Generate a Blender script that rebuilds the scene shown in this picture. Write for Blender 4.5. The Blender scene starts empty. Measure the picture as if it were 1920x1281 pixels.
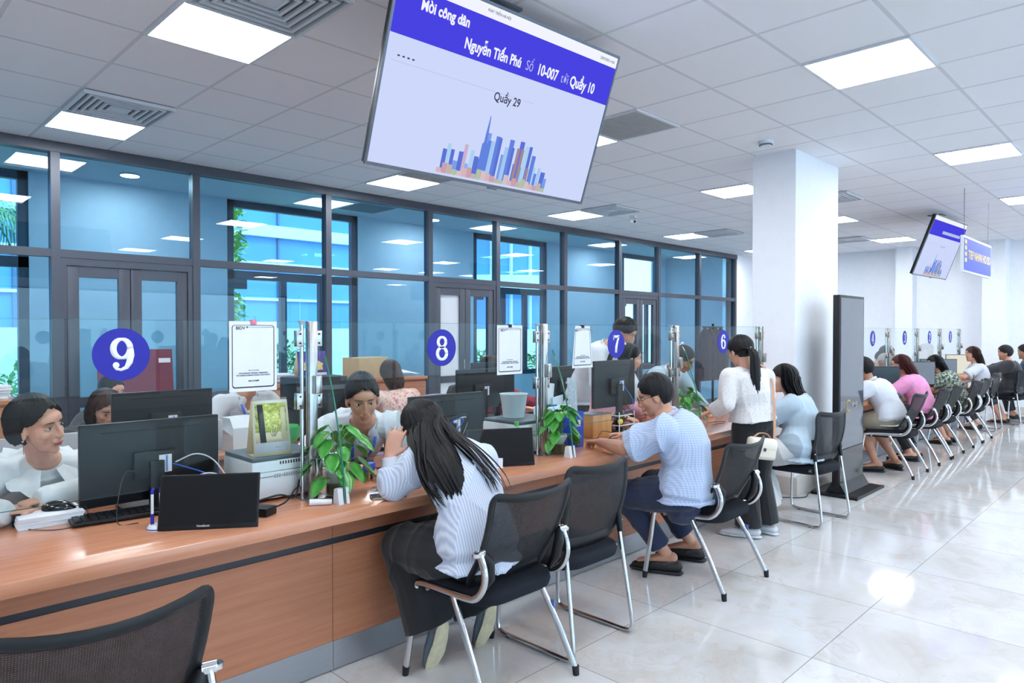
import bpy, bmesh, math, random
import numpy as np
from mathutils import Vector, Matrix, Quaternion
random.seed(7)
np.random.seed(7)
R_ = math.radians
PI = math.pi
V = Vector
col = bpy.context.scene.collection
sc = bpy.context.scene

# ------------------------------------------------------------------ camera, world, light, exposure
cam_d = bpy.data.cameras.new('camera')
cam = bpy.data.objects.new('camera', cam_d)
col.objects.link(cam)
cam_d.sensor_width = 36.0
cam_d.lens = 36.0 * 1295.0 / 1920.0
cam_d.clip_start = 0.05
cam_d.clip_end = 300
# world axes (rows) seen in camera axes: X runs along the counter, Y towards the glass wall
_A = V((2240 - 960, 640.5 - 622, -1295.0)).normalized()
_B = V((-350 - 960, 640.5 - 622, -1295.0))
_B = (_B - _A * _A.dot(_B)).normalized()
_Z = _A.cross(_B)
cam.matrix_world = Matrix.Translation((0, 0, 1.48)) @ Matrix((_A, _B, _Z)).to_4x4()
sc.camera = cam
sc.view_settings.view_transform = 'Standard'
sc.view_settings.look = 'None'
sc.view_settings.gamma = 1
sc.view_settings.use_curve_mapping = False
sc.view_settings.exposure = 0.0
try:
    sc.cycles.use_denoising = True
    sc.cycles.denoiser = 'OPENIMAGEDENOISE'
    sc.cycles.max_bounces = 10
    sc.cycles.diffuse_bounces = 5
    sc.cycles.glossy_bounces = 4
    sc.cycles.transmission_bounces = 8
    sc.cycles.transparent_max_bounces = 24
    sc.cycles.caustics_reflective = False
    sc.cycles.caustics_refractive = False
    sc.cycles.sample_clamp_indirect = 6
except Exception:
    pass
world = bpy.data.worlds.new('sky')
sc.world = world
world.use_nodes = True
_bg = world.node_tree.nodes['Background']
_bg.inputs[0].default_value = (0.72, 0.86, 1.0, 1)
_bg.inputs[1].default_value = 4.6
sun_d = bpy.data.lights.new('sun', 'SUN')
sun_d.energy = 2.6
sun_d.angle = 0.3
sun_d.color = (1, 0.97, 0.9)
sun = bpy.data.objects.new('sun', sun_d)
sun.rotation_euler = (R_(48), R_(-8), R_(20))
col.objects.link(sun)
LAMP = 32.0          # brightness of a ceiling panel
DOWN = 150.0         # brightness of a corridor downlight

# ------------------------------------------------------------------ materials
def lin(h):
    if isinstance(h, str):
        h = h.lstrip('#')
        c = [int(h[i:i + 2], 16) / 255 for i in (0, 2, 4)]
    else:
        c = h
    return tuple(((x / 12.92) if x <= 0.04045 else ((x + 0.055) / 1.055) ** 2.4) for x in c) + (1,)

class NT:
    def __init__(s, m):
        s.t = m.node_tree
        s.n = s.t.nodes
        s.l = s.t.links
    def add(s, typ, **kw):
        n = s.n.new(typ)
        for k, v in kw.items():
            setattr(n, k, v)
        return n
    def link(s, a, b):
        s.l.new(a, b)
    def coord(s, scale=(1, 1, 1), loc=(0, 0, 0), rot=(0, 0, 0)):
        tc = s.add('ShaderNodeTexCoord')
        mp = s.add('ShaderNodeMapping')
        mp.inputs['Scale'].default_value = scale
        mp.inputs['Location'].default_value = loc
        mp.inputs['Rotation'].default_value = rot
        s.link(tc.outputs['Object'], mp.inputs[0])
        return mp.outputs[0]
    def noise(s, vec, scale, detail=3, rough=0.5):
        n = s.add('ShaderNodeTexNoise')
        n.inputs['Scale'].default_value = scale
        n.inputs['Detail'].default_value = detail
        n.inputs['Roughness'].default_value = rough
        s.link(vec, n.inputs['Vector'])
        return n.outputs['Fac']
    def ramp(s, fac, stops, interp='LINEAR'):
        r = s.add('ShaderNodeValToRGB')
        r.color_ramp.interpolation = interp
        el = r.color_ramp.elements
        while len(el) < len(stops):
            el.new(0.5)
        for e, (p, c) in zip(el, stops):
            e.position = p
            e.color = c
        s.link(fac, r.inputs[0])
        return r.outputs[0]
    def mix(s, fac, a, b, mode='MIX'):
        m = s.add('ShaderNodeMix', data_type='RGBA', blend_type=mode)
        for sock, v in ((m.inputs[0], fac), (m.inputs[6], a), (m.inputs[7], b)):
            if isinstance(v, (int, float)):
                sock.default_value = v
            elif isinstance(v, tuple):
                sock.default_value = v
            else:
                s.link(v, sock)
        return m.outputs[2]
    def math(s, op, a, b=0.0):
        m = s.add('ShaderNodeMath', operation=op)
        for i, v in enumerate((a, b)):
            if isinstance(v, (int, float)):
                m.inputs[i].default_value = v
            else:
                s.link(v, m.inputs[i])
        return m.outputs[0]
    def bump(s, h, strength=0.3, dist=0.01):
        b = s.add('ShaderNodeBump')
        b.inputs['Strength'].default_value = strength
        b.inputs['Distance'].default_value = dist
        s.link(h, b.inputs['Height'])
        return b.outputs[0]

MATS = {}
def mat(name, color='#888888', rough=0.6, metal=0.0, var=0.06, nscale=12.0, bump=0.0, bscale=60.0, spec=0.5,
        emit=0.0, coat=0.0, nstretch=(1, 1, 1)):
    """a principled material whose colour varies a little with noise"""
    if name in MATS:
        return MATS[name]
    m = bpy.data.materials.new(name)
    m.use_nodes = True
    t = NT(m)
    b = t.n['Principled BSDF']
    c = lin(color) if isinstance(color, str) else color
    vec = t.coord(nstretch)
    f = t.noise(vec, nscale)
    lo = tuple(max(0, x * (1 - var)) for x in c[:3]) + (1,)
    hi = tuple(min(1, x * (1 + var)) for x in c[:3]) + (1,)
    t.link(t.ramp(f, [(0.3, lo), (0.7, hi)]), b.inputs['Base Color'])
    b.inputs['Roughness'].default_value = rough
    b.inputs['Metallic'].default_value = metal
    b.inputs['Specular IOR Level'].default_value = spec
    b.inputs['Coat Weight'].default_value = coat
    b.inputs['Coat Roughness'].default_value = 0.08
    if emit:
        b.inputs['Emission Color'].default_value = c
        b.inputs['Emission Strength'].default_value = emit
    if bump:
        t.link(t.bump(t.noise(vec, bscale, 4), bump, 0.004), b.inputs['Normal'])
    MATS[name] = m
    return m

def glass(name, tint, refl_ior=1.5, rough=0.0, extra=0.0):
    m = bpy.data.materials.new(name)
    m.use_nodes = True
    t = NT(m)
    t.n.remove(t.n['Principled BSDF'])
    out = t.n['Material Output']
    tr = t.add('ShaderNodeBsdfTransparent')
    tr.inputs[0].default_value = tint
    gl = t.add('ShaderNodeBsdfGlossy')
    gl.inputs['Roughness'].default_value = rough
    gl.inputs['Color'].default_value = (1, 1, 1, 1)
    fr = t.add('ShaderNodeFresnel')
    fr.inputs[0].default_value = refl_ior
    ms = t.add('ShaderNodeMixShader')
    geo = t.add('ShaderNodeNewGeometry')
    f = t.math('MULTIPLY', t.math('ADD', fr.outputs[0], extra), t.math('SUBTRACT', 1.0, geo.outputs['Backfacing']))
    t.link(f, ms.inputs[0])
    t.link(tr.outputs[0], ms.inputs[1])
    t.link(gl.outputs[0], ms.inputs[2])
    t.link(ms.outputs[0], out.inputs[0])
    MATS[name] = m
    return m

def emis(name, color, strength):
    m = bpy.data.materials.new(name)
    m.use_nodes = True
    t = NT(m)
    t.n.remove(t.n['Principled BSDF'])
    e = t.add('ShaderNodeEmission')
    e.inputs[0].default_value = lin(color) if isinstance(color, str) else color
    e.inputs[1].default_value = strength
    t.link(e.outputs[0], t.n['Material Output'].inputs[0])
    MATS[name] = m
    return m

def wood(name, c1, c2, rough=0.3, sc_=(0.8, 14, 14), coat=0.3):
    m = bpy.data.materials.new(name)
    m.use_nodes = True
    t = NT(m)
    b = t.n['Principled BSDF']
    v = t.coord(sc_)
    f = t.noise(v, 3.0, 6, 0.6)
    f2 = t.noise(t.coord((0.5, 1.5, 1.5)), 1.2, 2)
    cc = t.ramp(f, [(0.3, lin(c1)), (0.7, lin(c2))])
    cc = t.mix(t.math('MULTIPLY', f2, 0.35), cc, lin(c1))
    t.link(cc, b.inputs['Base Color'])
    b.inputs['Roughness'].default_value = rough
    b.inputs['Coat Weight'].default_value = coat
    b.inputs['Coat Roughness'].default_value = 0.12
    t.link(t.bump(f, 0.06, 0.002), b.inputs['Normal'])
    MATS[name] = m
    return m

def tiles(name, c, line, w, lw, shift, rough, kind):
    m = bpy.data.materials.new(name)
    m.use_nodes = True
    t = NT(m)
    b = t.n['Principled BSDF']
    v = t.coord((1, 1, 1), (-shift[0], -shift[1], 0))
    br = t.add('ShaderNodeTexBrick')
    br.offset = 0
    br.squash = 1
    br.inputs['Scale'].default_value = 1
    br.inputs['Brick Width'].default_value = w
    br.inputs['Row Height'].default_value = w
    br.inputs['Mortar Size'].default_value = lw
    br.inputs['Mortar Smooth'].default_value = 0.1
    br.inputs['Bias'].default_value = 0
    br.inputs['Color1'].default_value = (0, 0, 0, 1)
    br.inputs['Color2'].default_value = (1, 1, 1, 1)
    t.link(v, br.inputs['Vector'])
    base = lin(c)
    if kind == 'marble':
        sh = t.add('ShaderNodeVectorMath', operation='MULTIPLY_ADD')
        t.link(br.outputs['Color'], sh.inputs[0])
        sh.inputs[1].default_value = (7, 5, 3)
        t.link(v, sh.inputs[2])
        n0 = t.noise(sh.outputs[0], 1.1, 4, 0.6)
        wv = t.add('ShaderNodeVectorMath', operation='MULTIPLY_ADD')
        cmb = t.add('ShaderNodeCombineXYZ')
        t.link(n0, cmb.inputs[0]); t.link(n0, cmb.inputs[1])
        t.link(cmb.outputs[0], wv.inputs[0])
        wv.inputs[1].default_value = (1.6, 1.1, 0)
        t.link(sh.outputs[0], wv.inputs[2])
        n1 = t.noise(wv.outputs[0], 2.0, 6, 0.62)
        n2 = t.noise(wv.outputs[0], 0.9, 5, 0.7)
        cc = t.ramp(n1, [(0.28, lin('#bfbab5')), (0.45, lin('#cac9c8')), (0.6, lin('#d1d2d5')), (0.8, lin('#c5c2bf'))])
        vein = t.ramp(n2, [(0.485, (0, 0, 0, 1)), (0.5, (1, 1, 1, 1)), (0.515, (0, 0, 0, 1))])
        cc = t.mix(t.math('MULTIPLY', vein, 0.3), cc, lin('#bdab98'))
    else:
        cc = t.mix(br.outputs['Color'], base, tuple(x * 0.975 for x in base[:3]) + (1,))
    cc = t.mix(br.outputs['Fac'], cc, lin(line))
    t.link(cc, b.inputs['Base Color'])
    b.inputs['Roughness'].default_value = rough
    h = t.math('SUBTRACT', 1.0, br.outputs['Fac'])
    if kind == 'marble':
        b.inputs['Specular IOR Level'].default_value = 0.75
        t.link(t.bump(t.noise(v, 0.9, 1), 0.02, 0.05), b.inputs['Normal'])
    else:
        n = t.noise(v, 260, 2)
        hh = t.math('ADD', t.math('MULTIPLY', h, 0.0), t.math('MULTIPLY', n, 0.3))
        t.link(t.bump(hh, 0.15, 0.003), b.inputs['Normal'])
    MATS[name] = m
    return m

M = MATS
tiles('floor_tile', '#d9d9da', '#8d8b89', 0.8, 0.0022, (1.57, 1.22), 0.06, 'marble')
tiles('ceiling_tile', '#eff1f5', '#d0d3d8', 0.6, 0.012, (1.30, 5.95), 0.85, 'ceil')
wood('counter_wood', '#b5785a', '#c98f70', 0.24)
wood('counter_front', '#a76a4c', '#bc8060', 0.42, (0.8, 10, 16), 0.12)
wood('cabinet_wood', '#a5684a', '#be8260', 0.4, (0.8, 10, 16), 0.15)
wood('light_wood', '#a9713c', '#d2a063', 0.5, (6, 6, 1.2), 0.1)
mat('wall_paint', '#eceff5', 0.75, var=0.015, bump=0.05, bscale=200)
mat('corridor_paint', '#dfe3e8', 0.8, var=0.02)
mat('frame_dark', '#4a4e59', 0.42, 0.3, var=0.04)
mat('strip_black', '#2b2c33', 0.4)
mat('steel_brushed', '#a6abb2', 0.32, 0.9, nstretch=(1, 1, 30))
mat('chrome', '#d5d6d8', 0.13, 1.0, var=0.02)
mat('chrome_soft', '#b9b6b2', 0.25, 1.0, var=0.06)
mat('black_plastic', '#15171b', 0.42, var=0.08, spec=0.3)
mat('black_gloss', '#0d0e11', 0.12, var=0.05)
mat('grey_plastic', '#5a5f67', 0.45)
mat('rubber', '#18181a', 0.8)
mat('seat_fabric', '#1b1e26', 0.85, spec=0.2, var=0.15, nscale=300, bump=0.4, bscale=500)
mat('white_plastic', '#d3d8de', 0.35, var=0.02)
mat('paper', '#d9dce3', 0.8, var=0.02)
mat('ink', '#3a3d45', 0.8)
mat('blue_badge', '#2e2e9a', 0.5, var=0.02, spec=0.2)
mat('white_vinyl', '#eef0fa', 0.45, var=0.01)
mat('cable_black', '#131418', 0.5)
mat('cable_white', '#d7dade', 0.5)
mat('cable_blue', '#2b62c4', 0.45)
mat('stone_plinth', '#c9c4bd', 0.2, var=0.05, nscale=5)
glass('blue_tint_glass', (0.66, 0.85, 0.945, 1), 1.55)
glass('window_glass', (0.80, 0.93, 0.99, 1), 1.45)
glass('clear_glass', (0.955, 0.985, 0.975, 1), 1.27)
glass('vase_glass', (0.90, 0.95, 0.93, 1), 1.4)
glass('plastic_film', (0.80, 0.85, 0.88, 1), 1.5, 0.15, 0.12)
mat('glass_edge', '#2f6f5c', 0.15, var=0.1)
glass('glass_edge_soft', (0.42, 0.70, 0.60, 1), 1.5)
emis('lamp_panel', (0.93, 0.965, 1.0, 1), LAMP)
emis('downlight', (0.9, 0.96, 1.0, 1), DOWN)

def mesh_fabric():
    m = bpy.data.materials.new('chair_mesh')
    m.use_nodes = True
    t = NT(m)
    b = t.n['Principled BSDF']
    v = t.coord((1, 1, 1))
    n = t.noise(v, 30, 2)
    t.link(t.ramp(n, [(0.3, lin('#1c1e23')), (0.7, lin('#282b31'))]), b.inputs['Base Color'])
    b.inputs['Roughness'].default_value = 0.7
    w1 = t.add('ShaderNodeTexWave', wave_type='BANDS', bands_direction='X')
    w2 = t.add('ShaderNodeTexWave', wave_type='BANDS', bands_direction='Z')
    for w in (w1, w2):
        w.inputs['Scale'].default_value = 60
        t.link(v, w.inputs['Vector'])
    f = t.math('MULTIPLY', w1.outputs['Fac'], w2.outputs['Fac'])
    a = t.math('SUBTRACT', 0.88, t.math('MULTIPLY', f, 0.75))
    t.link(a, b.inputs['Alpha'])
    MATS['chair_mesh'] = m
mesh_fabric()

# ------------------------------------------------------------------ mesh helpers
def perp(d):
    a = V((0, 0, 1)) if abs(d.z) < 0.9 else V((1, 0, 0))
    s = d.cross(a).normalized()
    return s, s.cross(d).normalized()

class MB:
    """collects shapes, then links them as ONE mesh object"""
    def __init__(s):
        s.bm = bmesh.new()
        s.mi = 0
    def use(s, i):
        s.mi = i
        return s
    def face(s, vs):
        try:
            f = s.bm.faces.new(vs)
            f.material_index = s.mi
            f.smooth = True
            return f
        except ValueError:
            return None
    def grid_close(s, rings, closed=True, caps=True):
        vs = [[s.bm.verts.new(p) for p in r] for r in rings]
        n = len(vs[0])
        for a, b in zip(vs, vs[1:]):
            for i in range(n if closed else n - 1):
                j = (i + 1) % n
                s.face((a[i], a[j], b[j], b[i]))
        if caps and closed:
            s.face(vs[0][::-1])
            s.face(vs[-1])
        return s
    def box(s, c, size, rot=None, bev=0.0):
        m = (rot.to_4x4() if rot is not None else Matrix.Identity(4))
        m = Matrix.Translation(c) @ m @ Matrix.Diagonal((size[0], size[1], size[2], 1))
        r = bmesh.ops.create_cube(s.bm, size=1.0, matrix=m)
        fs = {f for v in r['verts'] for f in v.link_faces}
        for f in fs:
            f.material_index = s.mi
        if bev:
            es = list({e for f in fs for e in f.edges})
            q = bmesh.ops.bevel(s.bm, geom=es, offset=bev, segments=2, affect='EDGES', profile=0.5)
            for f in q['faces']:
                f.material_index = s.mi
        return s
    def bx(s, x0, x1, y0, y1, z0, z1, bev=0.0):
        return s.box(((x0 + x1) / 2, (y0 + y1) / 2, (z0 + z1) / 2), (abs(x1 - x0), abs(y1 - y0), abs(z1 - z0)), None, bev)
    def tube(s, pts, r, n=10, flat=None, dome=False, caps=True):
        """tube through pts; r a number or list; flat=(side vector, ratio) makes it oval"""
        pts = [V(p) for p in pts]
        rr = r if isinstance(r, (list, tuple)) else [r] * len(pts)
        if dome:
            d0 = (pts[0] - pts[1]).normalized(); d1 = (pts[-1] - pts[-2]).normalized()
            r0, r1 = rr[0], rr[-1]
            m0 = max(r0) if isinstance(r0, tuple) else r0
            m1 = max(r1) if isinstance(r1, tuple) else r1
            def sc2(q, k):
                return (q[0] * k, q[1] * k) if isinstance(q, tuple) else q * k
            pre = [(pts[0] + d0 * m0 * a, sc2(r0, k)) for a, k in ((0.98, 0.2), (0.8, 0.6), (0.45, 0.89))]
            suf = [(pts[-1] + d1 * m1 * a, sc2(r1, k)) for a, k in ((0.45, 0.89), (0.8, 0.6), (0.98, 0.2))]
            pts = [p for p, _ in pre] + pts + [p for p, _ in suf]
            rr = [q for _, q in pre] + list(rr) + [q for _, q in suf]
        rings = []
        side = None
        for i, p in enumerate(pts):
            d = ((pts[min(i + 1, len(pts) - 1)] - p).normalized() + (p - pts[max(i - 1, 0)]).normalized())
            d = d.normalized() if d.length > 1e-6 else V((0, 0, 1))
            if flat is not None:
                sd = V(flat[0])
                sd = (sd - d * d.dot(sd))
                sd = sd.normalized() if sd.length > 1e-5 else perp(d)[0]
                up = sd.cross(d).normalized()
            else:
                if side is None:
                    sd, up = perp(d)
                else:
                    sd = side - d * d.dot(side)
                    sd = sd.normalized() if sd.length > 1e-5 else perp(d)[0]
                    up = sd.cross(d).normalized()
                side = sd
            q = rr[i]
            ra, rb = q if isinstance(q, tuple) else ((q, q * flat[1]) if flat is not None else (q, q))
            rings.append([p + sd * (ra * math.cos(2 * PI * k / n)) + up * (rb * math.sin(2 * PI * k / n)) for k in range(n)])
        return s.grid_close(rings, True, caps)
    def lathe(s, prof, c=(0, 0, 0), n=20, M_=None):
        rings = []
        for r, z in prof:
            ring = [V((r * math.cos(2 * PI * k / n), r * math.sin(2 * PI * k / n), z)) for k in range(n)]
            rings.append([V(c) + ((M_ @ p) if M_ is not None else p) for p in ring])
        return s.grid_close(rings)
    def ell(s, c, r, M_=None, n=16, m=10):
        c = V(c)
        rings = []
        for i in range(m + 1):
            a = -PI / 2 + PI * (0.02 + 0.96 * i / m)
            ring = []
            for k in range(n):
                b = 2 * PI * k / n
                p = V((r[0] * math.cos(a) * math.cos(b), r[1] * math.cos(a) * math.sin(b), r[2] * math.sin(a)))
                ring.append(c + ((M_ @ p) if M_ is not None else p))
            rings.append(ring)
        return s.grid_close(rings)
    def prism(s, outline, o, u, v, th):
        """outline points (a,b) in the plane o+a*u+b*v, thickness th along u x v, centred"""
        o, u, v = V(o), V(u), V(v)
        n = u.cross(v).normalized()
        a = [s.bm.verts.new(o + u * x + v * y - n * th / 2) for x, y in outline]
        b = [s.bm.verts.new(o + u * x + v * y + n * th / 2) for x, y in outline]
        k = len(a)
        for lst in (a[::-1], b):
            f = s.face(lst)
            if f: f.smooth = False
        for i in range(k):
            f = s.face((a[i], a[(i + 1) % k], b[(i + 1) % k], b[i]))
            if f: f.smooth = False
        return s
    def sheet(s, rows, th):
        """closed curved panel from a grid of points, thickness th"""
        rows = [[V(p) for p in r] for r in rows]
        nr, nc = len(rows), len(rows[0])
        A, B = [], []
        for i in range(nr):
            ra, rb = [], []
            for j in range(nc):
                du = rows[i][min(j + 1, nc - 1)] - rows[i][max(j - 1, 0)]
                dv = rows[min(i + 1, nr - 1)][j] - rows[max(i - 1, 0)][j]
                n = du.cross(dv)
                n = n.normalized() if n.length > 1e-9 else V((0, 0, 1))
                ra.append(s.bm.verts.new(rows[i][j] - n * th / 2))
                rb.append(s.bm.verts.new(rows[i][j] + n * th / 2))
            A.append(ra); B.append(rb)
        for i in range(nr - 1):
            for j in range(nc - 1):
                s.face((A[i][j], A[i + 1][j], A[i + 1][j + 1], A[i][j + 1]))
                s.face((B[i][j], B[i][j + 1], B[i + 1][j + 1], B[i + 1][j]))
        for j in range(nc - 1):
            s.face((A[0][j], A[0][j + 1], B[0][j + 1], B[0][j]))
            s.face((A[-1][j], B[-1][j], B[-1][j + 1], A[-1][j + 1]))
        for i in range(nr - 1):
            s.face((A[i][0], B[i][0], B[i + 1][0], A[i + 1][0]))
            s.face((A[i][-1], A[i + 1][-1], B[i + 1][-1], B[i][-1]))
        return s
    def build(s, name, mats, parent=None, sharp=40, loc=None):
        bmesh.ops.recalc_face_normals(s.bm, faces=s.bm.faces)
        me = bpy.data.meshes.new(name)
        s.bm.to_mesh(me)
        s.bm.free()
        if not isinstance(mats, (list, tuple)):
            mats = [mats]
        for m in mats:
            me.materials.append(M[m] if isinstance(m, str) else m)
        if sharp:
            for p in me.polygons:
                p.use_smooth = True
            me.set_sharp_from_angle(angle=R_(sharp))
        o = bpy.data.objects.new(name, me)
        if loc is not None:
            o.location = loc
        if parent is not None:
            o.parent = parent
        col.objects.link(o)
        return o

def tag(o, label=None, cat=None, group=None, kind=None):
    if label: o['label'] = label
    if cat: o['category'] = cat
    if group: o['group'] = group
    if kind: o['kind'] = kind
    return o

def empty(name, loc=(0, 0, 0), rz=0.0, label=None, cat=None, group=None):
    o = bpy.data.objects.new(name, None)
    o.empty_display_size = 0.1
    o.location = loc
    o.rotation_euler = (0, 0, rz)
    col.objects.link(o)
    return tag(o, label, cat, group)

KIDS = {}
def copy_tree(o, parent=None):
    c = o.copy()
    col.objects.link(c)
    c.parent = parent
    for ch in o.children:
        copy_tree(ch, c)
    return c

def clone(o, loc, rz=0.0, label=None, group=None):
    c = copy_tree(o)
    c.location = loc
    c.rotation_euler = (0, 0, rz)
    if label: c['label'] = label
    if group: c['group'] = group
    return c

def struct(o):
    o['kind'] = 'structure'
    return o

def bez(pts, n=8):
    """Catmull-Rom curve through pts"""
    P = [V(p) for p in pts]
    P = [P[0] * 2 - P[1]] + P + [P[-1] * 2 - P[-2]]
    out = []
    for i in range(1, len(P) - 2):
        for k in range(n):
            t = k / n
            a, b, c, d = P[i - 1], P[i], P[i + 1], P[i + 2]
            out.append(0.5 * ((2 * b) + (c - a) * t + (2 * a - 5 * b + 4 * c - d) * t * t + (3 * b - a - 3 * c + d) * t ** 3))
    out.append(P[-2])
    return out

def rrect(w, h, r, n=5, cx=0, cy=0):
    o = []
    for sx, sy, a0 in ((1, 1, 0), (-1, 1, 90), (-1, -1, 180), (1, -1, 270)):
        for k in range(n + 1):
            a = R_(a0 + 90 * k / n)
            o.append((cx + sx * (w / 2 - r) + r * math.cos(a), cy + sy * (h / 2 - r) + r * math.sin(a)))
    return o

def text_obj(name, s, size, mat_, parent, o, u, v, th=0.0008, bold=0.0, align='CENTER', sx=1.0):
    """flat raised lettering: origin o, baseline along u, up v"""
    cu = bpy.data.curves.new(name, 'FONT')
    cu.body = s
    cu.size = size
    cu.extrude = th / 2
    cu.offset = bold
    cu.align_x = align
    cu.align_y = 'CENTER'
    cu.resolution_u = 3
    t = bpy.data.objects.new(name, cu)
    col.objects.link(t)
    dg = bpy.context.evaluated_depsgraph_get()
    me = bpy.data.meshes.new_from_object(t.evaluated_get(dg))
    bpy.data.objects.remove(t)
    bpy.data.curves.remove(cu)
    u = V(u).normalized(); v = V(v).normalized(); n = u.cross(v)
    mt = Matrix((u, v, n)).transposed().to_4x4()
    mt.translation = V(o)
    me.transform(mt @ Matrix.Diagonal((sx, 1, 1, 1)))
    me.materials.clear()
    me.materials.append(M[mat_] if isinstance(mat_, str) else mat_)
    ob = bpy.data.objects.new(name, me)
    ob.parent = parent
    col.objects.link(ob)
    return ob
# ------------------------------------------------------------------ the room
CE = 3.13
WY = 7.09
def slab(name, m, *b):
    return struct(MB().bx(*b).build(name, m, sharp=0))
slab('floor', 'floor_tile', -6, 15.3, -9, 8.54, -0.15, 0)
slab('ceiling', 'ceiling_tile', -6, 15.3, -9, 7.14, CE, CE + 0.12)
slab('wall_east', 'wall_paint', 15.27, 15.45, -9, 8.6, 0, CE)
slab('wall_west', 'wall_paint', -6.15, -6, -9, 8.6, 0, CE)
slab('wall_north', 'wall_paint', 14.03, 15.27, WY - 0.04, WY + 0.12, 0, CE)
# street side of the hall: piers and glazed openings that let the daylight in
w = MB()
w.bx(-6, 15.3, -9.15, -9, 0, 0.25)
w.bx(-6, 15.3, -9.15, -9, 2.75, CE)
for x in (-6, -2.4, 1.2, 4.8, 8.4, 12.0, 14.9):
    w.bx(x, x + 0.4, -9.15, -9, 0.25, 2.75)
struct(w.build('wall_south', 'wall_paint'))
for k, x in enumerate((-5.6, -2.0, 1.6, 5.2, 8.8, 12.4)):
    x1 = x + (3.2 if k < 5 else 2.5)
    f = MB()
    for a in (x, (x + x1) / 2, x1 - 0.05):
        f.bx(a, a + 0.05, -9.1, -9.04, 0.25, 2.75)
    f.bx(x, x1, -9.1, -9.04, 0.25, 0.3); f.bx(x, x1, -9.1, -9.04, 2.7, 2.75)
    fo = struct(f.build('window_%d' % (k + 20), 'frame_dark'))
    MB().bx(x, x1, -9.075, -9.067, 0.27, 2.73).build('pane', 'window_glass', fo)
# pillar with stone plinth
struct(MB().bx(6.25, 7.29, 2.575, 2.98, 0.0, CE).build('pillar', 'wall_paint'))
struct(MB().bx(6.21, 7.33, 2.53, 3.02, 0.0, 0.16, 0.004).build('trim_1', 'stone_plinth'))
struct(MB().bx(14.9, 15.27, 2.4, 2.75, 0.0, CE).build('pillar', 'wall_paint'))
struct(MB().bx(14.98, 15.27, 3.9, 4.2, 0.0, CE).build('pillar', 'wall_paint'))
# a shallow bulkhead across the far ceiling
slab('baseboard_east', 'stone_plinth', 15.24, 15.27, -9, 7.05, 0, 0.12)

# ---- tinted glass partition between hall and corridor
mull = [-4.2, -2.95, -1.46, 0.01, 1.49, 2.68, 4.15, 5.63, 6.85, 8.33, 9.78, 11.01, 12.48, 13.99]
doors = {4: 'closed', 7: 'sheet', 10: 'closed', 0: 'closed'}
TZ = 2.165
f = MB()
for x in mull:
    f.bx(x - 0.035, x + 0.035, WY - 0.05, WY + 0.05, 0, CE - 0.001)
f.bx(-4.2, 14.03, WY - 0.06, WY + 0.06, CE - 0.09, CE - 0.001)
f.bx(-4.2, 14.03, WY - 0.045, WY + 0.045, TZ - 0.035, TZ + 0.035)
for i in range(len(mull) - 1):
    if i not in doors:
        f.bx(mull[i], mull[i + 1], WY - 0.045, WY + 0.045, 0.0, 0.09)
part = struct(f.build('wall_glass_partition', 'frame_dark'))
for i in range(len(mull) - 1):
    x0, x1 = mull[i] + 0.036, mull[i + 1] - 0.036
    struct(MB().bx(x0, x1, WY - 0.004, WY + 0.004, TZ + 0.036, CE - 0.091).build('window_%d' % (i + 1), 'blue_tint_glass'))
    if i not in doors:
        struct(MB().bx(x0, x1, WY - 0.004, WY + 0.004, 0.091, TZ - 0.036).build('window_%d' % (i + 40), 'blue_tint_glass'))
    else:
        fr = MB()
        fr.bx(x0, x0 + 0.045, WY - 0.04, WY + 0.04, 0, TZ - 0.036)
        fr.bx(x1 - 0.045, x1, WY - 0.04, WY + 0.04, 0, TZ - 0.036)
        fr.bx(x0 + 0.045, x1 - 0.045, WY - 0.0395, WY + 0.0395, TZ - 0.1, TZ - 0.0355)
        d = struct(fr.build('door_%d' % (i + 1), 'frame_dark'))
        xm = (x0 + x1) / 2
        for k, (a, b) in enumerate(((x0 + 0.047, xm - 0.003), (xm + 0.003, x1 - 0.047))):
            lf = MB()
            t = 0.095
            lf.bx(a, a + t, WY - 0.03, WY + 0.03, 0.01, TZ - 0.103, 0.006)
            lf.bx(b - t, b, WY - 0.03, WY + 0.03, 0.01, TZ - 0.103, 0.006)
            lf.bx(a + t, b - t, WY - 0.028, WY + 0.028, TZ - 0.103 - t, TZ - 0.103)
            lf.bx(a + t, b - t, WY - 0.028, WY + 0.028, 0.01, 0.2)
            lf.bx(a + t, b - t, WY - 0.028, WY + 0.028, 0.80, 0.89)
            leaf = lf.build('door_leaf', 'frame_dark', d)
            g = 'paper' if (doors[i] == 'sheet' and k == 0) else 'blue_tint_glass'
            MB().bx(a + t, b - t, WY - 0.004, WY + 0.004, 0.2, TZ - 0.198).build('pane', g, leaf)
            hx = (b - 0.05) if k == 0 else (a + 0.05)
            MB().tube([(hx, WY - 0.03, 1.1), (hx, WY - 0.075, 1.1), (hx, WY - 0.075, 0.98)], 0.008, 8).build('door_handle', 'chrome_soft', leaf)

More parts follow.
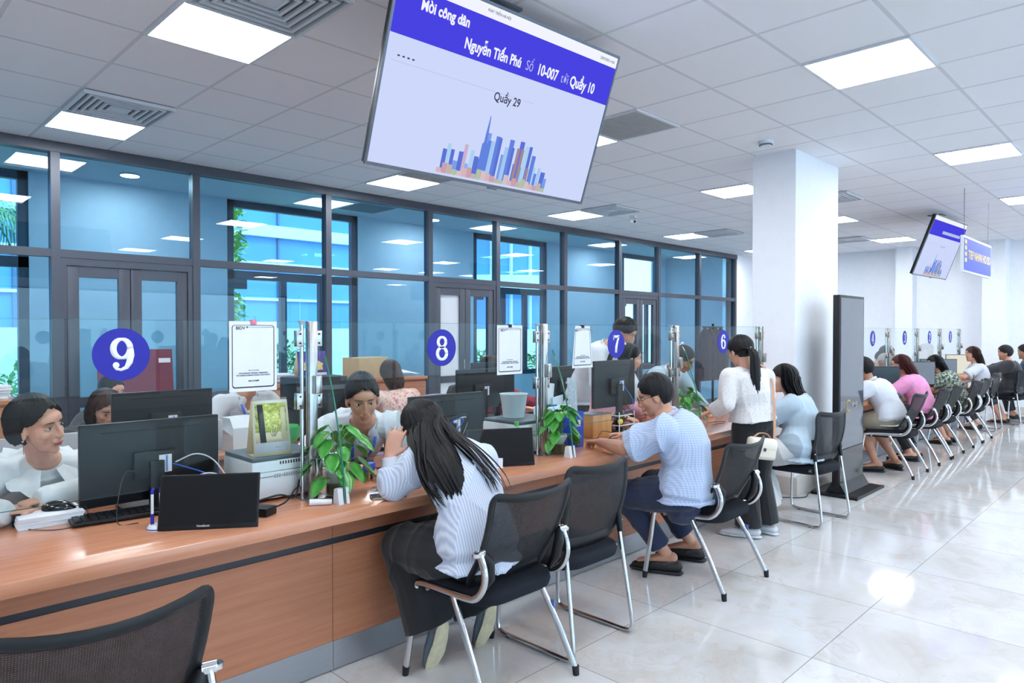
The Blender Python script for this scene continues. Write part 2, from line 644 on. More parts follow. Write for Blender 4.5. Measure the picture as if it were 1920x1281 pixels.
# ---- corridor behind the partition
OY = 8.54
slab('ceiling_corridor', 'corridor_paint', -6, 15.3, 7.14, 8.7, CE, CE + 0.12)
wins = [(-4.7, -2.75), (-0.45, 1.57), (3.62, 5.5), (7.73, 9.56), (11.93, 13.3)]
w = MB()
edges = [-6] + [e for p in wins for e in p] + [15.3]
for a, b in zip(edges[::2], edges[1::2]):
    w.bx(a, b, OY, OY + 0.2, 0, CE)
for a, b in wins:
    w.bx(a, b, OY, OY + 0.2, 0, 0.72)
struct(w.build('wall_corridor', 'corridor_paint'))
for k, (a, b) in enumerate(wins):
    f = MB()
    y0, y1 = OY + 0.02, OY + 0.1
    f.bx(a, a + 0.09, y0, y1, 0.72, CE); f.bx(b - 0.09, b, y0, y1, 0.72, CE)
    f.bx(a, b, y0, y1, CE - 0.09, CE - 0.001); f.bx(a, b, y0, y1, 0.72, 0.8)
    f.bx(a, b, y0, y1, 2.14, 2.25)
    for q in (0.38, 0.68):
        x = a + (b - a) * q
        f.bx(x, x + 0.085, y0 + 0.005, y1 - 0.005, 0.8, 2.14)
    x = a + (b - a) * 0.14
    f.bx(a + 0.09, x, y0 + 0.01, y1 - 0.01, 2.02, 2.14)
    fo = struct(f.build('window_%d' % (60 + k), 'frame_dark'))
    MB().bx(a + 0.05, b - 0.05, OY + 0.055, OY + 0.063, 0.76, CE - 0.04).build('pane', 'window_glass', fo)
slab('wall_corridor_end', 'corridor_paint', 13.6, 13.75, 7.15, 8.54, 0, CE)

# ---- floor-standing door panel shape in the corridor end and electrical box (flat pale panels)
dl = None
for x in (2.35, 6.4, 10.7):
    if dl is None:
        dl = empty('downlight', (x, 7.95, CE), 0, 'round recessed downlight in the corridor ceiling behind the tinted glass', 'downlight', 'round corridor downlights')
        MB().lathe([(0.05, -0.02), (0.095, -0.02), (0.095, 0.0), (0.05, 0.0)], n=24).build('trim_ring', 'white_plastic', dl)
        MB().lathe([(0.001, -0.022), (0.085, -0.022), (0.085, -0.012), (0.001, -0.012)], n=24).build('diffuser', 'downlight', dl)
    else:
        clone(dl, (x, 7.95, CE), 0, None, None)
_dll = {2.35: 'downlight in the corridor ceiling above the double door behind badge 9', 6.4: 'round corridor downlight above the door with a white sheet, behind badge 8',
        10.7: 'small far downlight above the dark double door left of the pillar'}
for o in [o for o in bpy.data.objects if o.name.startswith('downlight') and o.type == 'EMPTY']:
    for x, l in _dll.items():
        if abs(o.location.x - x) < 0.01:
            o['label'] = l

# ---- ceiling light panels
def light_label(x, y):
    D_ = {
        (1.3, 3.54): 'largest glowing square panel, top left of the hall ceiling left of the big screen',
        (1.3, 5.94): 'glowing square panel beside the slatted vent at the far left',
        (4.3, 5.94): 'square light panel just below left of the big hanging screen by the glass wall',
        (7.3, 5.94): 'square light panel below the big screen next to the small dome camera',
        (10.3, 5.94): 'small light panel near the glass wall just left of the pillar',
        (13.3, 5.94): 'farthest light panel left of the pillar, cut by its edge',
        (4.3, 3.54): 'light panel mostly hidden behind the lower right edge of the big screen',
        (7.3, 3.54): 'light panel touching the left face of the white pillar top',
        (10.3, 3.54): 'light panel half hidden behind the right edge of the pillar',
        (13.3, 3.54): 'light panel right of the pillar, left of the tilted far screen',
        (4.3, 1.14): 'large glowing panel at the upper right of the picture right of the big screen',
        (7.3, 1.14): 'second glowing panel on the right, right of the pillar top',
        (10.3, 1.14): 'third panel down the right row at the right picture edge',
        (13.3, 1.14): 'small far panel at the right picture edge above the white-shirt woman'}
    return D_.get((round(x, 2), round(y, 2)), 'unseen square light panel of the hall ceiling, out of view')
lp = None
def put_light(x, y):
    global lp
    if lp is None:
        lp = empty('ceiling_light', (x, y, CE), 0, light_label(x, y), 'ceiling light', 'square ceiling light panels')
        f = MB()
        for a, b, c, d in ((-0.3, 0.3, -0.3, -0.285), (-0.3, 0.3, 0.285, 0.3), (-0.3, -0.285, -0.285, 0.285), (0.285, 0.3, -0.285, 0.285)):
            f.bx(a, b, c, d, -0.014, 0)
        f.build('frame', 'white_plastic', lp)
        MB().bx(-0.285, 0.285, -0.285, 0.285, -0.01, -0.002).build('diffuser', 'lamp_panel', lp)
    else:
        clone(lp, (x, y, CE), 0, light_label(x, y))
for x in (1.3, 4.3, 7.3, 10.3, 13.3):
    for y in (5.94, 3.54, 1.14):
        if (x, y) == (1.3, 1.14): continue
        put_light(x + 0.3, y + 0.3)
        bpy.data.objects[-1] if False else None
for o in [o for o in bpy.data.objects if o.name.startswith('ceiling_light')]:
    o['label'] = light_label(o.location.x - 0.3, o.location.y - 0.3)
for x, y in ((1.3, 1.14), (-1.7, 3.54), (-1.7, 1.14), (1.3, -1.26), (4.3, -1.26), (7.3, -1.26), (10.3, -1.26), (13.3, -1.26), (4.3, -3.66), (8.3, -3.66), (12.3, -3.66), (-1.7, 5.94), (-1.7, -1.26), (0.3, -3.66), (4.3, -6.06), (9.3, -6.06), (11.8, -1.26), (14.1, -3.66), (14.1, -6.06)):  # last three are extra unseen panels, added to brighten the far end
    put_light(x + 0.3, y + 0.3)

# ---- air vents
def vent(x, y, label):
    e = empty('ceiling_vent', (x, y, CE), 0, label, 'air vent', 'square slatted ceiling vents')
    MB().bx(-0.29, 0.29, -0.29, 0.29, -0.004, 0).build('backing', 'grey_plastic', e)
    f = MB()
    for k in range(6):
        a = 0.295 - k * 0.045
        b = a - 0.018
        z0, z1 = -0.03 + 0.002 * k, -0.006
        for s1, s2 in ((1, 0), (-1, 0)):
            f.bx(-a, a, s1 * a, s1 * b, z0, z1)
            f.bx(s1 * a, s1 * b, -b, b, z0, z1)
    f.bx(-0.05, 0.05, -0.05, 0.05, -0.02, -0.006)
    f.build('slats', 'white_plastic', e)
    return e
v0 = vent(1.6, 5.65, 'square slatted air vent above the left glowing panel')
clone(v0, (7.6, 5.62, CE), 0, 'slatted air vent next to the light panel left of the dome camera')
clone(v0, (10.6, 5.64, CE), 0, 'farthest slatted vent near the glass wall left of the pillar')
clone(v0, (1.6, 3.26, CE), 0, 'slatted air vent at the top edge of the picture above the largest light')
clone(v0, (13.0, 4.4, CE), 0, 'faint slatted vent right of the pillar near the far wall')
clone(v0, (8.8, 3.2, CE), 0, 'vent flush with the ceiling just right of the pillar')
def grille(x, y, label):
    e = empty('return_grille', (x, y, CE), 0, label, 'air grille', 'flat grey return air grilles')
    f = MB()
    for a, b, c, d in ((-0.3, 0.3, -0.3, -0.28), (-0.3, 0.3, 0.28, 0.3), (-0.3, -0.28, -0.28, 0.28), (0.28, 0.3, -0.28, 0.28)):
        f.bx(a, b, c, d, -0.012, 0)
    f.build('frame', 'white_plastic', e)
    g = MB()
    for k in range(24):
        yy = -0.272 + k * 0.0237
        g.box((0, yy, -0.008), (0.56, 0.014, 0.003), Matrix.Rotation(0.5, 3, 'X'))
    g.build('louvres', mat('grille_grey', '#c2c3c4', 0.6), e)
    MB().bx(-0.28, 0.28, -0.28, 0.28, -0.003, 0).build('backing', 'grille_grey', e)
    return e
g0 = grille(4.6, 3.25, 'flat grey air grille right of the big screen beside the half hidden light')
clone(g0, (4.6, 5.65, CE), 0, 'grey air grille behind the lower left edge of the big screen')
clone(g0, (5.2, 7.85, CE), 0, 'grey grille in the corridor ceiling seen through the tinted glass')
# smoke detectors, camera
e = empty('smoke_detector', (5.82, 2.66, CE), 0, 'round white smoke detector on the ceiling above the pillar', 'smoke detector')
MB().lathe([(0.001, -0.05), (0.045, -0.048), (0.05, -0.03), (0.06, -0.028), (0.062, 0.0), (0.001, 0)], n=24).build('housing', 'white_plastic', e)
MB().lathe([(0.046, -0.04), (0.056, -0.038), (0.056, -0.03), (0.046, -0.03)], n=24).build('sensor_ring', 'grey_plastic', e)
e = empty('smoke_detector', (5.9, 5.3, CE), 0, 'small white detector just under the lower right corner of the big screen', 'smoke detector')
MB().lathe([(0.001, -0.06), (0.04, -0.055), (0.05, -0.03), (0.06, -0.025), (0.06, 0.0), (0.001, 0)], n=20).build('housing', 'white_plastic', e)
e = empty('dome_camera', (8.24, 5.71, CE), 0, 'small white ceiling camera in front of the glass wall', 'camera')
MB().lathe([(0.001, 0), (0.05, 0), (0.05, -0.03), (0.02, -0.035), (0.001, -0.035)], n=20).build('base', 'white_plastic', e)
MB().ell((0, -0.01, -0.07), (0.045, 0.045, 0.05)).build('housing', 'white_plastic', e)
MB().ell((-0.02, -0.035, -0.085), (0.018, 0.018, 0.018)).build('lens', 'black_gloss', e)

# ---- outdoors behind the corridor windows
slab('ground', mat('ground_out', '#8d9a86', 0.9), -25, 50, 8.74, 60, -0.2, -0.02)
mat('facade_blue', '#5a93cc', 0.25, 0.0, var=0.12, nscale=0.4)
mat('facade_white', '#e6ecec', 0.6, var=0.03)
b = empty('glass_building', (6, 24, 0), 0, 'blue glass building with white bands seen through the corridor windows', 'building')
MB().bx(-16, 12, 0, 8, -0.02, 14).build('curtain_glass', 'facade_blue', b, 0)
f = MB()
for z in (0.0, 4.9, 9.4):
    f.bx(-16.05, 12.05, -0.25, 0.0, z, z + (0.9 if z in (0.0,) else 0.42))
for z in (2.6, 3.9, 6.6, 8.0):
    f.bx(-16.05, 12.05, -0.12, 0.0, z, z + 0.09)
f.build('spandrel_band', 'facade_white', b)
for k in range(15):
    MB().bx(-16 + k * 2, -15.92 + k * 2, -0.08, 0.0, 0.9, 14).build('mullion', mat('mull_grey', '#5d7388', 0.4, 0.4), b)
b = empty('curved_building', (29, 30, 0), 0, 'curved white and glass building seen through the window near the pillar', 'building')
def arc(r0, r1, z0, z1):
    m = MB()
    for r in ((r0, r1),):
        rings = []
        for k in range(25):
            a = R_(150 + 140 * k / 24)
            c, s_ = math.cos(a), math.sin(a)
            rings.append([(r0 * c, r0 * s_, z0), (r1 * c, r1 * s_, z0), (r1 * c, r1 * s_, z1), (r0 * c, r0 * s_, z1)])
        m.grid_close(rings)
    return m
arc(6.6, 7.0, 0, 12).build('curtain_glass', 'facade_blue', b)
for z in (0, 3.4, 6.8, 10.2):
    arc(7.0, 7.5, z, z + 0.9).build('spandrel_band', 'facade_white', b)
for k in range(18):
    a = R_(152 + 8 * k)
    MB().box((7.05 * math.cos(a), 7.05 * math.sin(a), 6), (0.1, 0.14, 12)).build('mullion', 'facade_white', b)
e = MB().bx(-8, 30, 14.0, 14.2, -0.02, 1.55).build('garden_wall', mat('wall_cream', '#eeeadc', 0.8))
tag(e, 'low cream garden wall outside behind the shrubs', 'garden wall')

mat('leaf_green', '#4f8a3a', 0.55, var=0.35, nscale=3)
mat('leaf_palm', '#5f8f58', 0.5, var=0.3, nscale=3)
mat('leaf_light', '#86b64a', 0.55, var=0.3, nscale=3)
mat('bark', '#6b5c48', 0.9, var=0.2)
def leaf_cloud(mb, c, r, n, size, seed):
    rd = random.Random(seed)
    for _ in range(n):
        while True:
            p = V((rd.uniform(-1, 1), rd.uniform(-1, 1), rd.uniform(-1, 1)))
            if 0.3 < p.length < 1: break
        q = V(c) + V((p.x * r[0], p.y * r[1], p.z * r[2]))
        u = V((rd.uniform(-1, 1), rd.uniform(-1, 1), rd.uniform(-0.6, 0.6))).normalized()
        s_, v = perp(u)
        L = size * rd.uniform(0.6, 1.3)
        a = [mb.bm.verts.new(q + x) for x in (-u * L, s_ * L * 0.4 - v * L * 0.08, u * L, -s_ * L * 0.4 + v * L * 0.08)]
        mb.face(a)
for i, (x, y, h, r, lab) in enumerate(((2.7, 12.6, 1.0, 0.9, 'leafy shrub outside at the left of the window behind the poster'), (4.6, 12.6, 1.25, 1.0, 'leafy shrub outside low in the window behind the seated clerk'),
                                       (6.6, 12.8, 1.2, 0.9, 'leafy shrub outside behind the purple show card'), (12.0, 12.6, 1.0, 1.0, 'leafy shrub outside in the window behind badge 8'), (14.4, 12.7, 1.0, 1.0, 'leafy shrub outside at the right of the window behind the poster at counter 8'))):
    e = empty('shrub', (x, y, -0.02), 0, lab, 'shrub', 'shrubs outside the corridor windows')
    m = MB(); leaf_cloud(m, (0, 0, h * 0.62), (r, 0.6, h * 0.5), 700, 0.09, i); m.build('foliage', 'leaf_green', e, 0)
    m = MB()
    for k in range(4):
        m.tube([(0, 0, 0), (0.15 * math.cos(k * 1.6), 0.15 * math.sin(k * 1.6), h * 0.4), (0.4 * math.cos(k * 1.6), 0.3 * math.sin(k * 1.6), h * 0.8)], [0.03, 0.02, 0.008], 6)
    m.build('stem', 'bark', e)
e = empty('garden_tree', (4.9, 11.6, -0.02), 0, 'small light green tree outside at the left side of the middle corridor window', 'tree')
m = MB(); leaf_cloud(m, (-0.1, 0, 3.0), (0.42, 0.4, 0.95), 700, 0.11, 31); leaf_cloud(m, (-0.05, 0, 1.9), (0.35, 0.4, 0.4), 250, 0.1, 32); m.build('foliage', 'leaf_light', e, 0)
MB().tube([(0, 0, 0), (0.03, 0, 1.4), (-0.05, 0, 2.9)], [0.06, 0.045, 0.015], 8).build('trunk', 'bark', e)
e = empty('palm_tree', (0.9, 10.6, -0.02), 0, 'palm with drooping fronds outside the leftmost window', 'palm tree')
MB().tube([(0, 0, 0), (0.05, 0, 1.3), (0, 0, 2.6)], [0.14, 0.12, 0.1], 10).build('trunk', 'bark', e)
rd = random.Random(4)
for k in range(14):
    a = k * 2.4
    L = rd.uniform(1.5, 2.1)
    m = MB()
    pts = []
    for j in range(13):
        t = j / 12
        pts.append(V((math.cos(a) * L * t, math.sin(a) * L * t, 2.6 + 0.8 * math.sin(t * 2.2) * rd.uniform(0.98, 1.02) - 1.5 * t * t * (0.4 + 0.6 * (k % 3) / 2))))
    m.tube(pts, 0.012, 4)
    for j in range(1, 13):
        d = (pts[j] - pts[j - 1]).normalized()
        s_ = d.cross(V((0, 0, 1))).normalized()
        for q in (0.0, 0.33, 0.66):
            p = pts[j - 1].lerp(pts[j], q)
            for sg in (1, -1):
                tip = p + s_ * sg * 0.42 * (1.1 - j / 14) + d * 0.2 + V((0, 0, -0.16))
                w_ = d * 0.018
                m.face([m.bm.verts.new(p - w_), m.bm.verts.new(p + w_), m.bm.verts.new(tip)])
    m.build('frond', 'leaf_palm', e, 0)
# ------------------------------------------------------------------ service counters
def counter(x0, x1, seams, label):
    e = empty('service_counter', ((x0 + x1) / 2, 2.9, 0), 0, label, 'counter')
    a, b = x0 - e.location.x, x1 - e.location.x
    MB().bx(a, b, 2.44 - 2.9, 3.42 - 2.9, 0.703, 0.75, 0.004).build('worktop', 'counter_wood', e)
    f = MB()
    ss = [a] + [s - e.location.x for s in seams] + [b - 0.05]
    for p, q in zip(ss, ss[1:]):
        f.bx(p + 0.0012, q - 0.0012, 2.66 - 2.9, 2.68 - 2.9, 0.13, 0.555)
        f.bx(p + 0.0012, q - 0.0012, 2.66 - 2.9, 2.68 - 2.9, 0.582, 0.703)
    f.build('front_panel', 'counter_front', e)
    MB().bx(a, b - 0.05, 2.664 - 2.9, 2.68 - 2.9, 0.555, 0.582).build('inlay_strip', 'strip_black', e)
    k = MB()
    for p, q in zip(ss, ss[1:]):
        k.bx(p + 0.001, q - 0.001, 2.657 - 2.9, 2.68 - 2.9, 0.006, 0.13)
    k.build('kick_plate', 'steel_brushed', e)
    c = MB()
    c.bx(a, a + 0.03, 2.68 - 2.9, 3.35 - 2.9, 0.0, 0.703)
    c.bx(b - 0.05, b - 0.02, 2.66 - 2.9, 3.35 - 2.9, 0.0, 0.703)
    for s in seams:
        c.bx(s - e.location.x - 0.015, s - e.location.x + 0.015, 2.68 - 2.9, 3.3 - 2.9, 0, 0.703)
    c.build('side_panel', 'counter_front', e)
counter(-1.6, 5.93, [-1.42, 0.08, 1.58, 3.07, 4.52], 'long wooden service counter with dark inlay strip running along numbers 9 to 6')
counter(7.5, 13.45, [8.3, 9.5, 10.77, 11.98, 13.1], 'far wooden service counter beyond the pillar along numbers 4 to 1')

# digits as flat raised strokes ------------------------------------------------
def ribbon(mb, pts, wid, o, th, s=1.0):
    P = [V((x, y, 0)) for x, y in pts]
    L, Rr = [], []
    for i, p in enumerate(P):
        d = (P[min(i + 1, len(P) - 1)] - P[max(i - 1, 0)])
        d = d.normalized() if d.length > 0 else V((1, 0, 0))
        n = V((-d.y, d.x, 0))
        w = wid[i] if isinstance(wid, list) else wid
        L.append(p + n * w / 2); Rr.append(p - n * w / 2)
    def W(p):
        return V(o) + V((p.x * s, 0, p.y * s))
    mb.sheet([[W(a), W(b)] for a, b in zip(L, Rr)], th)
def arcp(cx, cy, rx, ry, a0, a1, n=20):
    return [(cx + rx * math.cos(R_(a0 + (a1 - a0) * k / n)), cy + ry * math.sin(R_(a0 + (a1 - a0) * k / n))) for k in range(n + 1)]
def vw(pts, cx, thick, thin):
    out = []
    n = len(pts) - 1
    for i, p in enumerate(pts):
        q = pts[min(i + 1, n)]; r = pts[max(i - 1, 0)]
        d = math.atan2(q[1] - r[1], q[0] - r[0])
        out.append(thin + (thick - thin) * abs(math.sin(d)))
    return out
def digit(d, mb, o, s, th=0.001):
    def stroke(pts, thick=0.22, thin=0.09):
        ribbon(mb, pts, vw(pts, 0, thick, thin), o, th, s)
    def dot(x, y, r):
        mb.prism([(r * math.cos(2 * PI * k / 16) + x, r * math.sin(2 * PI * k / 16) + y) for k in range(16)], V(o), (s, 0, 0), (0, 0, s), th * 1.8)
    if d == '8':
        stroke(arcp(0, 0.23, 0.2, 0.2, 0, 360), 0.15, 0.09)
        stroke(arcp(0, -0.24, 0.24, 0.24, 0, 360), 0.17, 0.1)
    elif d in '96':
        g = 1 if d == '9' else -1
        p = arcp(0, 0.17 * g, 0.22, 0.27, 0, 360)
        stroke(p, 0.17, 0.08)
        q = [(0.22 * g, 0.17 * g), (0.235 * g, -0.02 * g), (0.20 * g, -0.22 * g), (0.12 * g, -0.37 * g), (-0.02 * g, -0.44 * g), (-0.14 * g, -0.41 * g), (-0.19 * g, -0.33 * g)]
        ribbon(mb, q, [0.17, 0.19, 0.17, 0.12, 0.08, 0.08, 0.08], o, th * 1.4, s)
        dot(-0.15 * g, -0.30 * g, 0.085)
    elif d == '7':
        ribbon(mb, [(-0.26, 0.40), (0.0, 0.38), (0.27, 0.41)], [0.13, 0.15, 0.13], o, th, s)
        ribbon(mb, [(-0.25, 0.46), (-0.24, 0.2)], 0.07, o, th, s)
        ribbon(mb, [(0.25, 0.42), (0.10, 0.15), (0.0, -0.15), (-0.03, -0.46)], [0.08, 0.14, 0.19, 0.2], o, th, s)
    elif d == '4':
        ribbon(mb, [(0.08, 0.46), (-0.28, -0.16)], 0.09, o, th, s)
        ribbon(mb, [(-0.32, -0.19), (0.28, -0.19)], 0.1, o, th, s)
        ribbon(mb, [(0.1, 0.46), (0.1, -0.46)], 0.18, o, th, s)
        ribbon(mb, [(-0.06, -0.44), (0.26, -0.44)], 0.07, o, th, s)
    elif d == '3':
        stroke(arcp(0, 0.22, 0.19, 0.2, 150, -80), 0.16, 0.08)
        stroke(arcp(0, -0.22, 0.23, 0.23, 80, -150), 0.18, 0.08)
    elif d == '2':
        stroke(arcp(0, 0.2, 0.21, 0.24, 160, -30) + [(-0.02, -0.2), (-0.24, -0.4)], 0.17, 0.09)
        ribbon(mb, [(-0.26, -0.4), (0.26, -0.4)], 0.14, o, th, s)
    elif d == '1':
        ribbon(mb, [(0.03, 0.46), (0.03, -0.46)], 0.18, o, th, s)
        ribbon(mb, [(-0.16, -0.43), (0.22, -0.43)], 0.08, o, th, s)
        ribbon(mb, [(-0.16, 0.3), (0.05, 0.43)], 0.09, o, th, s)

GY = 2.742
def screen(x0, x1, num, bx, label):
    e = empty('glass_screen', ((x0 + x1) / 2, GY, 0.75), 0, label, 'glass screen', 'numbered glass screens on the counters')
    cx = e.location.x
    MB().bx(x0 - cx, x1 - cx, -0.005, 0.005, 0.145, 0.772).build('pane', 'clear_glass', e)
    m = MB()
    m.bx(x0 - cx, x1 - cx, -0.0052, 0.0052, 0.772, 0.7735)
    m.bx(x0 - cx, x1 - cx, -0.0052, 0.0052, 0.1435, 0.145)
    m.build('polished_edge', 'glass_edge_soft', e)
    d = MB().lathe([(0.001, 0), (0.094, 0), (0.094, 0.0015), (0.001, 0.0015)], (bx - cx, -0.0055, 0.648), 48, Matrix.Rotation(PI / 2, 3, 'X')).build('number_badge', 'blue_badge', e)
    g = MB()
    digit(num, g, (bx - cx, -0.0076, 0.648), 0.125)
    g.build('numeral', 'white_vinyl', d, 0)
    return e
screen(-1.42, 0.0, '1', -0.7, 'glass screen outside the picture left of counter 9') if False else None
screen(0.045, 1.49, '9', 0.777, 'clear glass screen with blue badge 9, nearest on the left')
screen(1.555, 2.995, '8', 2.258, 'clear glass screen with blue badge 8 above the long-haired visitor')
screen(3.065, 4.46, '7', 3.754, 'clear glass screen with blue badge 7 beside the man in the blue shirt')
screen(4.53, 5.87, '6', 5.222, 'clear glass screen with blue badge 6 by the woman with ponytail')
screen(7.55, 8.21, '5', 7.88, 'glass screen with badge 5 hidden behind the tall black display stand')
screen(8.29, 9.46, '4', 8.90, 'far glass screen with small blue badge 4 next to the black display stand')
screen(9.54, 10.73, '3', 10.18, 'far glass screen with small blue badge 3')
screen(10.81, 11.94, '2', 11.39, 'far glass screen with small blue badge 2')
screen(12.02, 13.14, '1', 12.59, 'farthest glass screen with blue badge 1')

PP = None
def post(x, label, wing=True):
    global PP
    if PP is None:
        e = empty('screen_post', (x, GY, 0.75), 0, label, 'screen post', 'steel posts holding the glass screens')
        MB().bx(-0.045, 0.075, -0.05, 0.06, 0, 0.006, 0.002).build('base_plate', 'chrome_soft', e)
        MB().bx(-0.016, 0.022, -0.024, 0.014, 0.006, 0.775, 0.002).build('box_post', 'chrome_soft', e)
        MB().tube([(-0.034, 0.012, 0.006), (-0.034, 0.012, 0.76)], 0.009, 12).build('round_post', 'chrome', e)
        MB().lathe([(0.001, 0), (0.009, 0), (0.018, 0.018), (0.001, 0.018)], (-0.034, 0.012, 0.76), 14).build('cap', 'white_plastic', e)
        for z in (0.70, 0.43):
            for sx in (-0.055, 0.035):
                c = MB().bx(sx - 0.016, sx + 0.016, -0.014, 0.014, z - 0.035, z + 0.035, 0.003).build('glass_clamp', 'chrome_soft', e)
                s_ = MB()
                for dz in (-0.02, 0.02):
                    s_.lathe([(0.001, -0.001), (0.004, -0.001), (0.004, 0.002), (0.001, 0.003)], (sx, -0.016, z + dz), 8, Matrix.Rotation(PI / 2, 3, 'X'))
                s_.build('screw', 'rubber', c)
        for z in (0.50, 0.14):
            c = MB().bx(0.0, 0.03, -0.05, -0.024, z - 0.04, z + 0.04, 0.003).build('fin_clamp', 'chrome_soft', e)
        PP = e
        return e
    return clone(PP, (x, GY, 0.75), 0, label)
post(1.523, 'steel post between badges 9 and 8 beside the calendar printer')
post(3.03, 'steel post between badges 8 and 7 behind the green plant')
post(4.495, 'steel post between badges 7 and 6 behind the seated man')
post(5.90, 'steel end post right of badge 6 behind the ponytail woman')
post(0.01, 'steel post at the left end of the screen with badge 9, outside the picture')
post(7.5, 'steel post hidden behind the black display stand')
post(8.25, 'steel post left of badge 4 behind the white-shirt visitor')
post(9.50, 'far steel post between badges 4 and 3')
post(10.77, 'far steel post between badges 3 and 2')
post(11.98, 'far steel post between badges 2 and 1')
post(13.18, 'farthest steel post at the end of the glass row')
FN = None
def fin(x, label):
    global FN
    if FN is None:
        e = empty('glass_fin', (x, GY, 0.75), 0, label, 'glass divider', 'curved glass dividers on the counters')
        pts = bez([(-0.028, 0.62), (-0.06, 0.56), (-0.11, 0.42), (-0.155, 0.25), (-0.18, 0.1), (-0.185, 0.012)], 5)
        ol = [(p.x, p.y) for p in [V((a.x, a.y, 0)) for a in pts]] + [(-0.028, 0.012)]
        MB().prism(ol, (0, 0, 0), (0, 1, 0), (0, 0, 1), 0.009).build('pane', 'clear_glass', e)
        MB().tube([V((0, p.x - 0.001, p.y)) for p in pts], 0.0045, 6).build('polished_edge', 'glass_edge', e)
        FN = e
        return e
    return clone(FN, (x, GY, 0.75), 0, label)
CL = None
def clip(x, label):
    global CL
    if CL is None:
        e = empty('divider_clip', (x, 2.572, 0.75), 0, label, 'glass foot clip', 'white plastic feet of the glass dividers')
        for sx, w_ in ((-0.02, 0.024), (0.014, 0.014)):
            MB().prism([(-0.024, 0), (0.024, 0), (0.016, 0.062), (0.004, 0.068), (-0.012, 0.066)], (sx, 0, 0), (0, 1, 0), (0, 0, 1), w_).build('jaw', 'white_plastic', e)
        CL = e
        return e
    return clone(CL, (x, 2.572, 0.75), 0, label)
for x, a, b in ((1.575, 'curved green-edged glass divider in front of the plant at counter 9', 'white plastic foot on the counter beside the plant between counters 9 and 8'),
                (3.085, 'curved glass divider in front of the plant between counters 8 and 7', 'white plastic foot in front of the plant between counters 8 and 7'),
                (4.55, 'curved glass divider between counters 7 and 6 beyond the seated man', 'white plastic foot between counters 7 and 6'),
                (8.29, 'far curved glass divider by badge 4', 'far white plastic foot by badge 4')):
    fin(x, a)
    clip(x + 0.002, b)

# posters -----------------------------------------------------------------
def poster(x, w, h, z, label, clipc, tilt=0.0, legible=True):
    e = empty('payment_poster', (x, GY - 0.012, z), 0, label, 'poster', 'white posters clipped to the glass screens')
    sh = MB()
    sh.prism([(-w / 2, -h), (w / 2, -h), (w / 2 - tilt, 0), (-w / 2 + tilt, 0)], (0, 0, 0), (1, 0, 0), (0, 0, 1), 0.0012)
    sh.build('sheet', 'paper', e, 0)
    b = MB()
    W, H_ = w - 0.022, h - 0.03
    o = rrect(W, H_, 0.012, 4, 0, -h / 2)
    i_ = rrect(W - 0.006, H_ - 0.007, 0.010, 4, 0, -h / 2 + 0.0015)
    k = len(o)
    def sq(x_, z_):
        f_ = 1 - tilt * 2 / w * (1 + z_ / h)
        return (x_ * f_, -0.0010, z_)
    a1 = [b.bm.verts.new(sq(*p)) for p in o]; a2 = [b.bm.verts.new(sq(*p)) for p in i_]
    b1 = [b.bm.verts.new(V(sq(*p)) + V((0, -0.0004, 0))) for p in o]; b2 = [b.bm.verts.new(V(sq(*p)) + V((0, -0.0004, 0))) for p in i_]
    for q in range(k):
        r = (q + 1) % k
        b.face((b1[q], b1[r], b2[r], b2[q])); b.face((a1[q], a2[q], a2[r], a1[r])); b.face((a1[q], a1[r], b1[r], b1[q])); b.face((a2[q], b2[q], b2[r], a2[r]))
    b.build('printed_border', 'ink', e, 0)
    s = w / 0.2
    y = -0.0012
    text_obj('lettering', 'BIDV', 0.018 * s, 'ink', e, (-w * 0.27, y, -0.028 * s), (1, 0, 0), (0, 0, 1), 0.0004, 0.0004)
    MB().prism([(0.0045 * s * math.cos(k * PI / 3), 0.0045 * s * math.sin(k * PI / 3)) for k in range(6)], (-w * 0.13, y, -0.024 * s), (1, 0, 0), (0, 0, 1), 0.0005).build('logo', 'grey_plastic', e, 0)
    text_obj('lettering', 'NGAN HANG TMCP DAU TU VA PHAT TRIEN VIET NAM', 0.0042 * s, 'ink', e, (w * 0.16, y, -0.024 * s), (1, 0, 0), (0, 0, 1), 0.0004)
    text_obj('lettering', 'CHI NHANH TRUNG TAM PHUC\nVU HANH CHINH CONG CAO NHAT', 0.0085 * s, 'ink', e, (0, y, -h * 0.755), (1, 0, 0), (0, 0, 1), 0.0004, 0.0002)
    text_obj('lettering', 'TEN TAI KHOAN', 0.006 * s, 'ink', e, (0, y, -h * 0.70), (1, 0, 0), (0, 0, 1), 0.0004)
    text_obj('lettering', '8601234888', 0.009 * s, 'ink', e, (0, y, -h * 0.85), (1, 0, 0), (0, 0, 1), 0.0004, 0.0002)
    c = MB()
    c.bx(-0.012, 0.012, -0.006, 0.014, -0.012, 0.006, 0.002)
    cl = c.build('binder_clip', clipc, e)
    MB().tube([(-0.006, -0.007, 0.004), (-0.004, -0.009, 0.022), (0.004, -0.009, 0.022), (0.006, -0.007, 0.004)], 0.0008, 6).build('wire_handle', 'chrome_soft', cl)
    return e
mat('clip_pink', '#d9728a', 0.4)
poster(1.262, 0.2, 0.285, 1.522, 'white poster clipped on the glass right of badge 9', 'clip_pink')
poster(2.745, 0.2, 0.275, 1.515, 'white poster with black clip right of badge 8', 'black_plastic')
poster(3.392, 0.205, 0.262, 1.515, 'curling white poster left of badge 7', 'black_plastic', 0.03)

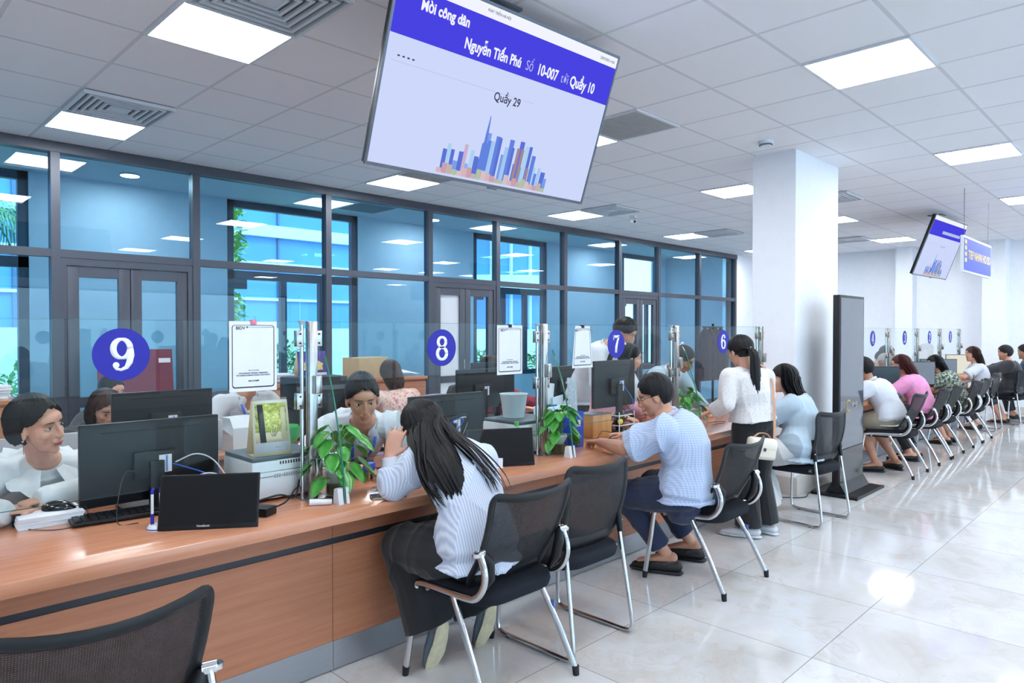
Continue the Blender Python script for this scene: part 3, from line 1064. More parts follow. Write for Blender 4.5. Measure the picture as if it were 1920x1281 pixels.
# ------------------------------------------------------------------ chairs
def back_panel(e, w_top, w_bot, z0, z1, y0, y1, rtop, frame_r, belly):
    """curved backrest: frame loop and mesh web; y0 at the bottom, y1 at the top"""
    def P(u, v):
        # u -1..1 across, v 0..1 up
        w = w_bot + (w_top - w_bot) * v
        z = z0 + (z1 - z0) * v + 0.022 * u * u * v
        y = y0 + (y1 - y0) * v + 0.05 * u * u * (0.4 + 0.6 * v) - 0.05 - 0.025 * math.sin(v * PI)
        return V((u * w / 2, y, z))
    loop = []
    def corner(cu, cv, a0, ru, rv):
        for k in range(6):
            a = R_(a0 + 18 * k)
            loop.append((cu + ru * math.cos(a), cv + rv * math.sin(a)))
    corner(1 - rtop, 1 - rtop * 1.2, 0, rtop, rtop * 1.2)
    for k in range(1, 8): loop.append((1 - rtop - (2 - 2 * rtop) * k / 8, 1))
    corner(-1 + rtop, 1 - rtop * 1.2, 90, rtop, rtop * 1.2)
    for k in range(1, 5): loop.append((-1, 1 - rtop * 1.2 - (1 - rtop * 1.2 - belly * 1.2) * k / 5))
    corner(-1 + belly, belly * 1.2, 180, belly, belly * 1.2)
    for k in range(1, 8): loop.append((-1 + belly + (2 - 2 * belly) * k / 8, 0))
    corner(1 - belly, belly * 1.2, 270, belly, belly * 1.2)
    for k in range(1, 5): loop.append((1, belly * 1.2 + (1 - rtop * 1.2 - belly * 1.2) * k / 5))
    pts = [P(u, v) for u, v in loop]
    fr = MB()
    n = len(pts)
    rings = []
    for i in range(n):
        d = (pts[(i + 1) % n] - pts[i - 1]).normalized()
        c = V((0, 1, 0.15)).normalized()
        s_ = d.cross(c).normalized()
        low = max(0, 1 - loop[i][1] * 3)
        a, b = frame_r * (1.15 + 1.1 * low), frame_r * 0.62
        rings.append([pts[i] + s_ * a * math.cos(2 * PI * k / 8) * 1.0 + c * b * math.sin(2 * PI * k / 8) for k in range(8)])
    rings.append(rings[0])
    fr.grid_close(rings, True, False)
    f = fr.build('back_frame', 'black_plastic', e, 60)
    bmw = MB()
    rows = []
    for i in range(9):
        v = 0.03 + 0.94 * i / 8
        lim = 1.0
        if v > 1 - rtop * 1.2: lim = 1 - rtop + rtop * math.sqrt(max(0, 1 - ((v - 1 + rtop * 1.2) / (rtop * 1.2)) ** 2))
        if v < belly * 1.2: lim = 1 - belly + belly * math.sqrt(max(0, 1 - ((belly * 1.2 - v) / (belly * 1.2)) ** 2))
        rows.append([P((-1 + 2 * j / 12) * lim * 0.985, v) for j in range(13)])
    bmw.sheet(rows, 0.003)
    bmw.build('mesh_back', 'chair_mesh', e, 60)
    return P

def seat_cushion(e, w, d, z, y0):
    m = MB()
    rings = []
    for k, (s_, zz) in enumerate(((0.90, -0.055), (0.97, -0.045), (1.0, -0.02), (0.985, 0.0), (0.93, 0.012), (0.6, 0.016), (0.1, 0.017))):
        ol = rrect(w * s_, d * s_, 0.11 * s_, 5)
        rings.append([V((x * (1.0 + 0.06 * y / d), y + y0, z + zz - 0.02 * max(0, y / d) ** 2 * 4 * 0.5)) for x, y in ol])
    m.grid_close(rings)
    return m.build('seat', 'seat_fabric', e, 60)

def chair_a(label, cat='chair'):
    e = empty('mesh_chair', (0, 0, 0), 0, label, cat, 'black mesh chairs with four chrome legs')
    for s in (-1, 1):
        side = bez([(s * 0.255, 0.262, 0.03), (s * 0.243, 0.235, 0.22), (s * 0.236, 0.215, 0.385), (s * 0.235, 0.19, 0.412), (s * 0.235, 0.10, 0.422), (s * 0.238, -0.10, 0.43), (s * 0.24, -0.17, 0.447), (s * 0.242, -0.215, 0.50), (s * 0.243, -0.222, 0.56), (s * 0.243, -0.195, 0.625)], 5)
        MB().tube(side, 0.0125, 12, ((1, 0, 0), 1.25)).build('side_tube', 'chrome', e)
        MB().tube([(s * 0.237, -0.03, 0.42), (s * 0.252, -0.17, 0.19), (s * 0.262, -0.252, 0.03)], 0.0125, 12, ((1, 0, 0), 1.2)).build('leg', 'chrome', e)
        for q in ((s * 0.256, 0.264), (s * 0.263, -0.258)):
            MB().tube([(q[0] - s * 0.001, q[1] * 0.985, 0.04), (q[0], q[1], 0.0)], [0.016, 0.0135], 10).build('rubber_foot', 'rubber', e)
        k = MB()
        k.tube([(s * 0.225, -0.19, 0.625), (s * 0.262, -0.197, 0.625)], 0.0165, 14)
        for d in (0.0, 0.012, -0.012):
            k.tube([(s * 0.25 + d, -0.195, 0.618), (s * 0.25 + d, -0.195, 0.632)], 0.018, 10)
        k.build('joint_cap', 'chrome', e)
        k = MB()
        k.tube([(s * 0.228, -0.19, 0.62), (s * 0.205, -0.21, 0.585), (s * 0.195, -0.2, 0.52), (s * 0.20, -0.16, 0.465)], [0.017, 0.022, 0.022, 0.015], 10)
        k.build('back_bracket', 'black_plastic', e)
    MB().tube([(-0.236, -0.03, 0.405), (0.236, -0.03, 0.405)], 0.011, 10).build('cross_bar', 'chrome', e)
    MB().tube([(-0.236, 0.14, 0.402), (0.236, 0.14, 0.402)], 0.010, 10).build('cross_bar', 'chrome', e)
    MB().bx(0.2475, 0.2535, -0.145, -0.115, 0.255, 0.295).build('sticker', mat('sticker_blue', '#5f83c8', 0.4), e)
    seat_cushion(e, 0.46, 0.45, 0.445, 0.02)
    back_panel(e, 0.45, 0.41, 0.48, 0.828, -0.06, -0.25, 0.09, 0.015, 0.10)
    return e
def chair_s(label):
    e = empty('sled_chair', (0, 0, 0), 0, label, 'chair', 'black chairs on bent chrome sled frames')
    for s in (-1, 1):
        p = bez([(s * 0.20, -0.175, 0.60), (s * 0.205, -0.19, 0.48), (s * 0.222, -0.245, 0.10), (s * 0.224, -0.245, 0.035), (s * 0.225, -0.215, 0.014), (s * 0.225, -0.10, 0.012), (s * 0.225, 0.13, 0.012), (s * 0.225, 0.20, 0.016), (s * 0.224, 0.228, 0.045), (s * 0.218, 0.225, 0.20), (s * 0.212, 0.212, 0.375), (s * 0.21, 0.185, 0.404), (s * 0.207, 0.10, 0.412), (s * 0.206, -0.165, 0.425)], 5)
        MB().tube(p, 0.0105, 12).build('side_frame', 'chrome', e)
        for y in (0.15, -0.17):
            MB().tube([(s * 0.225, y, 0.004), (s * 0.225, y + 0.02, 0.004)], 0.007, 8).build('glide', 'rubber', e)
        MB().tube([(s * 0.20, -0.165, 0.66), (s * 0.203, -0.18, 0.58), (s * 0.206, -0.19, 0.50)], [0.012, 0.018, 0.014], 10).build('back_bracket', 'black_plastic', e)
        MB().ell((s * 0.218, -0.192, 0.555), (0.004, 0.005, 0.005), None, 8, 6).build('bolt', 'chrome', e)
    for y, z in ((0.12, 0.402), (-0.1, 0.41), (-0.225, 0.27)):
        if z > 0.3: MB().tube([(-0.21, y, z), (0.21, y, z)], 0.009, 10).build('cross_bar', 'chrome', e)
    seat_cushion(e, 0.455, 0.44, 0.445, 0.005)
    back_panel(e, 0.45, 0.40, 0.505, 0.845, -0.115, -0.205, 0.16, 0.017, 0.26)
    return e
CA = chair_a('mesh-back chair with chrome bracket, cut off at the bottom left corner')
CA.location = (0.455, 1.97, 0)
clone(CA, (2.035, 2.14, 0), 0, 'four-legged mesh chair the long-haired woman in striped shirt sits on')
clone(CA, (3.765, 2.08, 0), 0, 'four-legged mesh chair the man in the blue shirt sits on')
for x, l in ((7.96, 'mesh chair right behind the white-polo visitor, nearest of the far row'), (8.95, 'second mesh chair of the far row, under the woman in pink'),
             (9.55, 'third mesh chair of the far row, between pink and floral visitors'), (10.6, 'mesh chair under the woman in the floral dress with the brown bag'),
             (11.18, 'last chrome-armed mesh chair of the far row, empty, before the sled chairs')):
    clone(CA, (x, 2.24, 0), 0, l)
CS = chair_s('empty sled chair with rounded mesh back between the two seated visitors')
CS.location = (2.575, 2.19, 0)
clone(CS, (5.52, 2.19, 0), -0.10, 'sled chair of the woman in the light blue shirt beside the pillar')
clone(CS, (12.35, 2.3, 0), 0.0, 'sled chair under the far white-shirt woman')
clone(CS, (13.55, 2.14, 0), -0.15, 'farthest sled chair, under the visitor in black')

# ------------------------------------------------------------------ hanging screens
def hanging_tv(loc, label, first):
    e = empty('hanging_television', loc, -0.045, label, 'television', 'tilted screens hanging from the ceiling')
    t = R_(20)
    RX = Matrix.Rotation(t, 3, 'X')      # top leans towards the visitors (-y)
    w, h = 1.44, 0.81
    def q(x, y, z): return RX @ V((x, y, z))
    MB().box(q(w / 2, 0.022, h / 2), (w + 0.016, 0.035, h + 0.016), RX, 0.004).build('casing', 'black_plastic', e)
    f = MB()
    for a in (((-0.008, 0, h / 2), (0.012, 0.012, h + 0.02)), ((w + 0.008, 0, h / 2), (0.012, 0.012, h + 0.02)), ((w / 2, 0, -0.008), (w + 0.024, 0.014, 0.014)), ((w / 2, 0, h + 0.008), (w + 0.024, 0.012, 0.012))):
        f.box(q(*a[0]), a[1], RX)
    f.box(q(w * 0.52, -0.004, -0.018), (0.06, 0.015, 0.01), RX, 0.003)
    f.build('bezel', mat('bezel_grey', '#5d6068', 0.3, 0.7), e)
    MB().box(q(w / 2, 0.0, h / 2), (w, 0.006, h), RX).build('display', emis('screen_pale', '#cdd8fb', 1.0) if first else M['screen_pale'], e)
    d = -0.0042
    def strip(x0, x1, z0, z1, m, name, dd=0.0):
        return MB().box(q((x0 + x1) / 2, d - dd, (z0 + z1) / 2), (x1 - x0, 0.0012, z1 - z0), RX).build(name, m, e, 0)
    if first:
        emis('screen_blue', '#4a45e6', 0.95); emis('screen_white', '#f2f5ff', 1.0); emis('screen_dark', '#454b63', 0.8); emis('screen_line', '#b9c7ea', 0.95)
    strip(0.0, w, 0.555, 0.755, 'screen_blue', 'banner')
    strip(0.0, w, 0.755, h, 'screen_white', 'header_bar')
    strip(0.03, 0.9, 0.445, 0.447, 'screen_line', 'rule_line')
    u, v = (1, 0, 0), RX @ V((0, 0, 1))
    if first:
        def tx(s, size, m, x, z, bold=0.0, al='CENTER', sx=0.86):
            text_obj('lettering', s, size, m, e, q(x, d - 0.0012, z), u, v, 0.0006, bold, al, sx)
        emis('screen_soft', '#b9bdf6', 0.95)
        tx('Nguyễn Tiến Phú', 0.068, 'screen_white', 0.575, 0.612, 0.002, 'CENTER', 0.74)
        tx('Số', 0.068, 'screen_soft', 0.815, 0.612, 0, 'CENTER', 0.74)
        tx('10-007', 0.074, 'screen_white', 0.945, 0.612, 0.002, 'CENTER', 0.72)
        tx('tới', 0.068, 'screen_soft', 1.075, 0.612, 0, 'CENTER', 0.74)
        tx('Quầy 10', 0.074, 'screen_white', 1.215, 0.612, 0.0022, 'CENTER', 0.74)
        tx('Mời công dân', 0.062, 'screen_white', 0.265, 0.700, 0.002, 'CENTER', 0.8)
        tx('PHÁT TRIỂN HÀ NỘI', 0.018, 'screen_dark', 0.56, 0.785)
        tx('22/07/2025 14:35', 0.02, 'screen_dark', 1.36, 0.782)
        tx('- - - -', 0.05, 'screen_dark', 0.10, 0.475, 0.001)
        tx('Quầy 29', 0.058, 'screen_dark', 0.72, 0.425, 0.0008)
    else:
        strip(0.5, 1.3, 0.60, 0.64, 'screen_line', 'lettering_band', 0.001)
        strip(0.65, 0.85, 0.42, 0.44, 'screen_line', 'lettering_band', 0.001)
    rd = random.Random(11)
    pal = ['#6687e4', '#8ab4f2', '#a6cdf7', '#6076da', '#b0d6f6', '#7ea2ee']
    cols = []
    for i, c in enumerate(pal):
        cols.append(emis('sky_%d' % i, c, 0.95) if first else M['sky_%d' % i])
    for i in range(30):
        x = 0.39 + 0.72 * i / 30 + rd.uniform(0, 0.01)
        hh = rd.uniform(0.07, 0.2) * (1.15 if 8 < i < 26 else 0.75)
        wd = rd.uniform(0.018, 0.034)
        strip(x, x + wd, 0.02, 0.02 + hh, cols[rd.randrange(6)], 'skyline_tower', 0.0002 * (i % 5))
    p = MB()
    p.prism([(-0.02, 0), (-0.018, 0.16), (-0.009, 0.17), (-0.008, 0.21), (-0.002, 0.3), (0.002, 0.3), (0.008, 0.21), (0.01, 0.17), (0.02, 0.16), (0.022, 0)], q(0.64, d - 0.0015, 0.03), u, v, 0.0008)
    p.build('skyline_spire', cols[0], e, 0)
    for x, hh, c in ((0.52, 0.15, 'screen_pink'), (0.86, 0.19, 'screen_brown'), (0.89, 0.19, 'screen_brown'), (0.95, 0.10, 'screen_brown')):
        if first and c not in M: emis(c, {'screen_pink': '#d5b9d6', 'screen_brown': '#a98f9f'}[c], 0.9)
        strip(x, x + 0.02, 0.02, 0.02 + hh, c, 'skyline_tower', 0.0015)
    for i in range(24):
        x = 0.375 + i * 0.031
        c = ['#e0bfc6', '#d6a9b6', '#cdbcb4', '#bccbb0', '#dfcbd0'][i % 5]
        m_ = emis('low_%d' % (i % 5), c, 0.9) if (first and 'low_%d' % (i % 5) not in M) else M['low_%d' % (i % 5)]
        strip(x, x + 0.029, 0.012, 0.03 + 0.035 * rd.random(), m_, 'skyline_house', 0.0022)
    # ceiling mount
    zt = CE - loc[2]
    MB().box(q(w / 2, 0.06, h * 0.55), (0.42, 0.04, 0.36), RX, 0.004).build('wall_bracket', 'black_plastic', e)
    yb = q(w / 2, 0.08, h * 0.55)
    MB().tube([(w / 2, yb.y, yb.z), (w / 2, yb.y, zt)], 0.025, 14).build('ceiling_pole', 'grey_plastic', e)
    MB().bx(w / 2 - 0.09, w / 2 + 0.09, yb.y - 0.09, yb.y + 0.09, zt - 0.012, zt).build('mount_plate', 'grey_plastic', e)
    return e
hanging_tv((1.761, 2.66, 2.25), 'large tilted television hanging from the ceiling with blue banner', True)
hanging_tv((10.5, 2.73, 2.27), 'small far tilted television right of the pillar', False)
mat('sign_blue', '#4b57c4', 0.5, var=0.02)
mat('sign_yellow', '#e9cf45', 0.5)
e = empty('hanging_sign', (9.98, 1.9, 2.375), 0, 'white-edged blue hanging sign with a yellow line of text, right of the far screen', 'sign')
MB().bx(-0.75, 0.75, -0.015, 0.015, -0.21, 0.21).build('panel', 'white_plastic', e)
MB().bx(-0.725, 0.725, -0.018, 0.018, -0.185, 0.185).build('sign_face', 'sign_blue', e)
text_obj('lettering', 'TIEP NHAN HO SO', 0.14, 'sign_yellow', e, (0.08, -0.019, 0.0), (1, 0, 0), (0, 0, 1), 0.001, 0.002)
for z in (0.12, 0.05, -0.02, -0.09):
    MB().bx(-0.69, -0.6, -0.0195, -0.018, z, z + 0.045).build('emblem', 'sign_yellow', e, 0)
for x in (-0.65, 0.65):
    MB().tube([(x, 0, 0.21), (x, 0, CE - 2.375)], 0.003, 6).build('wire', 'grey_plastic', e)

# tall display stand
e = empty('display_stand', (6.75, 2.28, 0), 0, 'tall black display stand on a flat base in front of the pillar', 'display stand')
m = MB()
m.prism([(-0.36, 0), (0.38, 0), (0.38, 0.022), (0.34, 0.03), (-0.33, 0.03), (-0.36, 0.022)], (0, 0, 0), (1, 0, 0), (0, 0, 1), 0.40)
m.build('base', 'black_plastic', e, 0)
MB().prism([(-0.09, 0), (0.09, 0), (0.035, 0.09), (-0.035, 0.09)], (0, 0, 0.028), (0, 1, 0), (0, 0, 1), 0.62).build('foot_ramp', 'black_plastic', e, 0)
MB().bx(-0.32, 0.32, -0.03, 0.03, 0.08, 1.81, 0.006).build('casing', 'black_plastic', e)
MB().bx(-0.295, 0.295, -0.033, -0.028, 0.42, 1.785).build('screen', mat('stand_screen', '#454c57', 0.06, spec=0.8), e)
MB().bx(-0.295, 0.295, -0.033, -0.028, 0.12, 0.41).build('lower_panel', 'black_gloss', e)
text_obj('lettering', 'VMB', 0.075, 'chrome_soft', e, (0.06, -0.0345, 0.80), (1, 0, 0), (0, 0, 1), 0.001, 0.001)
m = MB(); ribbon(m, arcp(0, 0, 0.05, 0.05, 40, 320), 0.016, (-0.10, -0.0345, 0.80), 0.001); m.build('logo', mat('logo_gold', '#b59a4a', 0.4, 0.5), e, 0)
tag(MB().tube(bez([(6.52, 2.46, 0.006), (6.4, 2.5, 0.006), (6.18, 2.46, 0.006), (6.0, 2.66, 0.006), (5.85, 2.8, 0.006)]), 0.004, 6).build('floor_cable', 'cable_black'), 'thin black cable on the floor between the display stand and the counter', 'cable')
# ------------------------------------------------------------------ office furniture behind the counter
mat('credenza_top', '#a5694a', 0.3)
def desk(x0, x1, y0, y1, label, front=True):
    e = empty('office_desk', ((x0 + x1) / 2, (y0 + y1) / 2, 0), 0, label, 'desk', 'wooden desks behind the counter')
    w, d = (x1 - x0) / 2, (y1 - y0) / 2
    MB().bx(-w, w, -d, d, 0.72, 0.75, 0.003).build('desktop', 'counter_wood', e)
    MB().bx(-w + 0.03, -w + 0.055, -d + 0.04, d - 0.02, 0, 0.72).build('side_panel', 'cabinet_wood', e)
    MB().bx(w - 0.055, w - 0.03, -d + 0.04, d - 0.02, 0, 0.72).build('side_panel', 'cabinet_wood', e)
    MB().bx(-w + 0.055, w - 0.055, -d + 0.05, -d + 0.068, 0.18, 0.72).build('modesty_panel', 'cabinet_wood', e)
    return e
desk(1.05, 2.75, 4.08, 4.72, 'wooden desk of the clerk hidden behind the poster, behind counter 9')
desk(3.55, 5.35, 3.9, 4.4, 'wooden desk in front of the woman in the dark red blouse')
def credenza(x0, x1, y0, y1, label, nd):
    e = empty('office_cabinet', ((x0 + x1) / 2, (y0 + y1) / 2, 0), 0, label, 'cabinet', 'waist-high wooden cabinets by the glass wall')
    w, d = (x1 - x0) / 2, (y1 - y0) / 2
    MB().bx(-w, w, -d, d, 1.02, 1.05, 0.003).build('cabinet_top', 'counter_wood', e)
    MB().bx(-w + 0.015, w - 0.015, -d + 0.02, d, 0.06, 1.02).build('body', 'cabinet_wood', e)
    MB().bx(-w + 0.03, w - 0.03, -d + 0.05, d, 0, 0.06).build('plinth', 'strip_black', e)
    for k in range(nd):
        a = -w + 0.02 + (2 * w - 0.04) * k / nd; b = -w + 0.02 + (2 * w - 0.04) * (k + 1) / nd
        dd = MB().bx(a + 0.002, b - 0.002, -d + 0.004, -d + 0.02, 0.08, 1.0, 0.002).build('door', 'cabinet_wood', e)
        MB().tube([(b - 0.05, -d - 0.015, 0.85), (b - 0.05, -d - 0.015, 0.72)], 0.004, 8).build('handle', 'chrome_soft', dd)
    return e
credenza(2.55, 4.2, 5.3, 5.72, 'long wooden cabinet with carton and papers behind the clerk in floral blouse', 3)
credenza(-0.35, 0.93, 5.3, 5.72, 'wooden cabinet with stacked papers at the left edge of the picture', 2)
# grey privacy board and white pedestal behind counter 9
e = empty('desk_divider', (1.1, 3.98, 0), 0, 'light grey divider board behind the woman in white blouse and monitor', 'divider')
MB().bx(-0.95, 0.55, -0.012, 0.012, 0.80, 0.975, 0.004).build('board', mat('board_grey', '#a9a8ab', 0.7), e)
m = MB()
for k in range(60): m.bx(-0.93 + k * 0.0245, -0.918 + k * 0.0245, -0.008, 0.008, 0.28, 0.80)
m.build('ribbed_panel', mat('rib_white', '#c5c8cc', 0.6), e)
for x in (-0.93, 0.53): MB().bx(x - 0.015, x + 0.015, -0.2, 0.2, 0, 0.28).build('foot', 'grey_plastic', e)

def office_chair(x, y, rz, m, label, hb=1.0):
    e = empty('office_chair', (x, y, 0), rz, label, 'office chair')
    for k in range(5):
        a = k * 2 * PI / 5
        MB().tube([(0, 0, 0.10), (0.28 * math.cos(a), 0.28 * math.sin(a), 0.065)], [0.022, 0.014], 8).build('base_leg', 'black_plastic', e)
        MB().lathe([(0.001, -0.012), (0.028, -0.012), (0.028, 0.012), (0.001, 0.012)], (0.28 * math.cos(a), 0.28 * math.sin(a), 0.028), 12, Matrix.Rotation(a + PI / 2, 3, 'Z') @ Matrix.Rotation(PI / 2, 3, 'X')).build('castor', 'rubber', e)
    MB().tube([(0, 0, 0.10), (0, 0, 0.40)], 0.025, 12).build('gas_lift', 'grey_plastic', e)
    s_ = MB(); s_.box((0, 0.0, 0.44), (0.48, 0.47, 0.075), None, 0.03); s_.build('seat', m, e)
    rows = []
    for i in range(8):
        v = i / 7
        w = 0.22 + 0.02 * math.sin(v * PI) - 0.03 * max(0, v - 0.85) / 0.15
        rows.append([V((u * w, -0.21 - 0.09 * v - 0.02 * math.sin(v * PI) + 0.045 * u * u, 0.52 + (hb - 0.52) * v - 0.02 * u * u * v)) for u in [-1 + k / 4 for k in range(9)]])
    MB().sheet(rows, 0.045).build('backrest', m, e, 60)
    MB().tube([(0, -0.05, 0.40), (0, -0.26, 0.43), (0, -0.27, 0.62)], 0.018, 8).build('back_support', 'black_plastic', e)
    for q in (-1, 1):
        MB().tube([(q * 0.22, -0.02, 0.43), (q * 0.29, -0.02, 0.46), (q * 0.29, -0.03, 0.62), (q * 0.28, 0.08, 0.645), (q * 0.28, -0.14, 0.645)], 0.014, 8).build('armrest', 'black_plastic', e)
    return e
mat('chair_maroon', '#7e4658', 0.8); mat('chair_lilac', '#a58cae', 0.85, var=0.08); mat('chair_grey', '#5b6270', 0.75); mat('chair_black', '#24262c', 0.7)
MRN = office_chair(0.78, 3.74, PI + 0.15, 'chair_maroon', 'maroon office chair of the woman in the white blouse', 0.93)

# ------------------------------------------------------------------ monitors
def monitor(x, y, z0, w, h, rz, label, stand=True, port=True, lit=None, base_z=0.75):
    """back of the screen towards -y; z0 = lower edge"""
    e = empty('computer_monitor', (x, y, base_z), rz, label, 'monitor')
    a = z0 - base_z
    MB().bx(-w / 2, w / 2, -0.012, 0.014, a, a + h, 0.004).build('casing', 'black_plastic', e)
    MB().bx(-w / 2 + 0.008, w / 2 - 0.008, 0.014, 0.0165, a + 0.016, a + h - 0.008).build('display', lit or 'black_gloss', e)
    m = MB(); m.bx(-w * 0.36, w * 0.36, -0.0135, -0.012, a + h - 0.042, a + h - 0.034); m.build('vent_slot', 'rubber', e)
    if stand:
        MB().bx(-0.085, 0.085, -0.045, -0.012, a + h * 0.28, a + h * 0.62, 0.006).build('rear_housing', 'black_plastic', e)
        MB().bx(-0.028, 0.028, -0.062, -0.034, 0.012, a + h * 0.5, 0.004).build('stand_neck', 'black_plastic', e)
        MB().bx(-0.12, 0.12, -0.11, 0.08, 0.0, 0.012, 0.004).build('stand_base', 'black_plastic', e)
    if port:
        q = MB().bx(0.01, 0.06, -0.0465, -0.045, a + h * 0.34, a + h * 0.56).build('label_sticker', 'paper', e)
        m = MB(); m.bx(0.036, 0.044, -0.0475, -0.0465, a + h * 0.35, a + h * 0.55); m.bx(0.016, 0.03, -0.0475, -0.0465, a + h * 0.38, a + h * 0.43); m.build('print', 'sticker_blue', q, 0)
    return e
monitor(0.995, 3.10, 0.782, 0.54, 0.33, 0.0, 'large black monitor seen from behind at counter 9')
monitor(2.53, 3.02, 0.80, 0.54, 0.325, 0.0, 'black monitor seen from behind at counter 8 right of the bending visitor')
monitor(4.13, 3.03, 0.93, 0.50, 0.34, 0.0, 'black monitor seen from behind beyond the glass at counter 7')
monitor(1.46, 4.35, 0.80, 0.56, 0.33, 0.0, 'second black monitor behind the big one at counter 9')
monitor(3.37, 4.16, 0.90, 0.52, 0.33, 0.0, 'black monitor on the rear desk below badge 8', base_z=0.75) if False else None
monitor(3.78, 4.1, 0.86, 0.50, 0.32, 0.0, 'black monitor on the rear desk below badge 8 in front of another')
monitor(4.1, 4.28, 0.90, 0.50, 0.32, 0.0, 'rear black monitor on the desk just left of the woman in dark red')
monitor(5.02, 4.3, 0.82, 0.50, 0.33, 0.15, 'black monitor right of the woman in dark red behind the steel post')
emis('screen_sheet', '#f1efe2', 0.9); mat('screen_off_grey', '#70757c', 0.3)
monitor(8.62, 2.60, 0.78, 0.50, 0.30, 2.3, 'dark monitor at far counter 4 behind the grey-haired man', port=False)
monitor(10.12, 2.60, 0.78, 0.50, 0.31, 2.25, 'grey monitor at far counter 3 between the pink and floral visitors', port=False, lit='screen_off_grey')
monitor(11.28, 2.60, 0.78, 0.50, 0.31, 2.25, 'grey monitor at far counter 2 right of the floral visitor', port=False, lit='screen_off_grey')
monitor(12.72, 2.60, 0.80, 0.50, 0.32, 2.25, 'monitor showing a white page at the far end near the white-shirt woman', port=False, lit='screen_sheet')

# customer-facing slabs
def slab_display(x0, y0, x1, y1, h, label, card=False):
    p, q = V((x0, y0, 0)), V((x1, y1, 0))
    u = (q - p).normalized(); n = V((-u.y, u.x, 0)); w = (q - p).length
    e = empty('customer_display', (p.x, p.y, 0.75), math.atan2(u.y, u.x), label, 'display', 'black customer displays leaning on the counter')
    RX = Matrix.Rotation(R_(-14), 3, 'X')
    MB().box(RX @ V((w / 2, 0.009, h / 2)) + V((0, 0, 0.003)), (w, 0.012, h), RX, 0.002).build('casing', 'black_plastic', e)
    MB().box(RX @ V((w / 2, 0.0022, h / 2 + 0.006)) + V((0, 0, 0.003)), (w - 0.012, 0.0015, h - 0.022), RX).build('screen', mat('screen_matt', '#0b0c0f', 0.5, spec=0.2), e)
    text_obj('lettering', 'ViewSonic', 0.011, 'white_vinyl', e, RX @ V((w * 0.45, 0.0012, 0.012)) + V((0, 0, 0.003)), (1, 0, 0), RX @ V((0, 0, 1)), 0.0004)
    MB().box((w / 2, 0.085, 0.045), (0.10, 0.006, 0.13), Matrix.Rotation(R_(32), 3, 'X')).build('rear_prop', 'black_plastic', e)
    if card:
        c = MB().box((w * 0.42, -0.012, 0.028), (0.062, 0.001, 0.05), Matrix.Rotation(R_(-20), 3, 'X') @ Matrix.Rotation(R_(6), 3, 'Y')).build('note_card', 'paper', e)
        MB().box((w * 0.40, -0.024, 0.002), (0.075, 0.03, 0.002), Matrix.Rotation(R_(4), 3, 'Z')).build('card_foot', 'paper', e)
    return e
slab_display(0.872, 2.68, 1.158, 2.478, 0.20, 'black display slab leaning beside the pen stand at counter 9')
slab_display(2.44, 2.74, 2.765, 2.555, 0.205, 'black display slab with a white card at its foot at counter 8', True)

# ------------------------------------------------------------------ printers
def printer(x0, x1, y0, y1, h, label, dark='printer_lid'):
    e = empty('laser_printer', ((x0 + x1) / 2, (y0 + y1) / 2, 0.75), 0, label, 'printer')
    w, d = (x1 - x0) / 2, (y1 - y0) / 2
    MB().bx(-w, w, -d, d, 0.012, h * 0.90, 0.008).build('body', 'white_plastic', e)
    MB().bx(-w + 0.004, w - 0.004, -d + 0.004, d - 0.004, h * 0.90, h, 0.006).build('lid', mat('printer_lid', '#4c565f', 0.5), e)
    m = MB()
    for k in range(22): m.bx(-w * 0.25 + k * 0.0125, -w * 0.25 + k * 0.0125 + 0.006, -d - 0.001, -d + 0.002, h * 0.80, h * 0.87)
    for k in range(26):
        if k % 7 != 3:
            m.bx(-w * 0.4 + k * 0.011, -w * 0.4 + k * 0.011 + 0.005, -d - 0.001, -d + 0.002, h * 0.52, h * 0.535)
            m.bx(-w * 0.4 + k * 0.011, -w * 0.4 + k * 0.011 + 0.005, -d - 0.001, -d + 0.002, h * 0.58, h * 0.595)
    m.build('vent_slots', 'strip_black', e)
    MB().bx(-w * 0.99, w * 0.99, -d - 0.0015, -d + 0.001, h * 0.555, h * 0.565).build('seam', 'grey_plastic', e)
    for q in (-1, 1):
        for r in (-1, 1): MB().bx(q * w * 0.8 - 0.01, q * w * 0.8 + 0.01, r * d * 0.8 - 0.01, r * d * 0.8 + 0.01, 0, 0.012).build('rubber_foot', 'rubber', e)
    return e
mat('printer_lid', '#4c565f', 0.5)
printer(1.29, 1.62, 2.81, 3.10, 0.195, 'white printer with dark lid under the desk calendar at counter 9')
printer(2.90, 3.26, 2.80, 3.12, 0.20, 'white printer with dark lid behind the slab display at counter 8')

# desk calendar
e = empty('desk_calendar', (1.40, 2.88, 0.945), -0.12, 'standing desk calendar with a green garden photo on top of the printer', 'calendar')
w, h = 0.082, 0.235
def inc(s_): return [(-w, s_ * 0.05, 0), (w, s_ * 0.05, 0), (w * 0.93, s_ * 0.006, h), (-w * 0.93, s_ * 0.006, h)]
mat('card_cream', '#e3d3a6', 0.7)
for s_, nm in ((-1, 'front_board'), (1, 'rear_board')):
    MB().sheet([[inc(s_)[0], inc(s_)[1]], [inc(s_)[3], inc(s_)[2]]], 0.0025).build(nm, 'card_cream', e, 0)
MB().sheet([[(-w, -0.05, 0.001), (w, -0.05, 0.001)], [(-w, 0.05, 0.001), (w, 0.05, 0.001)]], 0.002).build('base_board', 'card_cream', e, 0)
def onface(u, v, off): # point on the front face
    a, b, c, d = [V(p) for p in inc(-1)]
    p = a.lerp(b, u).lerp(d.lerp(c, u), v)
    return p + V((0, -off, 0))
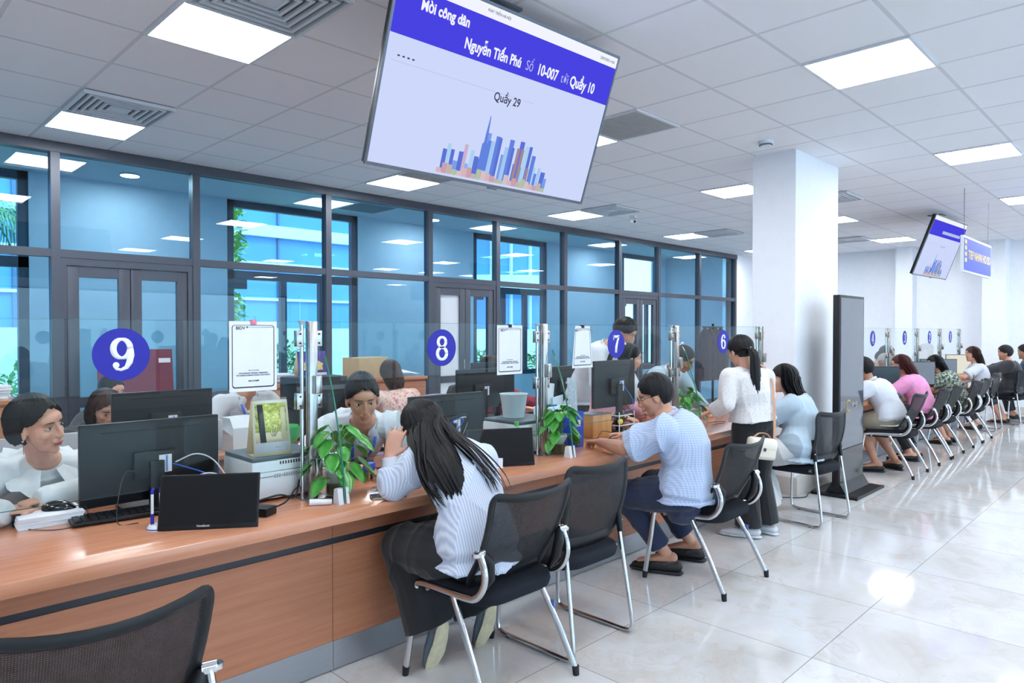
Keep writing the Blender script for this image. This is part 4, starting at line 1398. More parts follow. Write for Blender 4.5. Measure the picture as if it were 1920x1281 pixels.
def patch(u0, u1, v0, v1, off, name, m, par, s0=0, s1=0):
    return MB().sheet([[onface(u0, v0, off), onface(u1, v0, off)], [onface(u0 + s0, v1, off), onface(u1 + s1, v1, off)]], 0.0006).build(name, m, par, 0)
pg = patch(0.03, 0.97, 0.06, 0.99, 0.0022, 'page', 'paper', e)
t_ = bpy.data.materials.new('garden_photo'); t_.use_nodes = True
tt = NT(t_); nn = tt.noise(tt.coord((1, 1, 1)), 45, 5, 0.7)
tt.link(tt.ramp(nn, [(0.3, lin('#5d6a3c')), (0.45, lin('#a8b04e')), (0.6, lin('#dfe08a')), (0.75, lin('#eef0d8'))]), tt.n['Principled BSDF'].inputs['Base Color'])
M['garden_photo'] = t_
patch(0.06, 0.94, 0.24, 0.95, 0.0032, 'photo', 'garden_photo', pg)
patch(0.18, 0.34, 0.24, 0.93, 0.0042, 'photo_dark_post', 'strip_black', pg, -0.06, -0.06)
patch(0.06, 0.94, 0.24, 0.42, 0.0038, 'photo_ground', mat('photo_sand', '#cfc3a4', 0.7), pg)
patch(0.76, 0.90, 0.30, 0.86, 0.0044, 'photo_wall', mat('photo_wall', '#d8cfa6', 0.7), pg)
for k in range(5):
    MB().tube([onface(0.5 + 0.02 * k, 0.34, 0.005), onface(0.44 + 0.09 * k, 0.46 + 0.03 * k, 0.005)], 0.001, 5).build('photo_branch', 'bark', pg)
for k in range(3): patch(0.58, 0.9, 0.10 + k * 0.035, 0.115 + k * 0.035, 0.0032, 'date_row', mat('print_grey', '#aeb2b5', 0.8), pg)
m = MB()
for k in range(20):
    x = -w * 0.9 + k * w * 1.8 / 19
    m.tube([(x + 0.006 * math.cos(a) * 0.15, 0.008 * math.cos(a), h + 0.002 + 0.008 * math.sin(a)) for a in [2 * PI * q / 10 for q in range(11)]], 0.0007, 5)
m.build('ring_binding', 'white_plastic', e)

# ------------------------------------------------------------------ plants in glass vases
mat('leaf_pothos', '#3f8f35', 0.35, var=0.3, nscale=18, spec=0.6)
mat('leaf_stem', '#5f9a48', 0.5)
mat('root_brown', '#6f6a4a', 0.7, var=0.3, nscale=30)
def pothos(x, y, label, seed, n=26, rad=0.13, sc_=1.0, dx=0.0):
    e = empty('potted_pothos', (x, y, 0.75), 0, label, 'plant', 'green leafy plants in glass vases on the counter')
    MB().lathe([(0.001, 0.0), (0.046, 0.0), (0.052, 0.01), (0.054, 0.10), (0.058, 0.105), (0.055, 0.107), (0.05, 0.10), (0.048, 0.014), (0.001, 0.010)], n=28).build('vase', 'vase_glass', e)
    MB().lathe([(0.001, 0.012), (0.047, 0.014), (0.0485, 0.062), (0.001, 0.062)], n=24).build('water', mat('vase_water', '#59583a', 0.1, var=0.2), e)
    MB().lathe([(0.001, 0.06), (0.03, 0.062), (0.049, 0.10), (0.05, 0.118), (0.001, 0.112)], n=24).build('inner_pot', 'white_plastic', e)
    rd = random.Random(seed)
    for k in range(n):
        a = k * 2.39996 + rd.uniform(-0.3, 0.3)
        r = rad * (0.35 + 0.65 * ((k + 1) / n) ** 0.6) * rd.uniform(0.85, 1.15)
        z = 0.145 + sc_ * (0.14 * (1 - (k / n)) + rd.uniform(-0.03, 0.05)) - 0.04 * (k > n * 0.7)
        tip = V((r * math.cos(a) + dx, r * math.sin(a) * 0.75, z))
        L = rd.uniform(0.07, 0.10) * sc_
        dirv = V((math.cos(a), math.sin(a), -0.35 - 0.4 * (k / n) + rd.uniform(-0.15, 0.1))).normalized()
        side = dirv.cross(V((0, 0, 1))).normalized()
        nrm = side.cross(dirv).normalized()
        rows = []
        for i in range(8):
            t = i / 7
            wd = 0.36 * L * 1.25 * (math.sin(PI * min(1, t * 0.92 + 0.08)) ** 0.75) * (1 - 0.35 * t) + 0.001
            c = tip + dirv * L * t - V((0, 0, 1)) * L * 0.35 * t * t
            rows.append([c + side * wd * u + nrm * (-0.35 * wd * (1 - abs(u)) + 0.0) for u in (-1, -0.5, 0, 0.5, 1)])
        m = MB().sheet(rows, 0.0012)
        st = MB() if False else m
        leaf = m.build('leaf', 'leaf_pothos', e, 0)
        MB().tube(bez([(0.01 * math.cos(a), 0.01 * math.sin(a), 0.10), (tip.x * 0.45, tip.y * 0.45, z * 0.85), tuple(tip)], 4), 0.0018, 5).build('stalk', 'leaf_stem', leaf)
    return e
pothos(1.63, 2.70, 'green leafy plant in a glass vase at the divider between counters 9 and 8', 3, 30, 0.125)
pothos(3.13, 2.70, 'leafy plant in a white pot beside the blue file box at counter 7', 8, 28, 0.105)
pothos(4.82, 2.86, 'wide bushy green plant on counter 6 in front of the bending clerk', 12, 34, 0.16, 0.9)
pothos(11.75, 2.78, 'small far green plant near the monitor with the white page', 20, 18, 0.12, 0.9)

# ------------------------------------------------------------------ small things on the counter
e = empty('paper_stack', (0.632, 3.19, 0.75), -0.06, 'stack of white paper with a black clip at the left, under the mouse', 'paper stack')
m = MB()
for k in range(7):
    m.box((random.uniform(-.003, .003), random.uniform(-.003, .003), 0.003 + k * 0.0058), (0.21, 0.297, 0.0052), Matrix.Rotation(random.uniform(-.02, .02), 3, 'Z'))
m.build('sheets', 'paper', e, 0)
cl = MB().box((-0.10, -0.06, 0.022), (0.025, 0.032, 0.048), None, 0.003).build('binder_clip', 'black_plastic', e)
MB().tube([(-0.09, -0.07, 0.047), (-0.06, -0.066, 0.05), (-0.06, -0.054, 0.05), (-0.09, -0.05, 0.047)], 0.001, 6).build('wire_handle', 'chrome_soft', cl)
def mouse(x, y, z, rz, label, cable):
    e = empty('computer_mouse', (x, y, z), rz, label, 'mouse', 'black computer mice')
    m = MB()
    rings = []
    for i in range(13):
        t = -1 + 2 * i / 12
        wd = 0.031 * math.sqrt(max(0.02, 1 - abs(t) ** 2.6)); hh = 0.036 * (max(0.02, 1 - abs(t + 0.12) ** 2.4 * 0.9)) ** 0.6
        rings.append([V((wd * math.cos(a), 0.057 * t, max(0, hh * math.sin(a)) if math.sin(a) > 0 else 0.0)) for a in [2 * PI * k / 16 for k in range(16)]])
    m.grid_close(rings)
    m.build('shell', 'black_gloss', e, 60)
    MB().tube([(0, 0.025, 0.028), (0, 0.04, 0.024)], 0.005, 8).build('scroll_wheel', 'grey_plastic', e)
    if cable:
        MB().tube(bez(cable, 8), 0.0016, 6).build('cable', 'cable_black', e)
    return e
mouse(0.665, 3.13, 0.7905, -1.9, 'black mouse lying on the paper stack', [(0, 0.055, 0.008), (0.02, 0.09, 0.004), (0.10, 0.10, -0.038), (0.17, 0.02, -0.038), (0.12, -0.08, -0.038), (0.02, -0.14, -0.038)])
e = empty('keyboard', (0.88, 2.985, 0.75), -0.10, 'black keyboard under the big monitor at counter 9', 'keyboard')
MB().bx(-0.21, 0.21, -0.065, 0.065, 0.004, 0.018, 0.004).build('body', 'black_plastic', e)
for r in range(5):
    m = MB()
    for k in range(15):
        m.bx(-0.2 + k * 0.0268, -0.2 + k * 0.0268 + 0.022, -0.055 + r * 0.023, -0.055 + r * 0.023 + 0.018, 0.018, 0.024)
    tag(m.build('key_row', 'black_plastic', e), kind=None)
for q in (-0.18, 0.18): MB().bx(q - 0.01, q + 0.01, 0.04, 0.05, 0, 0.006).build('foot', 'rubber', e)
e = empty('pen_stand', (0.885, 2.72, 0.75), 0.2, 'white and blue pen stand with two upright pens left of the slab display', 'pen holder')
MB().lathe([(0.001, 0), (0.034, 0), (0.034, 0.008), (0.026, 0.02), (0.001, 0.024)], n=24).build('base', 'white_plastic', e)
MB().lathe([(0.0342, 0.003), (0.0345, 0.006), (0.033, 0.009), (0.0325, 0.003)], n=24).build('blue_ring', 'blue_badge', e)
for sx in (-0.014, 0.018):
    p = MB().tube([(sx, 0.004, 0.018), (sx, 0.004, 0.06)], 0.0065, 10).build('pen_socket', 'blue_badge', e)
    b = MB().tube([(sx, 0.004, 0.05), (sx, 0.004, 0.135)], 0.0052, 10).build('pen', 'white_plastic', e)
    MB().tube([(sx, 0.004, 0.132), (sx, 0.004, 0.145), (sx + 0.006, 0.004, 0.152)], 0.0058, 10).build('pen_cap', 'blue_badge', b)
MB().tube(bez([(0.024, 0.004, 0.15), (0.04, 0.0, 0.12), (0.03, 0.01, 0.08), (0.045, 0.01, 0.05), (0.02, 0.02, 0.02)], 5), 0.002, 6).build('cord', 'cable_white', e)
def smartphone(x, y, z, rz, label, m_='black_gloss', face='black_gloss'):
    e = empty('smartphone', (x, y, z), rz, label, 'phone')
    MB().prism(rrect(0.076, 0.155, 0.012), (0, 0, 0.0045), (1, 0, 0), (0, 1, 0), 0.008).build('body', m_, e, 40)
    MB().prism(rrect(0.07, 0.149, 0.010), (0, 0, 0.0092), (1, 0, 0), (0, 1, 0), 0.0014).build('screen', face, e, 40)
    MB().lathe([(0.001, 0), (0.004, 0), (0.004, 0.001), (0.001, 0.001)], (0.0, 0.06, 0.0098), 10).build('camera_lens', 'rubber', e)
    return e
mat('phone_gold', '#b79b80', 0.25, 0.7)
smartphone(1.78, 2.53, 0.75, 1.15, 'gold-edged smartphone lying by the elbow of the striped-shirt woman', 'phone_gold')
e = empty('plastic_bag', (1.86, 2.62, 0.75), 0.4, 'clear plastic pouch with papers beside the smartphone', 'plastic pouch')
MB().box((0, 0, 0.008), (0.11, 0.16, 0.012), None, 0.004).build('pouch', 'plastic_film', e)
MB().box((0.01, 0.0, 0.007), (0.08, 0.12, 0.004)).build('contents', mat('pouch_paper', '#7f8f7d', 0.7, var=0.3, nscale=60), e)
e = empty('paper_roll', (1.50, 2.60, 0.75), 0.0, 'small white rolled paper lying by the plant at counter 9', 'paper roll')
MB().tube([(-0.045, 0.03, 0.014), (0.03, -0.02, 0.013)], [0.014, 0.012], 16).build('roll', 'paper', e)
e = empty('mouse_pad', (2.02, 3.0, 0.75), 0.1, 'black mouse pad in front of the clerk with blue lanyard', 'mouse pad')
MB().box((0, 0, 0.0015), (0.24, 0.19, 0.003), None, 0.001).build('pad', 'rubber', e)
mouse(1.98, 3.0, 0.753, 0.3, 'black mouse under the hand of the clerk with blue lanyard', None)
e = tag(MB().tube([(0, 0, 0.0035), (0.12, -0.045, 0.0035)], 0.0035, 6).build('pencil', mat('pencil_orange', '#d98234', 0.5), None, 40, (1.98, 3.05, 0.754)), 'orange pencil lying on the black mouse pad', 'pencil')

# cables
def cable(pts, m_, r, label):
    return tag(MB().tube(bez(pts, 6), r, 7).build('cable', m_), label, 'cable', None)
cable([(1.07, 3.055, 0.93), (1.14, 3.02, 0.96), (1.20, 2.98, 0.93), (1.24, 2.92, 0.84), (1.25, 2.88, 0.755)], 'cable_white', 0.0028, 'white cable arching from the back of the big monitor at counter 9')
cable([(1.06, 3.055, 0.925), (1.12, 3.03, 0.90), (1.18, 2.98, 0.87), (1.24, 2.94, 0.81), (1.27, 2.8, 0.757)], 'cable_blue', 0.003, 'blue cable running down from the big monitor at counter 9')
cable([(1.09, 3.0, 0.76), (1.10, 2.96, 0.86), (1.16, 2.92, 0.89), (1.22, 2.90, 0.85), (1.23, 2.86, 0.757)], 'cable_white', 0.0028, 'lower white cable beside the blue one at counter 9')
cable([(0.93, 3.05, 0.90), (0.86, 2.98, 0.93), (0.82, 2.93, 0.86), (0.80, 2.88, 0.757), (0.86, 2.84, 0.755)], 'cable_black', 0.0018, 'thin dark cable looping in front of the big monitor at counter 9')
cable([(1.20, 2.78, 0.758), (1.30, 2.72, 0.79), (1.36, 2.70, 0.80), (1.44, 2.73, 0.775), (1.50, 2.80, 0.83)], 'cable_black', 0.0045, 'thick black cable bundle on the counter in front of the printer')
cable([(1.17, 2.72, 0.757), (1.27, 2.66, 0.762), (1.38, 2.70, 0.765), (1.46, 2.76, 0.80), (1.50, 2.80, 0.80)], 'cable_black', 0.0035, 'second black cable curling towards the steel post')
cable([(1.18, 2.80, 0.80), (1.24, 2.74, 0.78), (1.30, 2.70, 0.762), (1.26, 2.68, 0.757)], 'cable_blue', 0.003, 'short blue cable lying among black cables by the slab display')
e = empty('power_adapter', (1.235, 2.66, 0.75), 0.5, 'black power adapter half hidden behind the slab display', 'adapter')
MB().box((0, 0, 0.018), (0.07, 0.15, 0.035), None, 0.006).build('housing', 'black_plastic', e)
MB().tube(bez([(0, 0.07, 0.02), (0.02, 0.11, 0.02), (0.05, 0.13, 0.01)], 4), 0.004, 6).build('lead', 'cable_black', e)
e = empty('pen_cup', (1.245, 3.0, 0.75), 0, 'clear cup with a yellow item left of the calendar printer', 'cup')
MB().lathe([(0.03, 0), (0.036, 0.10), (0.033, 0.10), (0.027, 0.003), (0.001, 0.003), (0.001, 0)], n=20).build('cup', 'vase_glass', e)
MB().ell((0.008, 0.0, 0.085), (0.016, 0.012, 0.03)).build('yellow_eraser', mat('yellow', '#e8d23c', 0.5), e)
MB().tube([(-0.01, 0.0, 0.01), (-0.018, 0.005, 0.14)], 0.004, 8).build('pen', 'blue_badge', e)

# counter 8 / 7 things
cable([(2.55, 2.96, 0.93), (2.53, 2.92, 0.99), (2.57, 2.90, 1.0), (2.60, 2.93, 0.96), (2.6, 2.96, 0.9)], 'cable_white', 0.003, 'white cable loop behind the monitor at counter 8')
cable([(2.50, 2.965, 0.90), (2.47, 2.91, 0.98), (2.52, 2.88, 1.0), (2.56, 2.92, 0.97), (2.53, 2.96, 0.9)], 'cable_blue', 0.0035, 'blue cable loop behind the monitor at counter 8')
cable([(2.50, 2.96, 0.88), (2.42, 2.90, 0.97), (2.48, 2.86, 1.02), (2.56, 2.88, 1.0), (2.55, 2.94, 0.86)], 'cable_black', 0.005, 'black cable loop behind the monitor at counter 8')
def bottle(x, y, z, label):
    e = empty('drink_bottle', (x, y, z), 0, label, 'bottle')
    MB().lathe([(0.001, 0), (0.028, 0), (0.031, 0.01), (0.031, 0.13), (0.026, 0.15), (0.013, 0.175), (0.012, 0.19), (0.001, 0.19)], n=20).build('bottle_body', 'vase_glass', e)
    MB().lathe([(0.001, 0.19), (0.0145, 0.19), (0.0145, 0.212), (0.001, 0.212)], n=18).build('cap', mat('cap_green', '#4fb052', 0.4), e)
    MB().lathe([(0.0315, 0.05), (0.032, 0.05), (0.032, 0.11), (0.0315, 0.11)], n=20).build('label_band', mat('band_yellow', '#c9df7a', 0.5), e)
bottle(2.83, 2.76, 0.75, 'plastic bottle with a green cap behind the slab display at counter 8')
mat('bin_film', '#cfdde4', 0.5, var=0.03)
e = empty('plastic_bin', (3.05, 3.0, 0.951), 0, 'translucent white plastic bin on the printer left of the steel post', 'bin')
MB().lathe([(0.065, 0), (0.085, 0.14), (0.09, 0.145), (0.081, 0.145), (0.061, 0.006), (0.001, 0.006), (0.001, 0)], n=24).build('tub', 'bin_film', e)
e = empty('paper_tray', (3.45, 3.02, 0.75), 0.1, 'white plastic paper tray with upright sheets behind the plant at counter 7', 'paper tray')
MB().bx(-0.12, 0.12, -0.06, 0.08, 0, 0.24, 0.006).build('tray', 'bin_film', e)
MB().box((-0.03, 0.02, 0.29), (0.10, 0.004, 0.20), Matrix.Rotation(R_(8), 3, 'Y')).build('upright_sheet', 'paper', e)
MB().box((0.05, 0.0, 0.25), (0.12, 0.004, 0.10), Matrix.Rotation(R_(-6), 3, 'Y')).build('upright_sheet', 'paper', e)
e = empty('round_sticker_box', (3.22, 2.9, 0.75), 0, 'white box with a blue round logo behind the plant at counter 7', 'box')
MB().bx(-0.05, 0.05, -0.03, 0.03, 0, 0.19, 0.004).build('carton', 'white_plastic', e)
MB().lathe([(0.001, 0), (0.04, 0), (0.04, 0.001), (0.001, 0.001)], (0.0, -0.031, 0.14), 24, Matrix.Rotation(PI / 2, 3, 'X')).build('logo_disc', 'blue_badge', e)
text_obj('lettering', 'UC', 0.03, 'white_vinyl', e, (0, -0.033, 0.14), (1, 0, 0), (0, 0, 1))
mat('file_blue', '#2447b8', 0.4)
e = empty('file_box', (3.40, 2.80, 0.75), 0.05, 'blue plastic file holder right of the plant at counter 7', 'file holder')
m = MB()
m.bx(-0.055, -0.05, -0.03, 0.19, 0, 0.22); m.bx(0.05, 0.055, -0.03, 0.19, 0, 0.22); m.bx(-0.055, 0.055, -0.03, -0.025, 0, 0.20); m.bx(-0.055, 0.055, -0.03, 0.19, 0, 0.005); m.bx(-0.055, 0.055, 0.185, 0.19, 0, 0.25)
m.build('holder', 'file_blue', e)
MB().bx(-0.02, 0.02, -0.032, -0.0305, 0.13, 0.17).build('label_window', 'paper', e)
MB().bx(-0.045, 0.045, -0.02, 0.17, 0.006, 0.19).build('papers', 'paper', e)
e = empty('leaflet_stand', (3.60, 2.98, 0.75), 0, 'upright grey leaflet stand behind the blue file holder', 'leaflet stand')
MB().box((0, 0, 0.21), (0.085, 0.01, 0.42), Matrix.Rotation(R_(-4), 3, 'X'), 0.002).build('leaflet', mat('leaflet', '#b8bfc9', 0.5, var=0.2, nscale=50), e)
MB().bx(-0.05, 0.05, -0.035, 0.04, 0, 0.012).build('base', 'clear_glass', e)
e = empty('wooden_speaker', (3.84, 2.99, 0.75), -0.05, 'small wooden box on counter 7 before the man in the blue shirt', 'wooden box')
MB().bx(-0.10, 0.10, -0.08, 0.08, 0, 0.155, 0.003).build('cabinet', 'light_wood', e)
MB().bx(-0.102, 0.102, -0.082, 0.082, 0.155, 0.16).build('top_board', 'grey_plastic', e)
e = empty('cable_rack', (4.08, 2.93, 0.75), 0, 'white wire rack with tangled cables right of the wooden box', 'rack')
m = MB()
for z in (0.0, 0.06, 0.13): m.tube([(-0.09, -0.05, z + 0.004), (0.09, -0.05, z + 0.004), (0.09, 0.08, z + 0.004), (-0.09, 0.08, z + 0.004), (-0.09, -0.05, z + 0.004)], 0.004, 8)
for p in ((-0.09, -0.05), (0.09, -0.05), (0.09, 0.08), (-0.09, 0.08)): m.tube([(p[0], p[1], 0), (p[0], p[1], 0.16)], 0.004, 8)
m.build('wire_frame', 'white_plastic', e)
m = MB(); rd = random.Random(5)
for k in range(6): m.tube(bez([(rd.uniform(-.07, .07), rd.uniform(-.03, .06), rd.uniform(.01, .15)) for _ in range(5)], 5), 0.003, 6)
m.build('cables', 'cable_black', e)
MB().ell((-0.05, -0.03, 0.09), (0.022, 0.018, 0.02)).build('yellow_plug', 'yellow', e)
cable([(4.10, 2.98, 1.10), (4.05, 2.90, 1.0), (4.12, 2.86, 0.90), (4.2, 2.9, 0.84), (4.25, 2.95, 0.76)], 'cable_black', 0.003, 'black cable hanging from the raised monitor at counter 7')
cable([(4.14, 2.98, 1.12), (4.2, 2.92, 1.0), (4.15, 2.88, 0.93), (4.08, 2.9, 0.91)], 'cable_blue', 0.003, 'blue cable hanging from the raised monitor at counter 7')
cable([(3.66, 2.84, 0.755), (3.75, 2.8, 0.757), (3.85, 2.83, 0.78), (3.78, 2.87, 0.80), (3.7, 2.85, 0.757)], 'cable_black', 0.0025, 'thin black cable loop on the counter before the wooden box')
smartphone(3.60, 2.68, 0.75, 1.4, 'phone lying on the counter under the hands of the man in the blue shirt')
e = tag(MB().box((0, 0, 0.001), (0.18, 0.10, 0.002), Matrix.Rotation(0.3, 3, 'Z')).build('paper_sheet', 'paper', None, 0, (3.72, 2.62, 0.75)), 'white sheet of paper under the forearm of the man in the blue shirt', 'paper')
# counter 6
e = empty('document_tray', (4.98, 2.98, 0.75), 0.2, 'dark document tray with papers on counter 6 beside the bushy plant', 'tray')
MB().box((0, 0, 0.012), (0.32, 0.24, 0.022), None, 0.004).build('tray', 'black_plastic', e)
MB().box((0.02, 0, 0.026), (0.24, 0.2, 0.004), Matrix.Rotation(0.2, 3, 'Z')).build('papers', 'paper', e)
cable([(4.9, 2.66, 0.755), (5.02, 2.62, 0.765), (5.12, 2.68, 0.76), (5.0, 2.74, 0.757), (4.9, 2.7, 0.755)], 'cable_black', 0.0025, 'tangled thin cables on the counter left of the ponytail woman')
# rear desk things
e = empty('card_printer', (1.86, 4.25, 0.75), 0.1, 'white office machine on the rear desk behind counter 9, right of the monitors', 'office machine')
MB().prism([(-0.10, 0), (0.10, 0), (0.10, 0.12), (0.05, 0.20), (-0.06, 0.20), (-0.10, 0.14)], (0, 0, 0), (0, 1, 0), (0, 0, 1), 0.17).build('housing', 'white_plastic', e, 0)
MB().box((-0.10, 0.0, 0.11), (0.09, 0.16, 0.003), Matrix.Rotation(R_(40), 3, 'Y')).build('output_sheet', 'paper', e)
mat('bag_green', '#3fae5c', 0.4, var=0.1)
e = empty('green_bag', (2.15, 4.18, 0.75), 0, 'small green plastic basket on the rear desk right of the calendar', 'basket')
MB().lathe([(0.001, 0), (0.05, 0.004), (0.085, 0.05), (0.10, 0.12), (0.096, 0.12), (0.08, 0.05), (0.001, 0.01)], n=24).build('bowl', 'bag_green', e)
MB().tube(bez([(-0.09, 0, 0.11), (-0.07, 0, 0.20), (0, 0, 0.245), (0.07, 0, 0.20), (0.09, 0, 0.11)], 6), 0.004, 8).build('handle', 'black_plastic', e)
e = empty('desk_tower', (2.45, 4.35, 0.75), 0, 'dark computer tower on the rear desk behind the steel post', 'computer')
MB().bx(-0.2, 0.2, -0.1, 0.12, 0, 0.42, 0.008).build('case', 'black_plastic', e)
MB().bx(-0.19, 0.19, -0.104, -0.1, 0.33, 0.36).build('drive_slot', 'grey_plastic', e)
# cabinet-top things
e = empty('show_card', (3.02, 5.42, 1.05), 0, 'purple picture calendar with a golden building standing on the rear cabinet', 'show card')
mat('card_purple', '#473a86', 0.5, var=0.35, nscale=9); mat('card_gold', '#d9c07a', 0.5, var=0.3, nscale=60)
MB().sheet([[(-0.14, -0.05, 0), (0.14, -0.05, 0)], [(-0.135, 0.0, 0.26), (0.135, 0.0, 0.26)]], 0.003).build('front_board', 'card_purple', e, 0)
MB().sheet([[(-0.14, 0.07, 0), (0.14, 0.07, 0)], [(-0.135, 0.004, 0.26), (0.135, 0.004, 0.26)]], 0.003).build('rear_board', 'card_cream', e, 0)
m = MB()
m.prism([(-0.09, 0), (0.09, 0), (0.09, 0.045), (0.105, 0.05), (0.05, 0.08), (0.0, 0.105), (-0.05, 0.08), (-0.105, 0.05), (-0.09, 0.045)], (0, -0.034, 0.10), (1, 0, 0), (0, 0.19, 1), 0.003)
m.build('picture_building', 'card_gold', e, 0)
MB().box((0.02, -0.052, 0.05), (0.2, 0.003, 0.055), Matrix.Rotation(R_(-10), 3, 'X')).build('date_strip', 'paper', e)
e = empty('carton', (3.62, 5.5, 1.05), 0.08, 'brown cardboard carton on the rear cabinet', 'carton')
mat('cardboard', '#b9a078', 0.85, var=0.05)
MB().bx(-0.17, 0.17, -0.12, 0.12, 0, 0.19, 0.003).build('box', 'cardboard', e)
MB().bx(-0.172, 0.172, -0.022, 0.022, 0.19, 0.192).build('packing_tape', mat('tape', '#c8b48c', 0.3), e)
e = empty('crumpled_papers', (3.98, 5.5, 1.05), 0, 'loose white papers on the right end of the rear cabinet', 'papers')
m = MB()
rows = [[V((-0.2 + 0.05 * j, -0.1 + 0.05 * i, 0.012 + 0.05 * math.exp(-((j - 4) / 3) ** 2 - ((i - 2) / 2) ** 2) + random.uniform(0, 0.008))) for j in range(9)] for i in range(5)]
m.sheet(rows, 0.004); m.build('sheets', 'paper', e, 0)
e = empty('papers_in_film', (2.72, 5.5, 1.05), 0, 'flat heap of film-wrapped papers on the left end of the rear cabinet', 'papers')
m = MB()
for k in range(5): m.box((random.uniform(-.02, .02), random.uniform(-.02, .02), 0.008 + k * 0.015), (0.30, 0.22, 0.013), Matrix.Rotation(random.uniform(-.2, .2), 3, 'Z'), 0.003)
m.build('sheets', 'paper', e, 0)
for k, (x, y, h_) in enumerate(((0.33, 5.48, 8), (0.72, 5.5, 5))):
    e = empty('paper_stack', (x, y, 1.05), 0.1 * k, ('tall' if k == 0 else 'low') + ' pile of white papers on the cabinet at the left edge', 'paper stack')
    m = MB()
    for j in range(h_): m.box((random.uniform(-.02, .02), random.uniform(-.02, .02), 0.009 + j * 0.017), (0.30, 0.22, 0.014), Matrix.Rotation(random.uniform(-.15, .15), 3, 'Z'))
    m.build('sheets', 'paper', e, 0)
e = empty('red_folder_board', (2.05, 6.75, 0), 0, 'dark red board standing against the double door behind badge 9', 'board')
MB().box((0, 0, 0.66), (0.62, 0.02, 1.32), Matrix.Rotation(R_(-6), 3, 'X')).build('board', mat('board_maroon', '#6d2b40', 0.6), e)
MB().box((0.19, -0.10, 1.22), (0.10, 0.003, 0.04), Matrix.Rotation(R_(-6), 3, 'X')).build('label_card', 'paper', e)
e = empty('keyboard', (4.60, 4.12, 0.75), 0.1, 'dark keyboard at the hands of the woman in dark red', 'keyboard')
MB().bx(-0.2, 0.2, -0.06, 0.06, 0.003, 0.02, 0.004).build('body', 'black_plastic', e)
m = MB()
for r in range(5):
    for k in range(15): m.bx(-0.19 + k * 0.0255, -0.17 + k * 0.0255, -0.05 + r * 0.021, -0.034 + r * 0.021, 0.02, 0.025)
m.build('keys', 'black_plastic', e)
e = tag(MB().box((0, 0, 0.001), (0.25, 0.17, 0.002), Matrix.Rotation(0.4, 3, 'Z')).build('paper_sheet', 'paper', None, 0, (4.08, 4.02, 0.751)), 'white papers on the rear desk before the woman in dark red', 'paper')
# dark clothes rack shape far behind counter 6
e = empty('coat_rack', (9.6, 5.2, 0), 0, 'dark coats hanging behind counter 6', 'coat rack')
MB().tube([(0, 0, 0.02), (0, 0, 1.6)], 0.018, 10).build('pole', 'black_plastic', e)
MB().tube([(-0.3, 0, 1.55), (0.3, 0, 1.55)], 0.012, 8).build('rail', 'black_plastic', e)
MB().lathe([(0.001, 0), (0.22, 0), (0.22, 0.02), (0.001, 0.03)], n=20).build('base', 'black_plastic', e)
mat('coat_dark', '#33303a', 0.9, var=0.3, nscale=14)
for k in range(4):
    MB().tube([(-0.24 + k * 0.16, 0, 1.54), (-0.24 + k * 0.16, 0.0, 1.38), (-0.24 + k * 0.16, 0, 1.0), (-0.24 + k * 0.16, 0, 0.75)], [(0.02, 0.02), (0.075, 0.19), (0.07, 0.2), (0.08, 0.22)], 12).build('coat', 'coat_dark', e)
# ------------------------------------------------------------------ people
def vox(mb, voxel, it=4, fac=0.5):
    bmesh.ops.recalc_face_normals(mb.bm, faces=mb.bm.faces)
    me = bpy.data.meshes.new('tmp')
    mb.bm.to_mesh(me); mb.bm.free()
    o = bpy.data.objects.new('tmp', me); col.objects.link(o)
    r = o.modifiers.new('r', 'REMESH'); r.mode = 'VOXEL'; r.voxel_size = voxel; r.use_smooth_shade = True
    if it:
        s = o.modifiers.new('s', 'SMOOTH'); s.factor = fac; s.iterations = it
    dg = bpy.context.evaluated_depsgraph_get()
    out = bpy.data.meshes.new_from_object(o.evaluated_get(dg))
    bpy.data.objects.remove(o); bpy.data.meshes.remove(me)
    return out
def getco(me):
    a = np.empty(len(me.vertices) * 3, dtype=np.float32); me.vertices.foreach_get('co', a); return a.reshape(-1, 3).astype(np.float64)
def getno(me):
    a = np.empty(len(me.vertices) * 3, dtype=np.float32); me.vertices.foreach_get('normal', a); return a.reshape(-1, 3).astype(np.float64)
def setco(me, c):
    me.vertices.foreach_set('co', c.astype(np.float32).ravel()); me.update()
def folds(c, seed, k1=16.0, stretch=(1, 1, 0.45)):
    r = np.random.RandomState(seed)
    q = c * np.array(stretch)
    w = np.zeros(len(c))
    for i in range(7):
        k = r.normal(size=3); k = k / np.linalg.norm(k) * k1 * r.uniform(0.6, 2.3)
        k2 = r.normal(size=3) * k1 * 0.5
        w += np.sin(q @ k + 1.6 * np.sin(q @ k2 + r.uniform(0, 6)) + r.uniform(0, 6)) / (1 + 0.35 * i)
    w = w / 2.6
    w = np.clip(w * 1.5, -1, 1)
    return (1 - np.abs(w) ** 0.6) * 1.35 - 0.45
def add_mesh(me, name, m, parent, origin):
    me.transform(Matrix.Translation(-V(origin)))
    me.materials.clear(); me.materials.append(M[m] if isinstance(m, str) else m)
    for p in me.polygons: p.use_smooth = True
    o = bpy.data.objects.new(name, me); me.name = name
    o.parent = parent
    col.objects.link(o)
    return o

